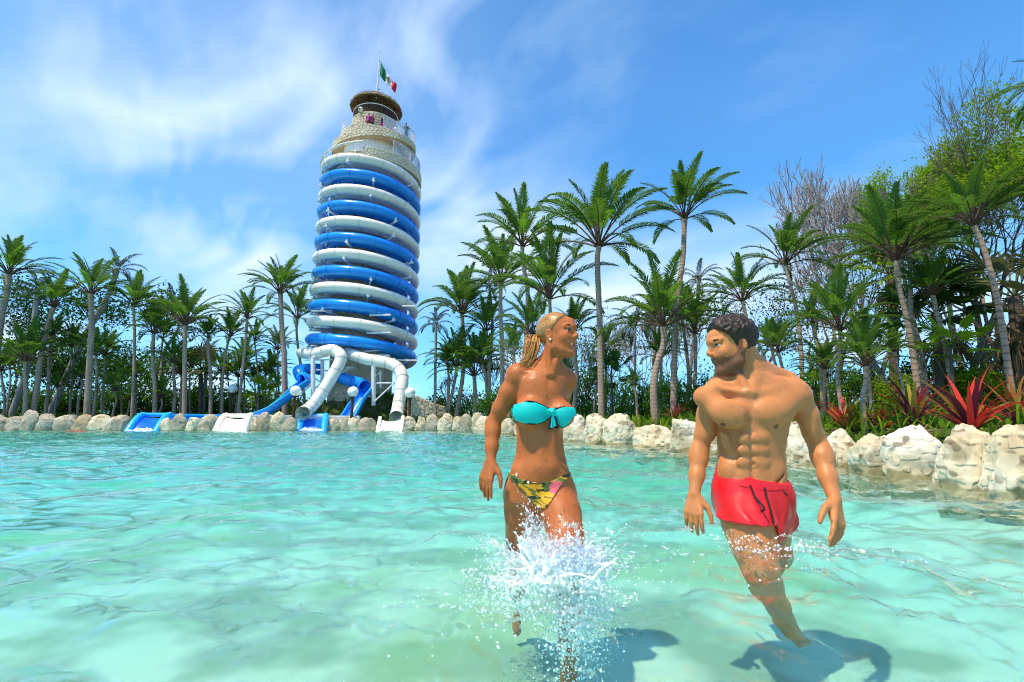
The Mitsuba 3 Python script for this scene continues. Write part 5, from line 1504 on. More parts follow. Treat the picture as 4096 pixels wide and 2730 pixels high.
def sculpt_head(S, H, male):
    A, s = (H.f, H.l, H.u), H.s
    e = lambda c, r, k=.02, sub=False, ax=None: S.ell(H(*c), np.array(r) * s, ax or A, k, sub)
    c = lambda a, b, ra, rb, k=.012, sub=False: S.cone(H(*a), H(*b), ra * s, rb * s, k, sub)
    e((-.014, 0, .047), (.094, .073, .083), .03)
    e((.030, 0, -.025), (.062, .056, .085), .03)
    c((.066, 0, -.100), (.050, 0, -.092), .019 if male else .016, .022, .02)
    for q in (-1, 1):
        c((.060, .012 * q, -.098), (.000, .050 * q, -.066), .017 if male else .0135, .017 if male else .014, .02)
        c((.000, .051 * q, -.066), (-.006, .056 * q, -.020), .016, .016, .02)
        e((.058, .036 * q, -.020), (.021, .022, .022), .022)
        e((.083, .031 * q, .012), (.016, .018, .010), .010, True)
        e((.0735, .031 * q, .0185), (.0125, .017, .0050), .004)
        e((.0725, .031 * q, .0020), (.0120, .016, .0050), .004)
        c((.083, .012 * q, .030), (.070, .046 * q, .032), .011 if male else .008, .009, .012)
        c((.078, .018 * q, -.035), (.070, .033 * q, -.050), .010, .008, .010)
        e((.099, .0105 * q, -.024), (.009, .0065, .007), .006)
        # ear: rim, bowl, lobe
        e((-.012, .073 * q, .000), (.019, .008, .031), .006)
        e((-.008, .081 * q, .002), (.010, .006, .017), .005, True)
        e((-.004, .072 * q, -.028), (.008, .006, .009), .004)
    c((.085, 0, .020), (.106, 0, -.016), .0075, .0088, .012)
    c((.106, 0, -.018), (.096, 0, -.028), .0085, .0065, .006)
    c((.085, 0, .036), (.080, 0, .060), .020, .020, .03)
    # lips round an open smile
    if male:
        w = .023
        up = [(.083 - 11 * abs(t * w) ** 2, t * w, -.045 + .006 * abs(t)) for t in np.linspace(-1, 1, 9)]
        lo = [(.081 - 11 * abs(t * w) ** 2, t * w, -.058 + .016 * t * t) for t in np.linspace(-1, 1, 9)]
        e((.074, 0, -.052), (.028, w * .9, .007), .006, True)
        rr = (.0052, .0060)
    else:
        w = .031
        up = [(.0835 - 13 * abs(t * w) ** 2, t * w, -.0445 + .0075 * t * t) for t in np.linspace(-1, 1, 11)]
        lo = [(.0790 - 11 * abs(t * w) ** 2, t * w, -.0760 + .039 * t * t) for t in np.linspace(-1, 1, 11)]
        for t in np.linspace(-.8, .8, 9):
            z0, z1 = -.046 + .0075 * t * t, -.074 + .036 * t * t
            c((.050, t * w, z0 * .55 + z1 * .45), (.100, t * w * 1.05, z0 * .55 + z1 * .45), (z0 - z1) * .42, (z0 - z1) * .46, .004, True)
        rr = (.0042, .0050)
    for L, r in ((up, rr[0]), (lo, rr[1])):
        for a, b in zip(L[:-1], L[1:]):
            c(a, b, r, r, .005)
    return up, lo


def hand(S, wrist, knuckle_dir, thumb_side, palm_dir, size, curl, thumb=.5, spread=.10, rw=.024):
    """A hand: palm from four metacarpals, four unequal bent fingers, a thumb from the side of the palm near its base."""
    d, s = unit(knuckle_dir), np.asarray(thumb_side, float)
    s = unit(s - d * (s @ d))
    n = np.cross(d, s)
    n = n if n @ np.asarray(palm_dir, float) > 0 else -n
    w, tips = np.asarray(wrist, float), []
    rot = lambda v, a: v * math.cos(a) + n * math.sin(a)
    for off, ln, i in ((.030, .076, 0), (.010, .084, 1), (-.010, .078, 2), (-.029, .060, 3)):
        k0 = w + d * .012 * size + s * off * .45 * size
        kn = w + d * (.088 - .004 * abs(i - 1)) * size + s * off * size - n * (.004 if i in (0, 3) else 0)
        S.cone(k0, kn, .0155 * size, .0115 * size, .010)
        p, a, q = kn, 0.0, unit(d + s * spread * (1.5 - i) * .6)
        for seg, fr, r in ((0, .45, .0098), (1, .31, .0086), (2, .24, .0074)):
            a += curl[i] * (.8, 1.0, .7)[seg]
            t = unit(q * math.cos(a) + n * math.sin(a))
            e = p + t * ln * fr * size
            S.cone(p, e, r * size, (r - .0009) * size, .0025 if seg else .005)
            p = e
        tips.append((p, t))
    S.ell(w + d * .050 * size + n * .006 * size, np.array([.046, .034, .0145]) * size, (d, s, n), .010)
    b = w + d * .022 * size + s * .020 * size + n * .006 * size
    m1 = b + unit(d * .62 + s * .70 + n * .35 * thumb) * .042 * size
    m2 = m1 + unit(d * .86 + s * .36 + n * .40 * thumb) * .034 * size
    m3 = m2 + unit(d * .93 + s * .10 + n * .45 * thumb) * .027 * size
    S.cone(b, m1, .0165 * size, .0125 * size, .010)
    S.cone(m1, m2, .0118 * size, .0100 * size, .003)
    S.cone(m2, m3, .0100 * size, .0080 * size, .002)
    tips.append((m3, unit(m3 - m2)))
    return tips, n


def region(S, lo, hi):
    return S.box(lo, hi)[0]


def shell(S, field, limit, s, smooth=1):
    """The mesh of max(field, limit) inside the slices s."""
    sub = Sculpt.__new__(Sculpt)
    sub.h = S.h
    sub.lo = np.array([S.ax[i][s[i]][0] for i in range(3)], float) - S.h
    g = np.pad(np.maximum(field, limit), 1, constant_values=.3)
    sub.n = np.array(g.shape)
    return sub.mesh(g, smooth)


def sst(a, b, x):
    t = np.clip((x - a) / (b - a), 0, 1)
    return t * t * (3 - 2 * t)


mat('skin', {'type': 'twosided', 'bsdf': {'type': 'principled', 'base_color': {'type': 'mesh_attribute', 'name': 'vertex_color'}, 'roughness': proc(lambda p, n, uv: .60 + .14 * fbm(p.x * 60, p.y * 60, p.z * 60, 2) - .28 * smoothstep(.48, .62, fbm(p.x * 13 + 3, p.y * 13, p.z * 5, 3) + .20 * smoothstep(.75, .05, p.z))), 'specular': .4}})
SKIN = scene['mat_skin']['bsdf']
scene['mat_skin'] = {'type': 'twosided', 'bsdf': {'type': 'bumpmap', 'arbitrary': proc(lambda p, n, uv: noise(p.x * 330, p.y * 330, p.z * 330) + .6 * noise(p.x * 120, p.y * 120, p.z * 120), .0008), 'scale': .0007, 'bsdf': SKIN}}
mat('eye_white', principled((.75, .72, .68), .15, .6))
mat('iris', principled((.05, .035, .02), .1, .6))
mat('teeth', principled((.82, .79, .72), .25, .5))
mat('mouth', principled((.16, .03, .03), .4, .5))
mat('nail', principled((.62, .30, .19), .3, .6))


def face_bits(H, body, male, up, lo):
    for q in (-1, 1):
        ey = obj('eye', mikit.ply(ball(H(.0690, .031 * q, .0100), .0118 * H.s, 2), 'mat_eye_white', smooth=True), body)
        g = unit(H.f + H.l * .0)
        obj('iris', mikit.ply(ball(H(.0690, .031 * q, .0100) + g * .0068 * H.s, .0060 * H.s, 2), 'mat_iris', smooth=True), ey)
        # lids close the smiling eye from above and below
        lid = [H(.0845 - 14 * (t * .016) ** 2, (.031 + t * .016) * q, .0145 - .004 * t * t) for t in np.linspace(-1, 1, 7)]
        obj('eyelashes', mikit.ply(tube(lid, [.0008, .0017, .0022, .0024, .0022, .0018, .0008], 5), 'mat_brow', smooth=True), body)
        br = [H(.0905 - .016 * t * t - .003 * t, (.032 + t * .021) * q, (.032 if male else .036) + .004 * t - .005 * t * t) for t in np.linspace(-1, 1, 7)]
        obj('eyebrow', mikit.ply(tube(br, np.array([.0016, .0030, .0034, .0032, .0028, .0020, .0008]) * (1.15 if male else .62), 6), 'mat_brow' if male else 'mat_brow_fair', smooth=True), body)
    w = .027 if not male else .018
    rows = []
    for z in ((-.0455, -.0500, -.0545, -.0585) if not male else (-.0475, -.050, -.0525)):
        rows.append([H((.0765 if not male else .0745) - 11 * (t * w) ** 2, t * w, z + .0075 * t * t) for t in np.linspace(-1, 1, 13)])
    v = np.array(rows).reshape(-1, 3)
    k = 13
    f = [q for i in range(len(rows) - 1) for j in range(k - 1) for q in ([i * k + j, i * k + j + 1, (i + 1) * k + j + 1], [i * k + j, (i + 1) * k + j + 1, (i + 1) * k + j])]
    obj('teeth', mikit.ply((v, np.array(f)), 'mat_teeth', smooth=True), body)
    obj('mouth', mikit.ply(ball(H(.050, 0, -.058), (.022 if not male else .016) * H.s, 2), 'mat_mouth', smooth=True), body)


def nails(tips, n, body, r):
    for p, t in tips:
        s = unit(np.cross(t, n))
        q = np.cross(s, t)
        q = q if q @ n < 0 else -q
        c = p - t * r * .45 + q * r * .80
        v = np.array([c + t * a * r * .55 + s * b * r * .5 + q * (-.14 * r * b * b - .1 * r * a * a) for a in (-1, 0, 1) for b in (-1, 0, 1)])
        f = np.array([x for i in range(2) for j in range(2) for x in ([i * 3 + j, i * 3 + j + 1, i * 3 + j + 4], [i * 3 + j, i * 3 + j + 4, i * 3 + j + 3])])
        obj('nail', mikit.ply((v, f), 'mat_nail', smooth=True), body)


def beads(v, q, body, n, seed, where, label):
    """Drops of water standing on wet skin."""
    rng = np.random.default_rng(seed)
    a, b, c = v[q[:, 0]], v[q[:, 1]], v[q[:, 3]]
    nr = np.cross(b - a, c - a)
    nr /= np.maximum(np.linalg.norm(nr, axis=1, keepdims=True), 1e-12)
    w = where(a) * (nr[:, 1] < .5)
    i = rng.choice(len(a), n, p=w / w.sum())
    r = .0017 * np.exp(rng.normal(0, .45, n))
    obj('water_beads', mikit.ply(drops(a[i] + nr[i] * r[:, None] * .25, r, seed, 0), 'mat_drop', smooth=True), body, label=label, kind='stuff')


def drops(c, r, seed, sub=0, stretch=None):
    """Many small drops as one mesh."""
    rng = np.random.default_rng(seed)
    b = trimesh.creation.icosphere(subdivisions=sub) if sub >= 0 else trimesh.Trimesh([[1, 0, 0], [-1, 0, 0], [0, 1, 0], [0, -1, 0], [0, 0, 1], [0, 0, -1]], [[0, 2, 4], [2, 1, 4], [1, 3, 4], [3, 0, 4], [2, 0, 5], [1, 2, 5], [3, 1, 5], [0, 3, 5]], process=False)
    bv, bf = np.array(b.vertices), np.array(b.faces)
    n = len(c)
    s = np.asarray(r)[:, None, None] * rng.uniform(.75, 1.25, (n, 1, 3))
    v = bv[None] * s
    if stretch is not None:
        along = np.einsum('nij,nj->ni', v, stretch)
        v = v + along[:, :, None] * stretch[:, None, :] * rng.uniform(.2, 1.2, (n, 1, 1))
    v = v + np.asarray(c)[:, None]
    f = bf[None] + (np.arange(n) * len(bv))[:, None, None]
    return v.reshape(-1, 3), f.reshape(-1, 3)


mat('drop', {'type': 'dielectric', 'int_ior': 1.33, 'ext_ior': 1.0})

# ---------------------------------------------------------------- the woman
GRAIN = 0.0041
mat('brow', principled((.035, .02, .012), .8, .2))
mat('brow_fair', principled((.14, .065, .025), .8, .2))
mat('blonde_hair', {'type': 'twosided', 'bsdf': {'type': 'principled', 'base_color': {'type': 'mesh_attribute', 'name': 'vertex_color'}, 'roughness': .36, 'specular': .5}})
mat('turquoise_cloth', {'type': 'twosided', 'bsdf': {'type': 'bumpmap', 'arbitrary': proc(lambda p, n, uv: noise(p.x * 60, p.y * 60, p.z * 900), .0006), 'scale': .0009, 'bsdf': {'type': 'principled', 'base_color': rgb(.0, .56, .52), 'roughness': .55, 'specular': .3, 'sheen': .3}}})
mat('black_cloth', principled((.012, .014, .02), .7, .3))


def floral(p, n, uv):
    x, y = p.x * 44 + 3 * noise(p.x * 30, p.y * 30, p.z * 30), p.z * 44
    d1, d2, r = voronoi(x, y)
    c = mix((.80, .42, .015), (.72, .30, .01), noise(x, y, 3))
    c = mix(c, (.02, .035, .015), smoothstep(.52, .60, fbm(x * .8 + 7, y * 1.5, 0, 3)))
    c = mix(c, (.09, .15, .03), smoothstep(.57, .62, noise(x * 1.6 + 2 * y, y * .6, 9)) * .9)
    flower = smoothstep(.040, .032, dr.sqrt(dr.square(p.x - FLOWER[0]) + dr.square((p.z - FLOWER[2])) * 1.2) + .010 * noise(p.x * 120, p.y * 60, p.z * 120))
    c = mix(c, mix((.62, .05, .09), (.80, .22, .22), noise(p.x * 150, 0, p.z * 150)), flower)
    return c


WP = lambda x, y, d: at(1800 + x / 1.307, 1200 + y / 1.307, d)
FLOWER = WP(560, 985, 2.0)
mat('floral_cloth', {'type': 'twosided', 'bsdf': {'type': 'principled', 'base_color': proc(floral), 'roughness': .5, 'specular': .35}})


def torso_rows(P, rows, depth, yaw):
    out = []
    for y, l, r, hd, *dd in rows:
        d = depth + (dd[0] if dd else 0)
        a, b = P(l, y, d), P(r, y, d)
        out.append(((a[0] + b[0]) / 2, d, (a[2] + b[2]) / 2, (b[0] - a[0]) / 2 * .975, hd, yaw))
    return out


def build_woman():
    body = thing('person', 'laughing woman with a ponytail in a turquoise bandeau bikini wading through splashing water', 'person')
    P = WP
    lo, hi = np.array([P(120, 1000, 2.1)[0], 1.76, -.44]), np.array([P(720, 100, 2.1)[0], 2.42, P(560, 40, 2.1)[2] + .03])
    S = Sculpt(lo, hi, GRAIN)
    D = 2.12
    S.loft(torso_rows(P, [(352, 452, 588, .058), (385, 395, 600, .070), (430, 352, 612, .088), (490, 346, 612, .098), (560, 340, 604, .102), (640, 342, 592, .098), (720, 346, 592, .090), (790, 342, 600, .084), (850, 326, 613, .090), (920, 306, 630, .100, .004), (985, 296, 642, .106, .006), (1040, 294, 644, .106, .008), (1085, 350, 600, .085, .01)], D, 10), .02)
    # shoulders, collar bones, neck
    S.ell(P(352, 402, D - .005), (.043, .048, .052), None, .03)
    S.ell(P(603, 425, D + .02), (.046, .050, .054), None, .035)
    S.cone(P(505, 366, D - .005), P(545, 250, D - .012), .047, .043, .03)
    S.cone(P(480, 345, D + .01), P(350, 385, D), .034, .036, .04)
    S.cone(P(545, 355, D + .01), P(600, 405, D + .02), .034, .032, .04)
    S.cone(P(515, 398, D - .068), P(375, 378, D - .03), .011, .012, .018)
    S.cone(P(528, 400, D - .068), P(598, 408, D - .02), .011, .011, .018)
    S.cone(P(516, 222, D - .055), P(521, 396, D - .072), .012, .010, .02)
    S.cone(P(575, 270, D - .05), P(530, 396, D - .070), .011, .010, .02)
    S.cone(P(522, 408, D - .085), P(522, 440, D - .10), .006, .006, .02, True)
    # bust
    S.ell(P(418, 588, D - .088), (.070, .052, .060), None, .030)
    S.ell(P(585, 598, D - .078), (.056, .052, .058), None, .030)
    # belly: rib arch, midline, navel
    S.cone(P(500, 680, D - .108), P(505, 840, D - .104), .010, .010, .016, True)
    S.cone(P(478, 700, D - .078), P(482, 860, D - .082), .026, .030, .03)
    S.cone(P(530, 700, D - .072), P(532, 860, D - .076), .024, .028, .03)
    S.ell(P(505, 853, D - .106), (.007, .012, .012), None, .008, True)
    S.ell(P(490, 905, D - .060), (.075, .050, .060), None, .04)
    S.cone(P(352, 900, D - .058), P(368, 950, D - .075), .020, .014, .04)
    S.cone(P(590, 900, D - .055), P(582, 950, D - .072), .020, .014, .04)
    for x in (390, 560):
        S.ell(P(x, 1040, D + .055), (.085, .075, .085), None, .04)
    # arm at the left of the picture, held away from the body
    A0, A1, A2 = P(345, 408, D), P(226, 645, D + .03), P(213, 838, D - .04)
    m = lambda a, b, t: a * (1 - t) + b * t
    S.chain([A0, m(A0, A1, .3), m(A0, A1, .7), A1], [.039, .037, .031, .0285], .03)
    S.cone(m(A0, A1, .35) + [0, -.012, 0], m(A0, A1, .65) + [0, -.008, 0], .031, .028, .03)
    S.chain([A1, m(A1, A2, .25), m(A1, A2, .65), A2], [.028, .0300, .0250, .0208], .03)
    S.ell(A1 + [-.012, .012, -.004], (.022, .022, .026), None, .02)
    tw, nw = hand(S, A2, P(178, 1000, D - .07) - A2, (.75, -.62, 0), (.5, .65, .0), .97, (.16, .20, .24, .30), .5, .10)
    # the other arm swings behind the back
    S.chain([P(602, 430, D + .03), P(566, 600, D + .16), P(520, 720, D + .20)], [.044, .036, .030], .03)
    # legs
    def leg(h, k, a, f, rs):
        S.chain([h, m(h, k, .35), m(h, k, .7), k], rs[:4], .05)
        S.ell(k + [0, -.012, 0], (.040, .036, .046), None, .03)
        S.chain([k, m(k, a, .3) + [0, .02, 0], m(k, a, .75), a], [rs[3], rs[4], rs[5], rs[6]], .03)
        S.cone(a, f, .030, .022, .02)
    leg(P(392, 1015, D + .01), P(362, 1330, D + .08), np.array([P(350, 1330, D + .10)[0], D + .34, -.27]), np.array([P(350, 1330, D + .10)[0], D + .30, -.40]), [.074, .068, .057, .048, .046, .035, .030])
    kn = P(630, 1335, 1.905)
    leg(P(560, 1020, D - .02), kn, np.array([kn[0] - .01, 1.97, -.38]), np.array([kn[0], 1.86, -.42]), [.077, .072, .062, .051, .048, .037, .032])
    bare = S.f.copy()
    H = Head(P(563, 196, D - .012), 57, 8, -5, .91)
    up, low = sculpt_head(S, H, False)
    v, q = S.mesh()
    f, l, u = H.local(v)
    base = np.array([.44, .125, .030])
    nz = meshkit.fbm(v * 34, 3, seed=4)[:, None]
    col = base * (.90 + .20 * nz)
    head = (np.abs(f) < .14) & (np.abs(l) < .09) & (u > -.13)
    lipd = np.min([np.linalg.norm(v - H(*p), axis=1) for p in up + low], 0) / H.s
    col = np.where((head & (lipd < .0085))[:, None], np.array([.52, .15, .10]), col)
    cheek = np.min([np.linalg.norm(v - H(.07, .038 * s, -.02), axis=1) for s in (-1, 1)], 0) / H.s
    col = col * (1 + .10 * np.exp(-(cheek / .025) ** 2)[:, None] * np.array([1, -.4, -.4]))
    obj('body', mikit.ply((v, q), 'mat_skin', smooth=True, color=col), body, label='tanned body of the woman, wet below the hips')
    beads(v, q, body, 260, 3, lambda a: np.exp(-((a[:, 2] - .20) / .13) ** 2) + .25 * (a[:, 2] > .62) * (a[:, 2] < .86), 'drops of water on the skin of the woman')
    face_bits(H, body, False, up, low)
    nails(tw, nw, body, .0072)
    obj('earring', mikit.ply(ball(H(-.002, -.080, -.030), .0055, 2), mat('pearl', principled((.8, .76, .70), .12, .7)), smooth=True), body)

    # hair drawn back tight, then the tail
    c, r = H(-.014, 0, .047), np.array([.094, .073, .083]) * H.s
    s = region(S, c - .16, c + .16)
    F, L, U = H.grid(S, s)
    k0 = np.sqrt(((F + .014) / .094) ** 2 + (L / .073) ** 2 + ((U - .047) / .083) ** 2)
    line = np.interp(U, [-.075, -.045, -.015, .025, .055, .085, .12], [-.078, -.056, -.036, .006, .034, .058, .066]).astype(np.float32)
    strand = .0004 * np.sin((np.arctan2(L, U - .02) * 46)) + .0003 * np.sin(np.arctan2(L, U - .02) * 101)
    hv, hq = shell(S, ((k0 - 1) * .080 - .0062 + strand) * H.s, (F - line) * H.s, s)
    hf, hl, hu = H.local(hv)
    an = np.arctan2(hl, hu - .012)
    g = meshkit.fbm(np.stack([an * 17, hf * 9, 0 * an], -1), 3, seed=3)[:, None]
    g2 = meshkit.noise(np.stack([an * 60, hf * 10, 0 * an], -1), 5)[:, None]
    hcol = np.array([.24, .10, .022]) * (1 - g) + np.array([.80, .42, .105]) * g
    hcol = hcol * (.45 + .6 * g2) 
    hair = obj('hair', mikit.ply((hv, hq), 'mat_blonde_hair', smooth=True, color=hcol), body, label='blonde hair pulled back smooth from the face')
    rg = np.random.default_rng(9)
    root = H(-.105, -.004, .012)
    tail = []
    spine = smooth_line([root, root + H.s * np.array([-.028, .0, .004]), P(434, 232, D), P(412, 300, D - .01), P(372, 342, D - .02)], 16)
    tcol = []
    for i in range(210):
        o = rg.normal(0, 1, 3) * [.010, .011, .007]
        w = np.interp(np.linspace(0, 1, 16), [0, .12, .45, 1], [.55, 1.0, 1.5, 1.0])[:, None]
        e = spine + o * w + np.linspace(0, 1, 16)[:, None] ** 2 * rg.normal(0, .010, 3) - np.array([0, 0, .035]) * (rg.uniform(0, 1) * np.linspace(0, 1, 16)[:, None] ** 2)
        tail.append(tube(e, np.interp(np.linspace(0, 1, 16), [0, .2, .7, 1], [.0014, .0021, .0018, .0005]), 4))
        tcol += [np.array([.26, .11, .022]) * (1 - b) + np.array([.82, .42, .10]) * b for b in [rg.uniform(0, 1)]] * len(tail[-1][0])
    obj('ponytail', mikit.ply(join(tail), 'mat_blonde_hair', smooth=True, color=np.array(tcol)), body, label='wet blonde ponytail falling behind the shoulder', kind='stuff')
    obj('hair_tie', mikit.ply(tube([root + H.s * np.array([.004, 0, .001]), root + H.s * np.array([-.012, 0, .002])], .0165, 14), 'mat_pearl', smooth=40), body)

    # bandeau top with a knot
    s = region(S, P(285, 720, D - .25), P(665, 500, D + .13))
    X, Z = S.ax[0][s[0]][:, None, None], S.ax[2][s[2]][None, None, :]
    Yg = S.ax[1][s[1]][None, :, None]
    xs = lambda pts: (np.array([P(x, y, D - .12)[0] for x, y in pts]), np.array([P(x, y, D - .12)[2] for x, y in pts]))
    ux, uz = xs([(300, 556), (345, 545), (400, 531), (450, 538), (500, 560), (535, 578), (560, 568), (600, 560), (645, 562)])
    lx, lz = xs([(300, 615), (345, 632), (400, 650), (450, 652), (500, 636), (535, 612), (555, 640), (590, 672), (620, 650), (645, 610)])
    zu, zl = np.interp(X, ux, uz).astype(np.float32), np.interp(X, lx, lz).astype(np.float32)
    back = sst(D - .06, D + .06, Yg)
    zu = zu * (1 - back) + float(P(470, 575, D)[2]) * back
    zl = zl * (1 - back) + float(P(470, 625, D)[2]) * back
    armx = P(318, 560, D)[0]
    lim = np.maximum(np.maximum(Z - zu, zl - Z), (armx - X))
    fold = .0016 * np.sin(np.arctan2(Z - P(537, 592, D)[2], X - P(537, 592, D)[0]) * 17) * np.exp(-((X - P(537, 592, D)[0]) / .045) ** 2)
    bv, bq = shell(S, bare[s] - .0065 - fold, lim, s)
    bt = obj('bikini_top', mikit.ply((bv, bq), 'mat_turquoise_cloth', smooth=50), body, label='turquoise bandeau bikini top tied in front with a knot')

    def edge(xz, r, m, name, parent):
        pts = []
        for x, z in xz:
            q = S.front(x, z, bare)
            pts.append(q + [0, -.008, 0])
        pts = smooth_line(pts, 40)
        obj(name, mikit.ply(tube(pts, r, 6), m, smooth=40), parent)
    edge(list(zip(ux[1:-1], uz[1:-1])), .0036, 'mat_black_cloth', 'black_trim', bt)
    edge(list(zip(lx[1:-1], lz[1:-1] + .002)), .0028, 'mat_black_cloth', 'black_trim', bt)
    kx = P(537, 590, D - .14)
    kn = S.front(kx[0], kx[2], bare) + [0, -.012, 0]
    knot = obj('knot', mikit.ply(join([ball(kn, .017, 2, 1.25), tube([kn + [-.016, -.006, .012], kn + [0, -.017, .004], kn + [.015, -.006, -.012]], [.008, .010, .008], 8)]), 'mat_turquoise_cloth', smooth=40), bt, kind='stuff')
    for dx, m, dz in ((-.004, 'turquoise_cloth', .062), (.010, 'turquoise_cloth', .055), (-.012, 'black_cloth', .068), (.018, 'black_cloth', .066)):
        e = smooth_line([kn, kn + [dx * .6, -.010, -.025], kn + [dx, -.004 if 'black' in m else -.008, -dz]], 9)
        obj('tail', mikit.ply(tube(e, np.linspace(.005, .0075, 9), 6), 'mat_' + m, smooth=40), bt)

    # bikini bottom
    s = region(S, P(270, 1120, D - .22), P(680, 880, D + .20))
    X, Z, Yg = S.ax[0][s[0]][:, None, None], S.ax[2][s[2]][None, None, :], S.ax[1][s[1]][None, :, None]
    ux, uz = xs([(285, 888), (305, 900), (360, 936), (420, 953), (470, 958), (530, 950), (580, 928), (630, 897), (650, 885)])
    lx, lz = xs([(285, 920), (302, 938), (345, 965), (390, 1015), (430, 1065), (455, 1092), (492, 1092), (512, 1070), (550, 1020), (590, 965), (632, 932), (650, 915)])
    zu, zl = np.interp(X, ux, uz).astype(np.float32), np.interp(X, lx, lz).astype(np.float32)
    back = sst(D - .01, D + .07, Yg)
    zl = zl * (1 - back) + float(P(470, 1060, D)[2]) * back
    zu = zu * (1 - back) + float(P(470, 905, D)[2]) * back
    bv, bq = shell(S, bare[s] - .0055, np.maximum(Z - zu, zl - Z), s)
    obj('bikini_bottom', mikit.ply((bv, bq), 'mat_floral_cloth', smooth=50), body, label='yellow bikini bottom printed with dark leaves and a pink flower')
    return S


build_woman()

# ---------------------------------------------------------------- the man
MP = lambda x, y, d: at(2600 + x / 1.081, 1200 + y / 1.081, d)
mat('dark_hair', principled(proc(lambda p, n, uv: mix((.014, .008, .005), (.050, .028, .016), noise(p.x * 90, p.y * 90, p.z * 90))), .52, .45))
mat('beard', principled((.030, .016, .010), .7, .3))
mat('red_cloth', {'type': 'twosided', 'bsdf': {'type': 'bumpmap', 'arbitrary': proc(lambda p, n, uv: fbm(p.x * 22, p.y * 22, p.z * 9, 3) + .12 * noise(p.x * 320, p.y * 320, p.z * 320), .002), 'scale': .0035,
               'bsdf': {'type': 'principled', 'base_color': rgb(.74, .008, .012), 'roughness': proc(lambda p, n, uv: .28 + .30 * smoothstep(.40, .62, fbm(p.x * 9 + 4, p.y * 9, p.z * 9, 3))), 'specular': .6}}})


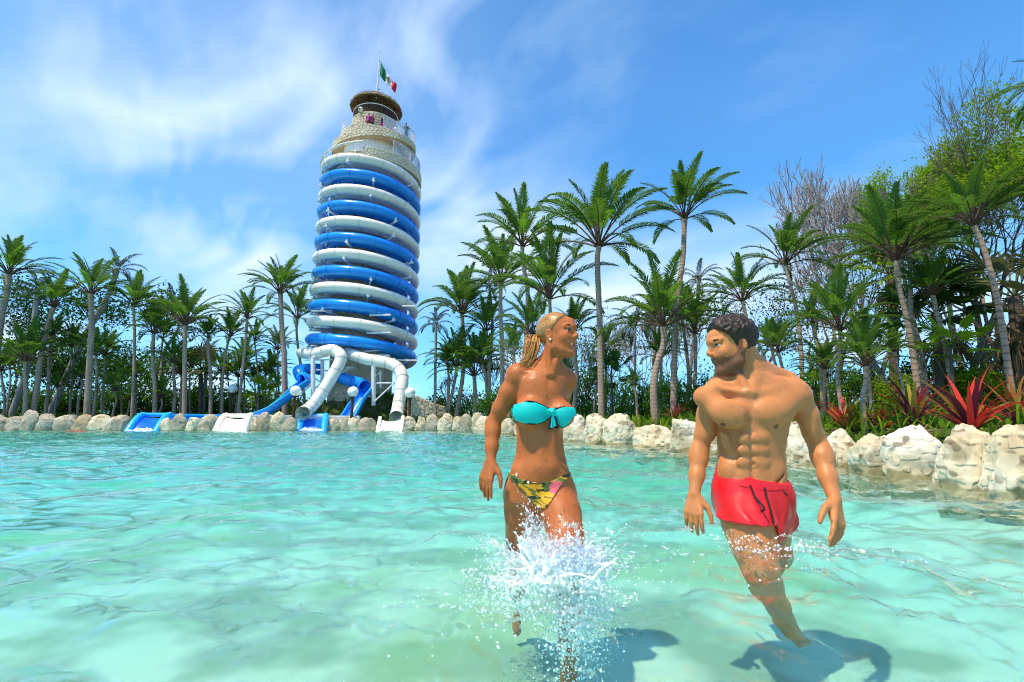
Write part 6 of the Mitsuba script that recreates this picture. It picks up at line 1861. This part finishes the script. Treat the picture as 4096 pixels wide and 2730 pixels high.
def build_man():
    body = thing('person', 'bearded bare chested man in red swim shorts looking left, wading with one leg forward', 'person')
    P = MP
    lo, hi = np.array([P(130, 1000, 2.1)[0], 1.80, -.46]), np.array([P(885, 800, 2.0)[0], 2.60, P(400, 55, 2.1)[2] + .02])
    S = Sculpt(lo, hi, .0036)
    D = 2.12
    m = lambda a, b, t: a * (1 - t) + b * t
    S.loft(torso_rows(P, [(330, 372, 520, .066), (372, 292, 622, .084), (420, 280, 624, .102), (480, 281, 600, .116), (550, 292, 586, .116), (620, 299, 574, .108), (700, 300, 568, .102), (760, 295, 572, .104), (830, 288, 582, .112), (900, 292, 580, .112), (950, 330, 555, .09)], D, -5), .02, 2.4)
    # neck, trapezius, collar bones
    S.cone(P(440, 345, D), P(412, 250, D - .004), .066, .058, .03)
    S.cone(P(452, 302, D + .018), P(312, 343, D + .012), .046, .038, .05)
    S.cone(P(458, 300, D + .018), P(594, 345, D + .006), .048, .040, .05)
    S.cone(P(425, 408, D - .090), P(282, 380, D - .055), .011, .012, .02)
    S.cone(P(440, 408, D - .090), P(600, 378, D - .060), .011, .012, .02)
    S.cone(P(372, 300, D - .045), P(425, 402, D - .088), .014, .012, .025)
    S.cone(P(468, 295, D - .020), P(440, 402, D - .088), .014, .012, .025)
    S.cone(P(432, 410, D - .112), P(432, 432, D - .115), .007, .007, .018, True)
    # shoulders
    S.ell(P(285, 402, D + .005), (.050, .053, .064), None, .035)
    S.ell(P(628, 408, D - .02), (.054, .056, .070), None, .035)
    # chest
    for x, y, dx in ((350, 497, -1), (518, 490, 1)):
        S.ell(P(x, y, D - .099), (.082, .041, .062), ((1, 0, .12 * dx), (0, 1, 0), (-.12 * dx, 0, 1)), .014)
        S.cone(P(x + 62 * dx, y - 30, D - .062), P(x + 112 * dx, y - 75, D - .03), .046, .050, .04)
    S.cone(P(430, 440, D - .128), P(434, 560, D - .128), .007, .007, .016, True)
    # belly muscles
    for y, hx, r, dd in ((600, 30, (.032, .014, .026), -.106), (650, 32, (.033, .014, .024), -.101), (704, 33, (.033, .013, .026), -.097), (775, 30, (.032, .013, .044), -.095)):
        for s in (-1, 1):
            S.ell(P(442 + hx * s + (y - 600) * .03, y, D + dd - .001), r, None, .016)
    S.cone(P(436, 575, D - .118), P(448, 800, D - .108), .005, .005, .014, True)
    S.ell(P(447, 712, D - .110), (.009, .014, .009), None, .008, True)
    for s in (-1, 1):                                              # flanks, serratus, groin lines
        for k in range(3):
            S.ell(P(442 + s * (122 - 8 * k), 585 + 30 * k, D - .072 + .004 * k), (.024, .010, .010), ((1, 0, .5 * s), (0, 1, 0), (-.5 * s, 0, 1)), .022)
        S.ell(P(436 + s * 98, 740, D - .040), (.032, .042, .052), None, .045)
        S.cone(P(442 + s * 128, 752, D - .082), P(442 + s * 60, 850, D - .108), .006, .006, .016, True)
    # arm at the left of the picture
    A0, A1, A2 = P(279, 410, D + .01), P(216, 645, D + .05), P(192, 838, D - .03)
    S.chain([A0, m(A0, A1, .35), m(A0, A1, .75), A1], [.043, .039, .034, .032], .03)
    S.ell(m(A0, A1, .52) + [0, -.018, 0], (.027, .027, .066), None, .03)
    S.ell(m(A0, A1, .5) + [-.012, .020, 0], (.026, .025, .075), None, .03)
    S.chain([A1, m(A1, A2, .22), m(A1, A2, .6), A2], [.032, .035, .0285, .0235], .03)
    S.ell(m(A1, A2, .2) + [-.012, -.005, 0], (.022, .024, .052), None, .03)
    t1, n1 = hand(S, A2, P(186, 1000, D - .08) - A2, (.85, -.5, .1), (.45, .8, 0), 1.0, (.30, .34, .30, .36), .6, .06)
    # arm at the right of the picture, nearer to the camera
    B0, B1, B2 = P(644, 418, D - .02), P(728, 632, D + .0), P(799, 866, D - .13)
    S.chain([B0, m(B0, B1, .35), m(B0, B1, .75), B1], [.048, .043, .037, .034], .03)
    S.ell(m(B0, B1, .52) + [-.008, -.022, 0], (.030, .030, .070), None, .03)
    S.ell(m(B0, B1, .5) + [.016, .020, 0], (.029, .028, .075), None, .03)
    S.chain([B1, m(B1, B2, .22), m(B1, B2, .6), B2], [.035, .039, .032, .0252], .03)
    S.ell(m(B1, B2, .22) + [.014, -.006, 0], (.024, .027, .056), None, .03)
    t2, n2 = hand(S, B2, P(818, 1050, D - .20) - B2, (-.8, -.6, 0), (-.4, .8, -.1), 1.12, (.16, .20, .22, .28), .5, .08)
    # the leg in front: knee at the water, shin trailing under it
    h, k, a, f = P(398, 880, D - .02), P(478, 1172, 1.97), P(578, 1375, 2.24), P(640, 1462, 2.26)
    S.chain([h, m(h, k, .35), m(h, k, .7), k], [.104, .094, .078, .064], .04)
    S.ell(m(h, k, .5) + [.01, -.03, .0], (.060, .050, .11), None, .04)
    S.ell(k + [0, -.014, 0], (.046, .040, .050), None, .03)
    S.chain([k, m(k, a, .3) + [0, .02, .0], m(k, a, .75), a], [.060, .062, .044, .038], .03)
    S.cone(a, f, .038, .026, .025)
    S.cone(a + [.0, .02, -.02], m(a, f, .4) + [0, .0, -.02], .036, .032, .02)
    for i in range(5):
        S.cone(f + np.array([.012 * (i - 2), .004 * i, 0]), f + np.array([.016 * (i - 2) + .01, -.045 + .008 * i, -.012]), .014, .010 - .0006 * i, .006)
    # the leg behind
    h, k, a = P(500, 890, D + .02), P(548, 1100, D + .16), np.array([P(548, 1100, D + .16)[0] + .13, D + .60, -.30])
    S.chain([h, m(h, k, .5), k], [.080, .072, .058], .04)
    S.chain([k, m(k, a, .3) + [0, .02, 0], a], [.062, .060, .036], .03)
    S.cone(a, a + [.02, -.12, -.06], .034, .024, .02)
    bare = S.f.copy()
    H = Head(P(354, 212, D - .010), -88, -2, 4, 1.06)
    up, low = sculpt_head(S, H, True)
    v, q = S.mesh()
    f, l, u = H.local(v)
    nz = meshkit.fbm(v * 30, 3, seed=14)[:, None]
    col = np.array([.56, .21, .068]) * (.88 + .24 * nz)
    head = (np.abs(f) < .14) & (np.abs(l) < .09) & (u > -.14)
    lipd = np.min([np.linalg.norm(v - H(*p), axis=1) for p in up + low], 0) / H.s
    cheek = np.interp(f, [-.03, .0, .03, .055, .075, .10], [-.005, -.012, -.036, -.044, -.036, -.034])
    jaw = head * sst(.004, -.010, u - cheek) * sst(-.030, -.014, f + .1 * (u + .07)) * sst(-.132, -.118, u) * sst(-.010, .012, f - .35 * np.maximum(-.10 - u, 0) * 3 + .03)
    side = head * sst(-.016, -.004, f) * sst(.020, .008, f) * sst(-.03, -.015, u) * (np.abs(l) > .045)
    stub = .84 * np.clip(jaw + side, 0, 1) * sst(.0050, .0075, lipd)
    speck = meshkit.noise(v * 420, 3)
    col = col * (1 - stub[:, None]) + (np.array([.085, .042, .024]) * (.5 + 1.0 * speck[:, None])) * stub[:, None]
    col = np.where((head & (lipd < .0062))[:, None], np.array([.42, .12, .09]), col)
    for x, y in ((318, 540), (545, 547)):
        c = S.front(*P(x, y, D - .12)[[0, 2]])
        col = np.where((np.linalg.norm(v - c, axis=1) < .0115)[:, None], np.array([.22, .075, .045]), col)
    # chest hair: single dark hairs down the middle of the chest
    X0, Z0 = P(432, 500, D - .13)[[0, 2]]
    dens = np.exp(-((v[:, 0] - X0) / .060) ** 2 - ((v[:, 2] - Z0) / .085) ** 2) + .7 * np.exp(-((v[:, 0] - P(446, 770, D - .11)[0]) / .020) ** 2 - ((v[:, 2] - P(446, 765, D - .11)[2]) / .05) ** 2)
    hairs = (meshkit.noise(v * [420, 420, 260], 9) > 1 - .50 * dens) & (v[:, 1] < D)
    col = np.where(hairs[:, None] & (u < -.15)[:, None], col * .66, col)
    obj('body', mikit.ply((v, q), 'mat_skin', smooth=True, color=col), body, label='tanned muscular body of the man with a hairy chest')
    beads(v, q, body, 300, 4, lambda a: 1.2 * np.exp(-((a[:, 2] - .13) / .10) ** 2) + .15 * (a[:, 2] > .3) * (a[:, 2] < .8), 'drops of water on the skin of the man')
    face_bits(H, body, True, up, low)
    nails(t1, n1, body, .0085)
    nails(t2, n2, body, .0085)

    # short wavy dark hair, close cut at the sides
    c = H(-.014, 0, .047)
    s = region(S, c - .17, c + .17)
    F, L, U = H.grid(S, s)
    k0 = np.sqrt(((F + .014) / .094) ** 2 + (L / .073) ** 2 + ((U - .047) / .083) ** 2)
    lock = meshkit.fbm(np.stack([F * 84, L * 84, U * 84 + F * 30], -1), 2, seed=6) - .5
    wave = np.sin(F * 190 + 9 * meshkit.noise(np.stack([F * 26, L * 26, U * 26], -1), 2)) * .0022
    thick = .004 + .020 * sst(.020, .080, U) * sst(-.115, -.02, F * .6) + (.015 * lock + wave) * (.22 + .78 * sst(.02, .07, U))
    line = np.interp(U, [-.075, -.05, -.025, .00, .02, .045, .075, .095, .13], [-.082, -.050, -.028, .012, .022, .036, .062, .076, .086]).astype(np.float32)
    hv, hq = shell(S, ((k0 - 1) * .080 - thick) * H.s, (F - line) * H.s, s, 0)
    obj('hair', mikit.ply((hv, hq), 'mat_dark_hair', smooth=True), body, label='short wavy wet dark hair')
    # red swim shorts
    G = Sculpt(np.array([P(228, 800, 2.1)[0], 1.80, P(400, 1120, 2.0)[2]]), np.array([P(650, 800, 2.1)[0], 2.42, P(400, 700, 2.0)[2]]), .0048)
    G.loft(torso_rows(P, [(715, 296, 572, .108), (760, 290, 578, .113), (820, 282, 592, .122), (880, 280, 598, .126), (920, 290, 596, .124), (985, 320, 590, .118)], D, -5), .02, 2.4)
    h, k = P(392, 850, D - .02), P(478, 1172, 1.97)
    G.cone(m(h, k, -.05), m(h, k, .46), .114, .120, .03)
    h2, k2 = P(508, 865, D + .02), P(548, 1100, D + .16)
    G.cone(m(h2, k2, -.05), m(h2, k2, .85), .110, .100, .03)
    X, Y, Z = G.ax[0][:, None, None], G.ax[1][None, :, None], G.ax[2][None, None, :]
    px_ = lambda x, y, d=D - .12: P(x, y, d)
    top = np.interp(X, [px_(x, 0)[0] for x in (270, 285, 400, 520, 603, 625)], [px_(0, y)[2] for y in (728, 733, 780, 800, 792, 788)]).astype(np.float32)
    top = top + np.maximum(Y - (D - .1), 0) * .10
    split = P(508, 960, D - .1)[0]
    hemL = np.interp(X, [px_(x, 0)[0] for x in (262, 295, 420, 500, 515)], [P(0, y, D - .13)[2] for y in (962, 964, 968, 990, 1000)])
    hemR = np.interp(X, [px_(x, 0)[0] for x in (500, 540, 590, 640)], [P(0, y, D - .05)[2] for y in (1040, 1045, 1010, 960)])
    hem = np.where(X < split, hemL, hemR).astype(np.float32)
    rip = .004 * np.sin(X * 95 + 8 * meshkit.noise(np.stack(np.broadcast_arrays(X * 9, Y * 9, Z * 9), -1), 3)) * sst(P(0, 800, D)[2], P(0, 900, D)[2], Z)
    rip = rip + .010 * (meshkit.fbm(np.stack(np.broadcast_arrays(X * 13, Y * 13, Z * 7), -1), 3, seed=5) - .5)
    slit = np.exp(-((X - split) / .008) ** 2) * sst(P(0, 930, D)[2], P(0, 1000, D)[2], Z) * .03
    g = np.maximum(np.maximum(G.f + rip + slit, Z - top), hem - Z)
    gv, gq = G.mesh(np.pad(g[1:-1, 1:-1, 1:-1], 1, constant_values=.3), 2)
    sh = obj('swim_shorts', mikit.ply((gv, gq), 'mat_red_cloth', smooth=50), body, label='wet bright red swim shorts')
    fr = lambda x, y, o=.004: G.front(*P(x, y, D - .13)[[0, 2]], g) - [0, o, 0]
    band = [fr(x, y, .001) for x, y in ((345, 786), (400, 806), (460, 820), (520, 826), (565, 824), (588, 820))]
    obj('waistband_seam', mikit.ply(tube(smooth_line(band, 40), .0022, 6), mat('red_seam', principled((.42, .004, .008), .6)), smooth=40), sh)
    for pts in (((436, 802), (444, 850), (460, 905), (482, 970)), ((498, 812), (499, 850), (502, 900), (503, 955))):
        obj('drawstring', mikit.ply(tube(smooth_line([fr(x, y, .006) for x, y in pts], 16), .0042, 6), 'mat_black_cloth', smooth=40), sh)
    obj('pocket_slit', mikit.ply(tube(smooth_line([fr(x, y, .001) for x, y in ((585, 832), (596, 842), (604, 850))], 8), .004, 5), 'mat_black_cloth', smooth=40), sh)
    return S


build_man()

# ---------------------------------------------------------------- small figures on the tower
def small_person(label, r, u, z, face, shirt, legs_c, lean=0.0, arms=0, seed=1):
    """A standing figure seen from far below; face: where it looks, in degrees from the viewer."""
    body = thing('person', label, 'person')
    c = around(r)(np.array([u]), np.array([z]), np.zeros(1))[0]
    S = Sculpt([-.45, -.45, -.02], [.45, .45, 1.80], .021)
    hip, ch, nk = np.array([0, 0, .92]), np.array([0, -.06 * lean * 3, 1.32]), np.array([0, -.09 * lean * 3, 1.48])
    S.chain([hip, (hip + ch) / 2, ch], [.125, .115, .135], .06)
    S.cone(ch + [-.15, 0, .06], ch + [.15, 0, .06], .065, .065, .05)
    S.cone(nk, nk + [0, 0, .08], .055, .05, .03)
    S.ell(nk + [0, -.01, .18], (.078, .095, .115), None, .03)
    for s in (-1, 1):
        S.chain([hip + [.075 * s, 0, -.02], [.085 * s, -.02 * s, .48], [.09 * s, .02 * s, .08]], [.085, .058, .042], .04)
        S.cone([.09 * s, .02 * s, .05], [.10 * s, -.12, .04], .04, .03, .03)
        e = np.array([.24 * s, .02, 1.10]) if not arms else np.array([.25 * s, -.12, 1.16])
        w = np.array([.25 * s, -.05, .86]) if not arms else np.array([.12 * s, -.34, 1.15])
        S.chain([ch + [.18 * s, 0, .06], e, w], [.052, .042, .032], .03)
        S.ell(w + unit(w - e) * .06, (.035, .035, .06), None, .02)
    v, q = S.mesh()
    a = math.radians(face) + (u + TURN) * 1.0
    m = T().translate(c.tolist()).rotate([0, 0, 1], math.degrees(a))
    Z = S.ax[2][None, None, :]
    X = S.ax[0][:, None, None]
    dark = np.array([.045, .028, .02])
    top = (v[:, 2] > nk[2] + .20) | ((v[:, 2] > nk[2] + .06) & (v[:, 1] > nk[1] + .02))
    col = np.where(top[:, None], dark, np.array([.42, .20, .10]))
    obj('body', put(mikit.ply((v, q), 'mat_skin', smooth=True, color=col), m), body)
    s = tuple(slice(0, n) for n in S.n)
    sv, sq = shell(S, S.f - .014, np.maximum(np.maximum(Z - (nk[2] - .01), .93 - Z), np.abs(X) - .235 + 0 * Z), s)
    obj('shirt', put(mikit.ply((sv, sq), shirt, smooth=True), m), body)
    sv, sq = shell(S, S.f - .012, np.maximum(Z - .95, .52 - Z) + 0 * X, s)
    obj('shorts', put(mikit.ply((sv, sq), legs_c, smooth=True), m), body)


mat('cloth_magenta', principled((.52, .05, .34), .8))
mat('cloth_wine', principled((.20, .03, .05), .8))
mat('cloth_navy', principled((.03, .035, .12), .8))
mat('cloth_grey', principled((.16, .16, .17), .8))
mat('cloth_red', principled((.60, .02, .02), .8))
small_person('small figure in a magenta top on the upper tower terrace', 2.75, .40, 26.9, 10, 'mat_cloth_magenta', 'mat_cloth_wine')
small_person('small figure in wine red behind the magenta one on the terrace', 2.65, .53, 26.9, -30, 'mat_cloth_wine', 'mat_cloth_navy', arms=1)
small_person('small figure in navy at the right of the upper tower terrace', 2.7, .86, 26.9, 20, 'mat_cloth_navy', 'mat_cloth_magenta')
small_person('small figure in grey leaning on the right end of the middle terrace', 3.9, 1.42, 26.5, -60, 'mat_cloth_grey', 'mat_cloth_navy', .5, 1)
small_person('small figure in red at the slide entrance on the left of the tower', 4.2, -1.42, 23.8, 40, 'mat_cloth_red', 'mat_cloth_red', .3, 1)

# ---------------------------------------------------------------- splashes
mat('spray', {'type': 'twosided', 'bsdf': {'type': 'principled', 'base_color': rgb(.92, .95, .96), 'roughness': .25, 'specular': .6}})
mat('sheet', {'type': 'thindielectric', 'int_ior': 1.30, 'ext_ior': 1.0})
mat('white_water', {'type': 'twosided', 'bsdf': {'type': 'principled', 'base_color': rgb(.90, .94, .95), 'roughness': .10, 'specular': .7}})


def spray(centres, n, seed, size):
    """centres: (point, spread, throw, weight); drops thrown outwards from each."""
    rng = np.random.default_rng(seed)
    w = np.array([c[3] for c in centres], float)
    k = rng.choice(len(centres), n, p=w / w.sum())
    P, S_, V = (np.array([c[i] for c in centres], float)[k] for i in range(3))
    o = rng.normal(0, 1, (n, 3))
    p = P + o * S_ + V * np.abs(rng.normal(0, 1, (n, 1))) ** 1.6
    d = o * S_ * .6 + V
    d /= np.maximum(np.linalg.norm(d, axis=1, keepdims=True), 1e-9)
    r = size * np.exp(rng.normal(0, .55, n))
    z = wave_z(p[:, 0], p[:, 1])
    keep = p[:, 2] > z - .004
    return p[keep], r[keep], d[keep]


def curtain(foot, up, wide, seed, n=26):
    """A torn sheet of thrown water standing on the line foot (two points), leaning along up."""
    rng = np.random.default_rng(seed)
    a, b = np.asarray(foot[0], float), np.asarray(foot[1], float)
    rows, m = [], 18
    for i in range(n):
        t = i / (n - 1)
        p = a * (1 - t) + b * t
        hgt = 1.0 * math.sin(math.pi * t) ** .5 * (.35 + 1.0 * float(meshkit.noise(np.array([t * 6.0, seed, 0]), 3)))
        for j in range(m):
            s = j / (m - 1)
            q = p + np.asarray(up) * hgt * s + np.array([0, 0, -.10]) * (hgt * s) ** 2 + wide * s * (t - .5) * (b - a)
            q = q + (meshkit.noise(np.array([[t * 9, s * 7, seed + x] for x in (0, 5, 9)]), 7) - .5) * .05 * (.2 + s)
            rows.append(q)
    f = []
    for i in range(n - 1):
        for j in range(m - 1):
            if float(meshkit.noise(np.array([i * .45, j * .55, seed * 3.1]), 11)) + .35 * j / m < .66:
                f += [[i * m + j, (i + 1) * m + j, (i + 1) * m + j + 1], [i * m + j, (i + 1) * m + j + 1, i * m + j + 1]]
    return np.array(rows), np.array(f)


def strings(lo, hi, jets, seed, grain=.0036):
    """Thrown water that still hangs together: tapering strings that curve over, joined where they meet, with torn webs between them.
    jets: (foot, spread of the feet, direction, spread of the direction, length, thickness, how many)."""
    rng = np.random.default_rng(seed)
    S = Sculpt(lo, hi, grain)
    S.f[:] = .05
    for foot, sp, d, ds, ln, th, n in jets:
        for _ in range(n):
            p = np.asarray(foot) + rng.normal(0, 1, 3) * sp
            v = unit(np.asarray(d) + rng.normal(0, 1, 3) * ds)
            l = ln * rng.uniform(.35, 1.2)
            t = th * rng.uniform(.5, 1.2)
            pts = [p + v * l * s + np.array([0, 0, -.35 * l]) * s * s for s in np.linspace(0, 1, 5)]
            rad = t * np.array([1, .8, .55, .5, .18]) * rng.uniform(.8, 1.2, 5)
            for a in range(4):
                S.cone(pts[a], pts[a + 1], rad[a], rad[a + 1], .009)
            if rng.uniform() < .7:
                e = pts[4] + v * rng.uniform(.004, .02)
                S.ell(e, np.full(3, t * rng.uniform(.3, .75)), None, .004)
    return S.mesh(None, 1)


def splash(label, seed, centres, n_white, n_clear, curtains, froth, nfroth, size, jets=None):
    k = thing('water_splash', label, 'splash')
    p, r, d = spray(centres, n_white, seed, size * .50)
    obj('spray', mikit.ply(drops(p, np.minimum(r, .0042), seed, -1, d), 'mat_spray', smooth=True), k, kind='stuff')
    p, r, d = spray(centres, n_clear, seed + 1, size * .85)
    obj('drops', mikit.ply(drops(p, np.minimum(r, .0055), seed + 1, 1, d), 'mat_drop', smooth=True), k, kind='stuff')
    if jets:
        obj('torn_water', mikit.ply(strings(*jets), 'mat_white_water', smooth=True), k, kind='stuff')
    if curtains:
        obj('thrown_water', mikit.ply(join(curtains), 'mat_sheet', smooth=True), k, kind='stuff')
    rng = np.random.default_rng(seed + 2)
    w = np.array([f[2] for f in froth], float)
    i = rng.choice(len(froth), nfroth, p=w / w.sum())
    c = np.array([f[0] for f in froth])[i] + rng.normal(0, 1, (nfroth, 2)) * np.array([f[1] for f in froth])[i][:, None]
    keep = meshkit.fbm(np.column_stack([c * 9, 0 * c[:, 0]]), 3, seed=seed) > .47
    c = c[keep]
    z = wave_z(c[:, 0], c[:, 1]) + .001
    obj('froth', mikit.ply(drops(np.column_stack([c, z]), np.minimum(.0024 * np.exp(rng.normal(0, .5, len(c))), .0042), seed + 3, -1), 'mat_spray', smooth=True), k, kind='stuff')


A, B, C = WP(470, 1300, 2.0), WP(640, 1300, 1.80), WP(560, 1380, 1.82)
wl, wr = WP(372, 1340, 2.16), WP(655, 1480, 1.83)
splash('white splash thrown up round the knees of the woman', 61,
       [(WP(540, 1390, 1.86), (.042, .05, .032), (0, -.02, .03), 4), (WP(480, 1340, 1.95), (.030, .05, .050), (-.008, 0, .04), 3), (WP(615, 1370, 1.79), (.042, .03, .055), (.015, -.01, .012), 4.5), (WP(685, 1370, 1.80), (.038, .05, .040), (.045, 0, .02), 2.4), (WP(425, 1260, 2.0), (.012, .03, .05), (-.012, 0, .04), .9), (WP(365, 1370, 2.08), (.035, .05, .022), (-.03, -.02, .02), 1.3), (WP(560, 1460, 1.78), (.07, .05, .010), (0, -.04, .008), 2.0), (WP(730, 1420, 1.80), (.05, .06, .02), (.06, -.02, .015), 1.0)],
       5600, 1900, [curtain((WP(400, 1400, 1.98), WP(560, 1440, 1.84)), (-.04, 0, .20), .2, 3), curtain((WP(560, 1450, 1.80), WP(720, 1420, 1.80)), (.05, -.02, .17), .3, 5), curtain((WP(620, 1440, 1.76), WP(800, 1400, 1.84)), (.10, 0, .12), .4, 8), curtain((WP(330, 1380, 2.06), WP(450, 1400, 1.95)), (-.05, 0, .13), .3, 12)],
       [((wr[0], wr[1]), .10, 3), ((wl[0], wl[1]), .09, 2), ((.12, 1.85), .15, 2.5), ((.42, 1.95), .18, 1.2), ((.0, 1.6), .2, .6)], 5200, .0036,
       (WP(250, 1520, 2.1) * [1, 0, 1] + [0, 1.62, -.02], WP(860, 1040, 2.0) * [1, 0, 1] + [0, 2.22, .0],
        [(WP(540, 1420, 1.88), (.050, .04, .012), (0, -.15, 1), .30, .13, .0058, 60), (WP(620, 1440, 1.80), (.050, .02, .015), (.1, -.2, 1), .34, .15, .0058, 80), (WP(690, 1420, 1.80), (.035, .03, .012), (.5, -.1, 1), .35, .15, .0056, 50),
         (WP(430, 1370, 1.98), (.022, .03, .015), (-.25, -.1, 1), .20, .19, .0056, 36), (WP(370, 1390, 2.08), (.04, .04, .01), (-.4, -.2, 1), .4, .10, .0050, 30), (WP(580, 1480, 1.79), (.10, .03, .006), (0, -.5, .7), .5, .06, .0055, 60), (WP(480, 1380, 1.94), (.03, .03, .03), (0, -.2, 1), .3, .17, .0056, 40)], 5))
mw = MP(450, 1110, 2.02)
splash('low churned ring of water round the thigh of the man', 71,
       [(MP(420, 1075, 1.98), (.045, .04, .010), (-.02, -.02, .012), 2), (MP(510, 1085, 1.98), (.045, .04, .012), (.03, -.02, .012), 2), (MP(590, 1110, 2.05), (.07, .05, .010), (.05, 0, .012), 1.4), (MP(330, 1110, 2.08), (.06, .05, .008), (-.04, 0, .010), 1), (MP(790, 1130, 2.05), (.05, .05, .006), (.02, 0, .01), .3)],
       900, 420, [curtain((MP(372, 1105, 1.98), MP(480, 1110, 1.90)), (-.01, -.03, .055), .4, 21), curtain((MP(480, 1110, 1.90), MP(600, 1110, 2.02)), (.02, -.03, .055), .4, 24)],
       [((mw[0], mw[1]), .14, 3), ((mw[0] + .2, mw[1]), .2, 2), ((mw[0] - .1, mw[1] - .2), .15, .5)], 1800, .0030)
# air beaten into the water round her shins: small bubbles under the surface
rng = np.random.default_rng(15)
c = np.concatenate([np.array([wl[0], wl[1], -.02]) + rng.normal(0, 1, (1500, 3)) * [.06, .06, .10], np.array([wr[0], wr[1], -.02]) + rng.normal(0, 1, (4200, 3)) * [.06, .055, .14], np.array([.03, 1.95, -.02]) + rng.normal(0, 1, (1500, 3)) * [.10, .10, .06]])
c[:, 2] = -np.abs(c[:, 2] + .01) - .012
c = c[c[:, 2] > -.36]
obj('bubbles', mikit.ply(drops(c, .0026 * np.exp(rng.normal(0, .45, len(c))), 33, -1), 'mat_spray', smooth=True), None, 'cloud of small air bubbles in the water round the shins of the woman', 'bubbles', kind='stuff')
# drops falling from the woman's hand
hd = WP(175, 1060, 2.05)
rng = np.random.default_rng(5)
q = hd + rng.normal(0, 1, (60, 3)) * [.03, .02, .05] + np.linspace(0, 1, 60)[:, None] * [-.05, 0, -.10]
obj('falling_drops', mikit.ply(drops(q, .0016 * np.exp(rng.normal(0, .4, 60)), 3, 1), 'mat_drop', smooth=True), None, 'drops of water falling from the wet hand of the woman', 'drops', kind='stuff')
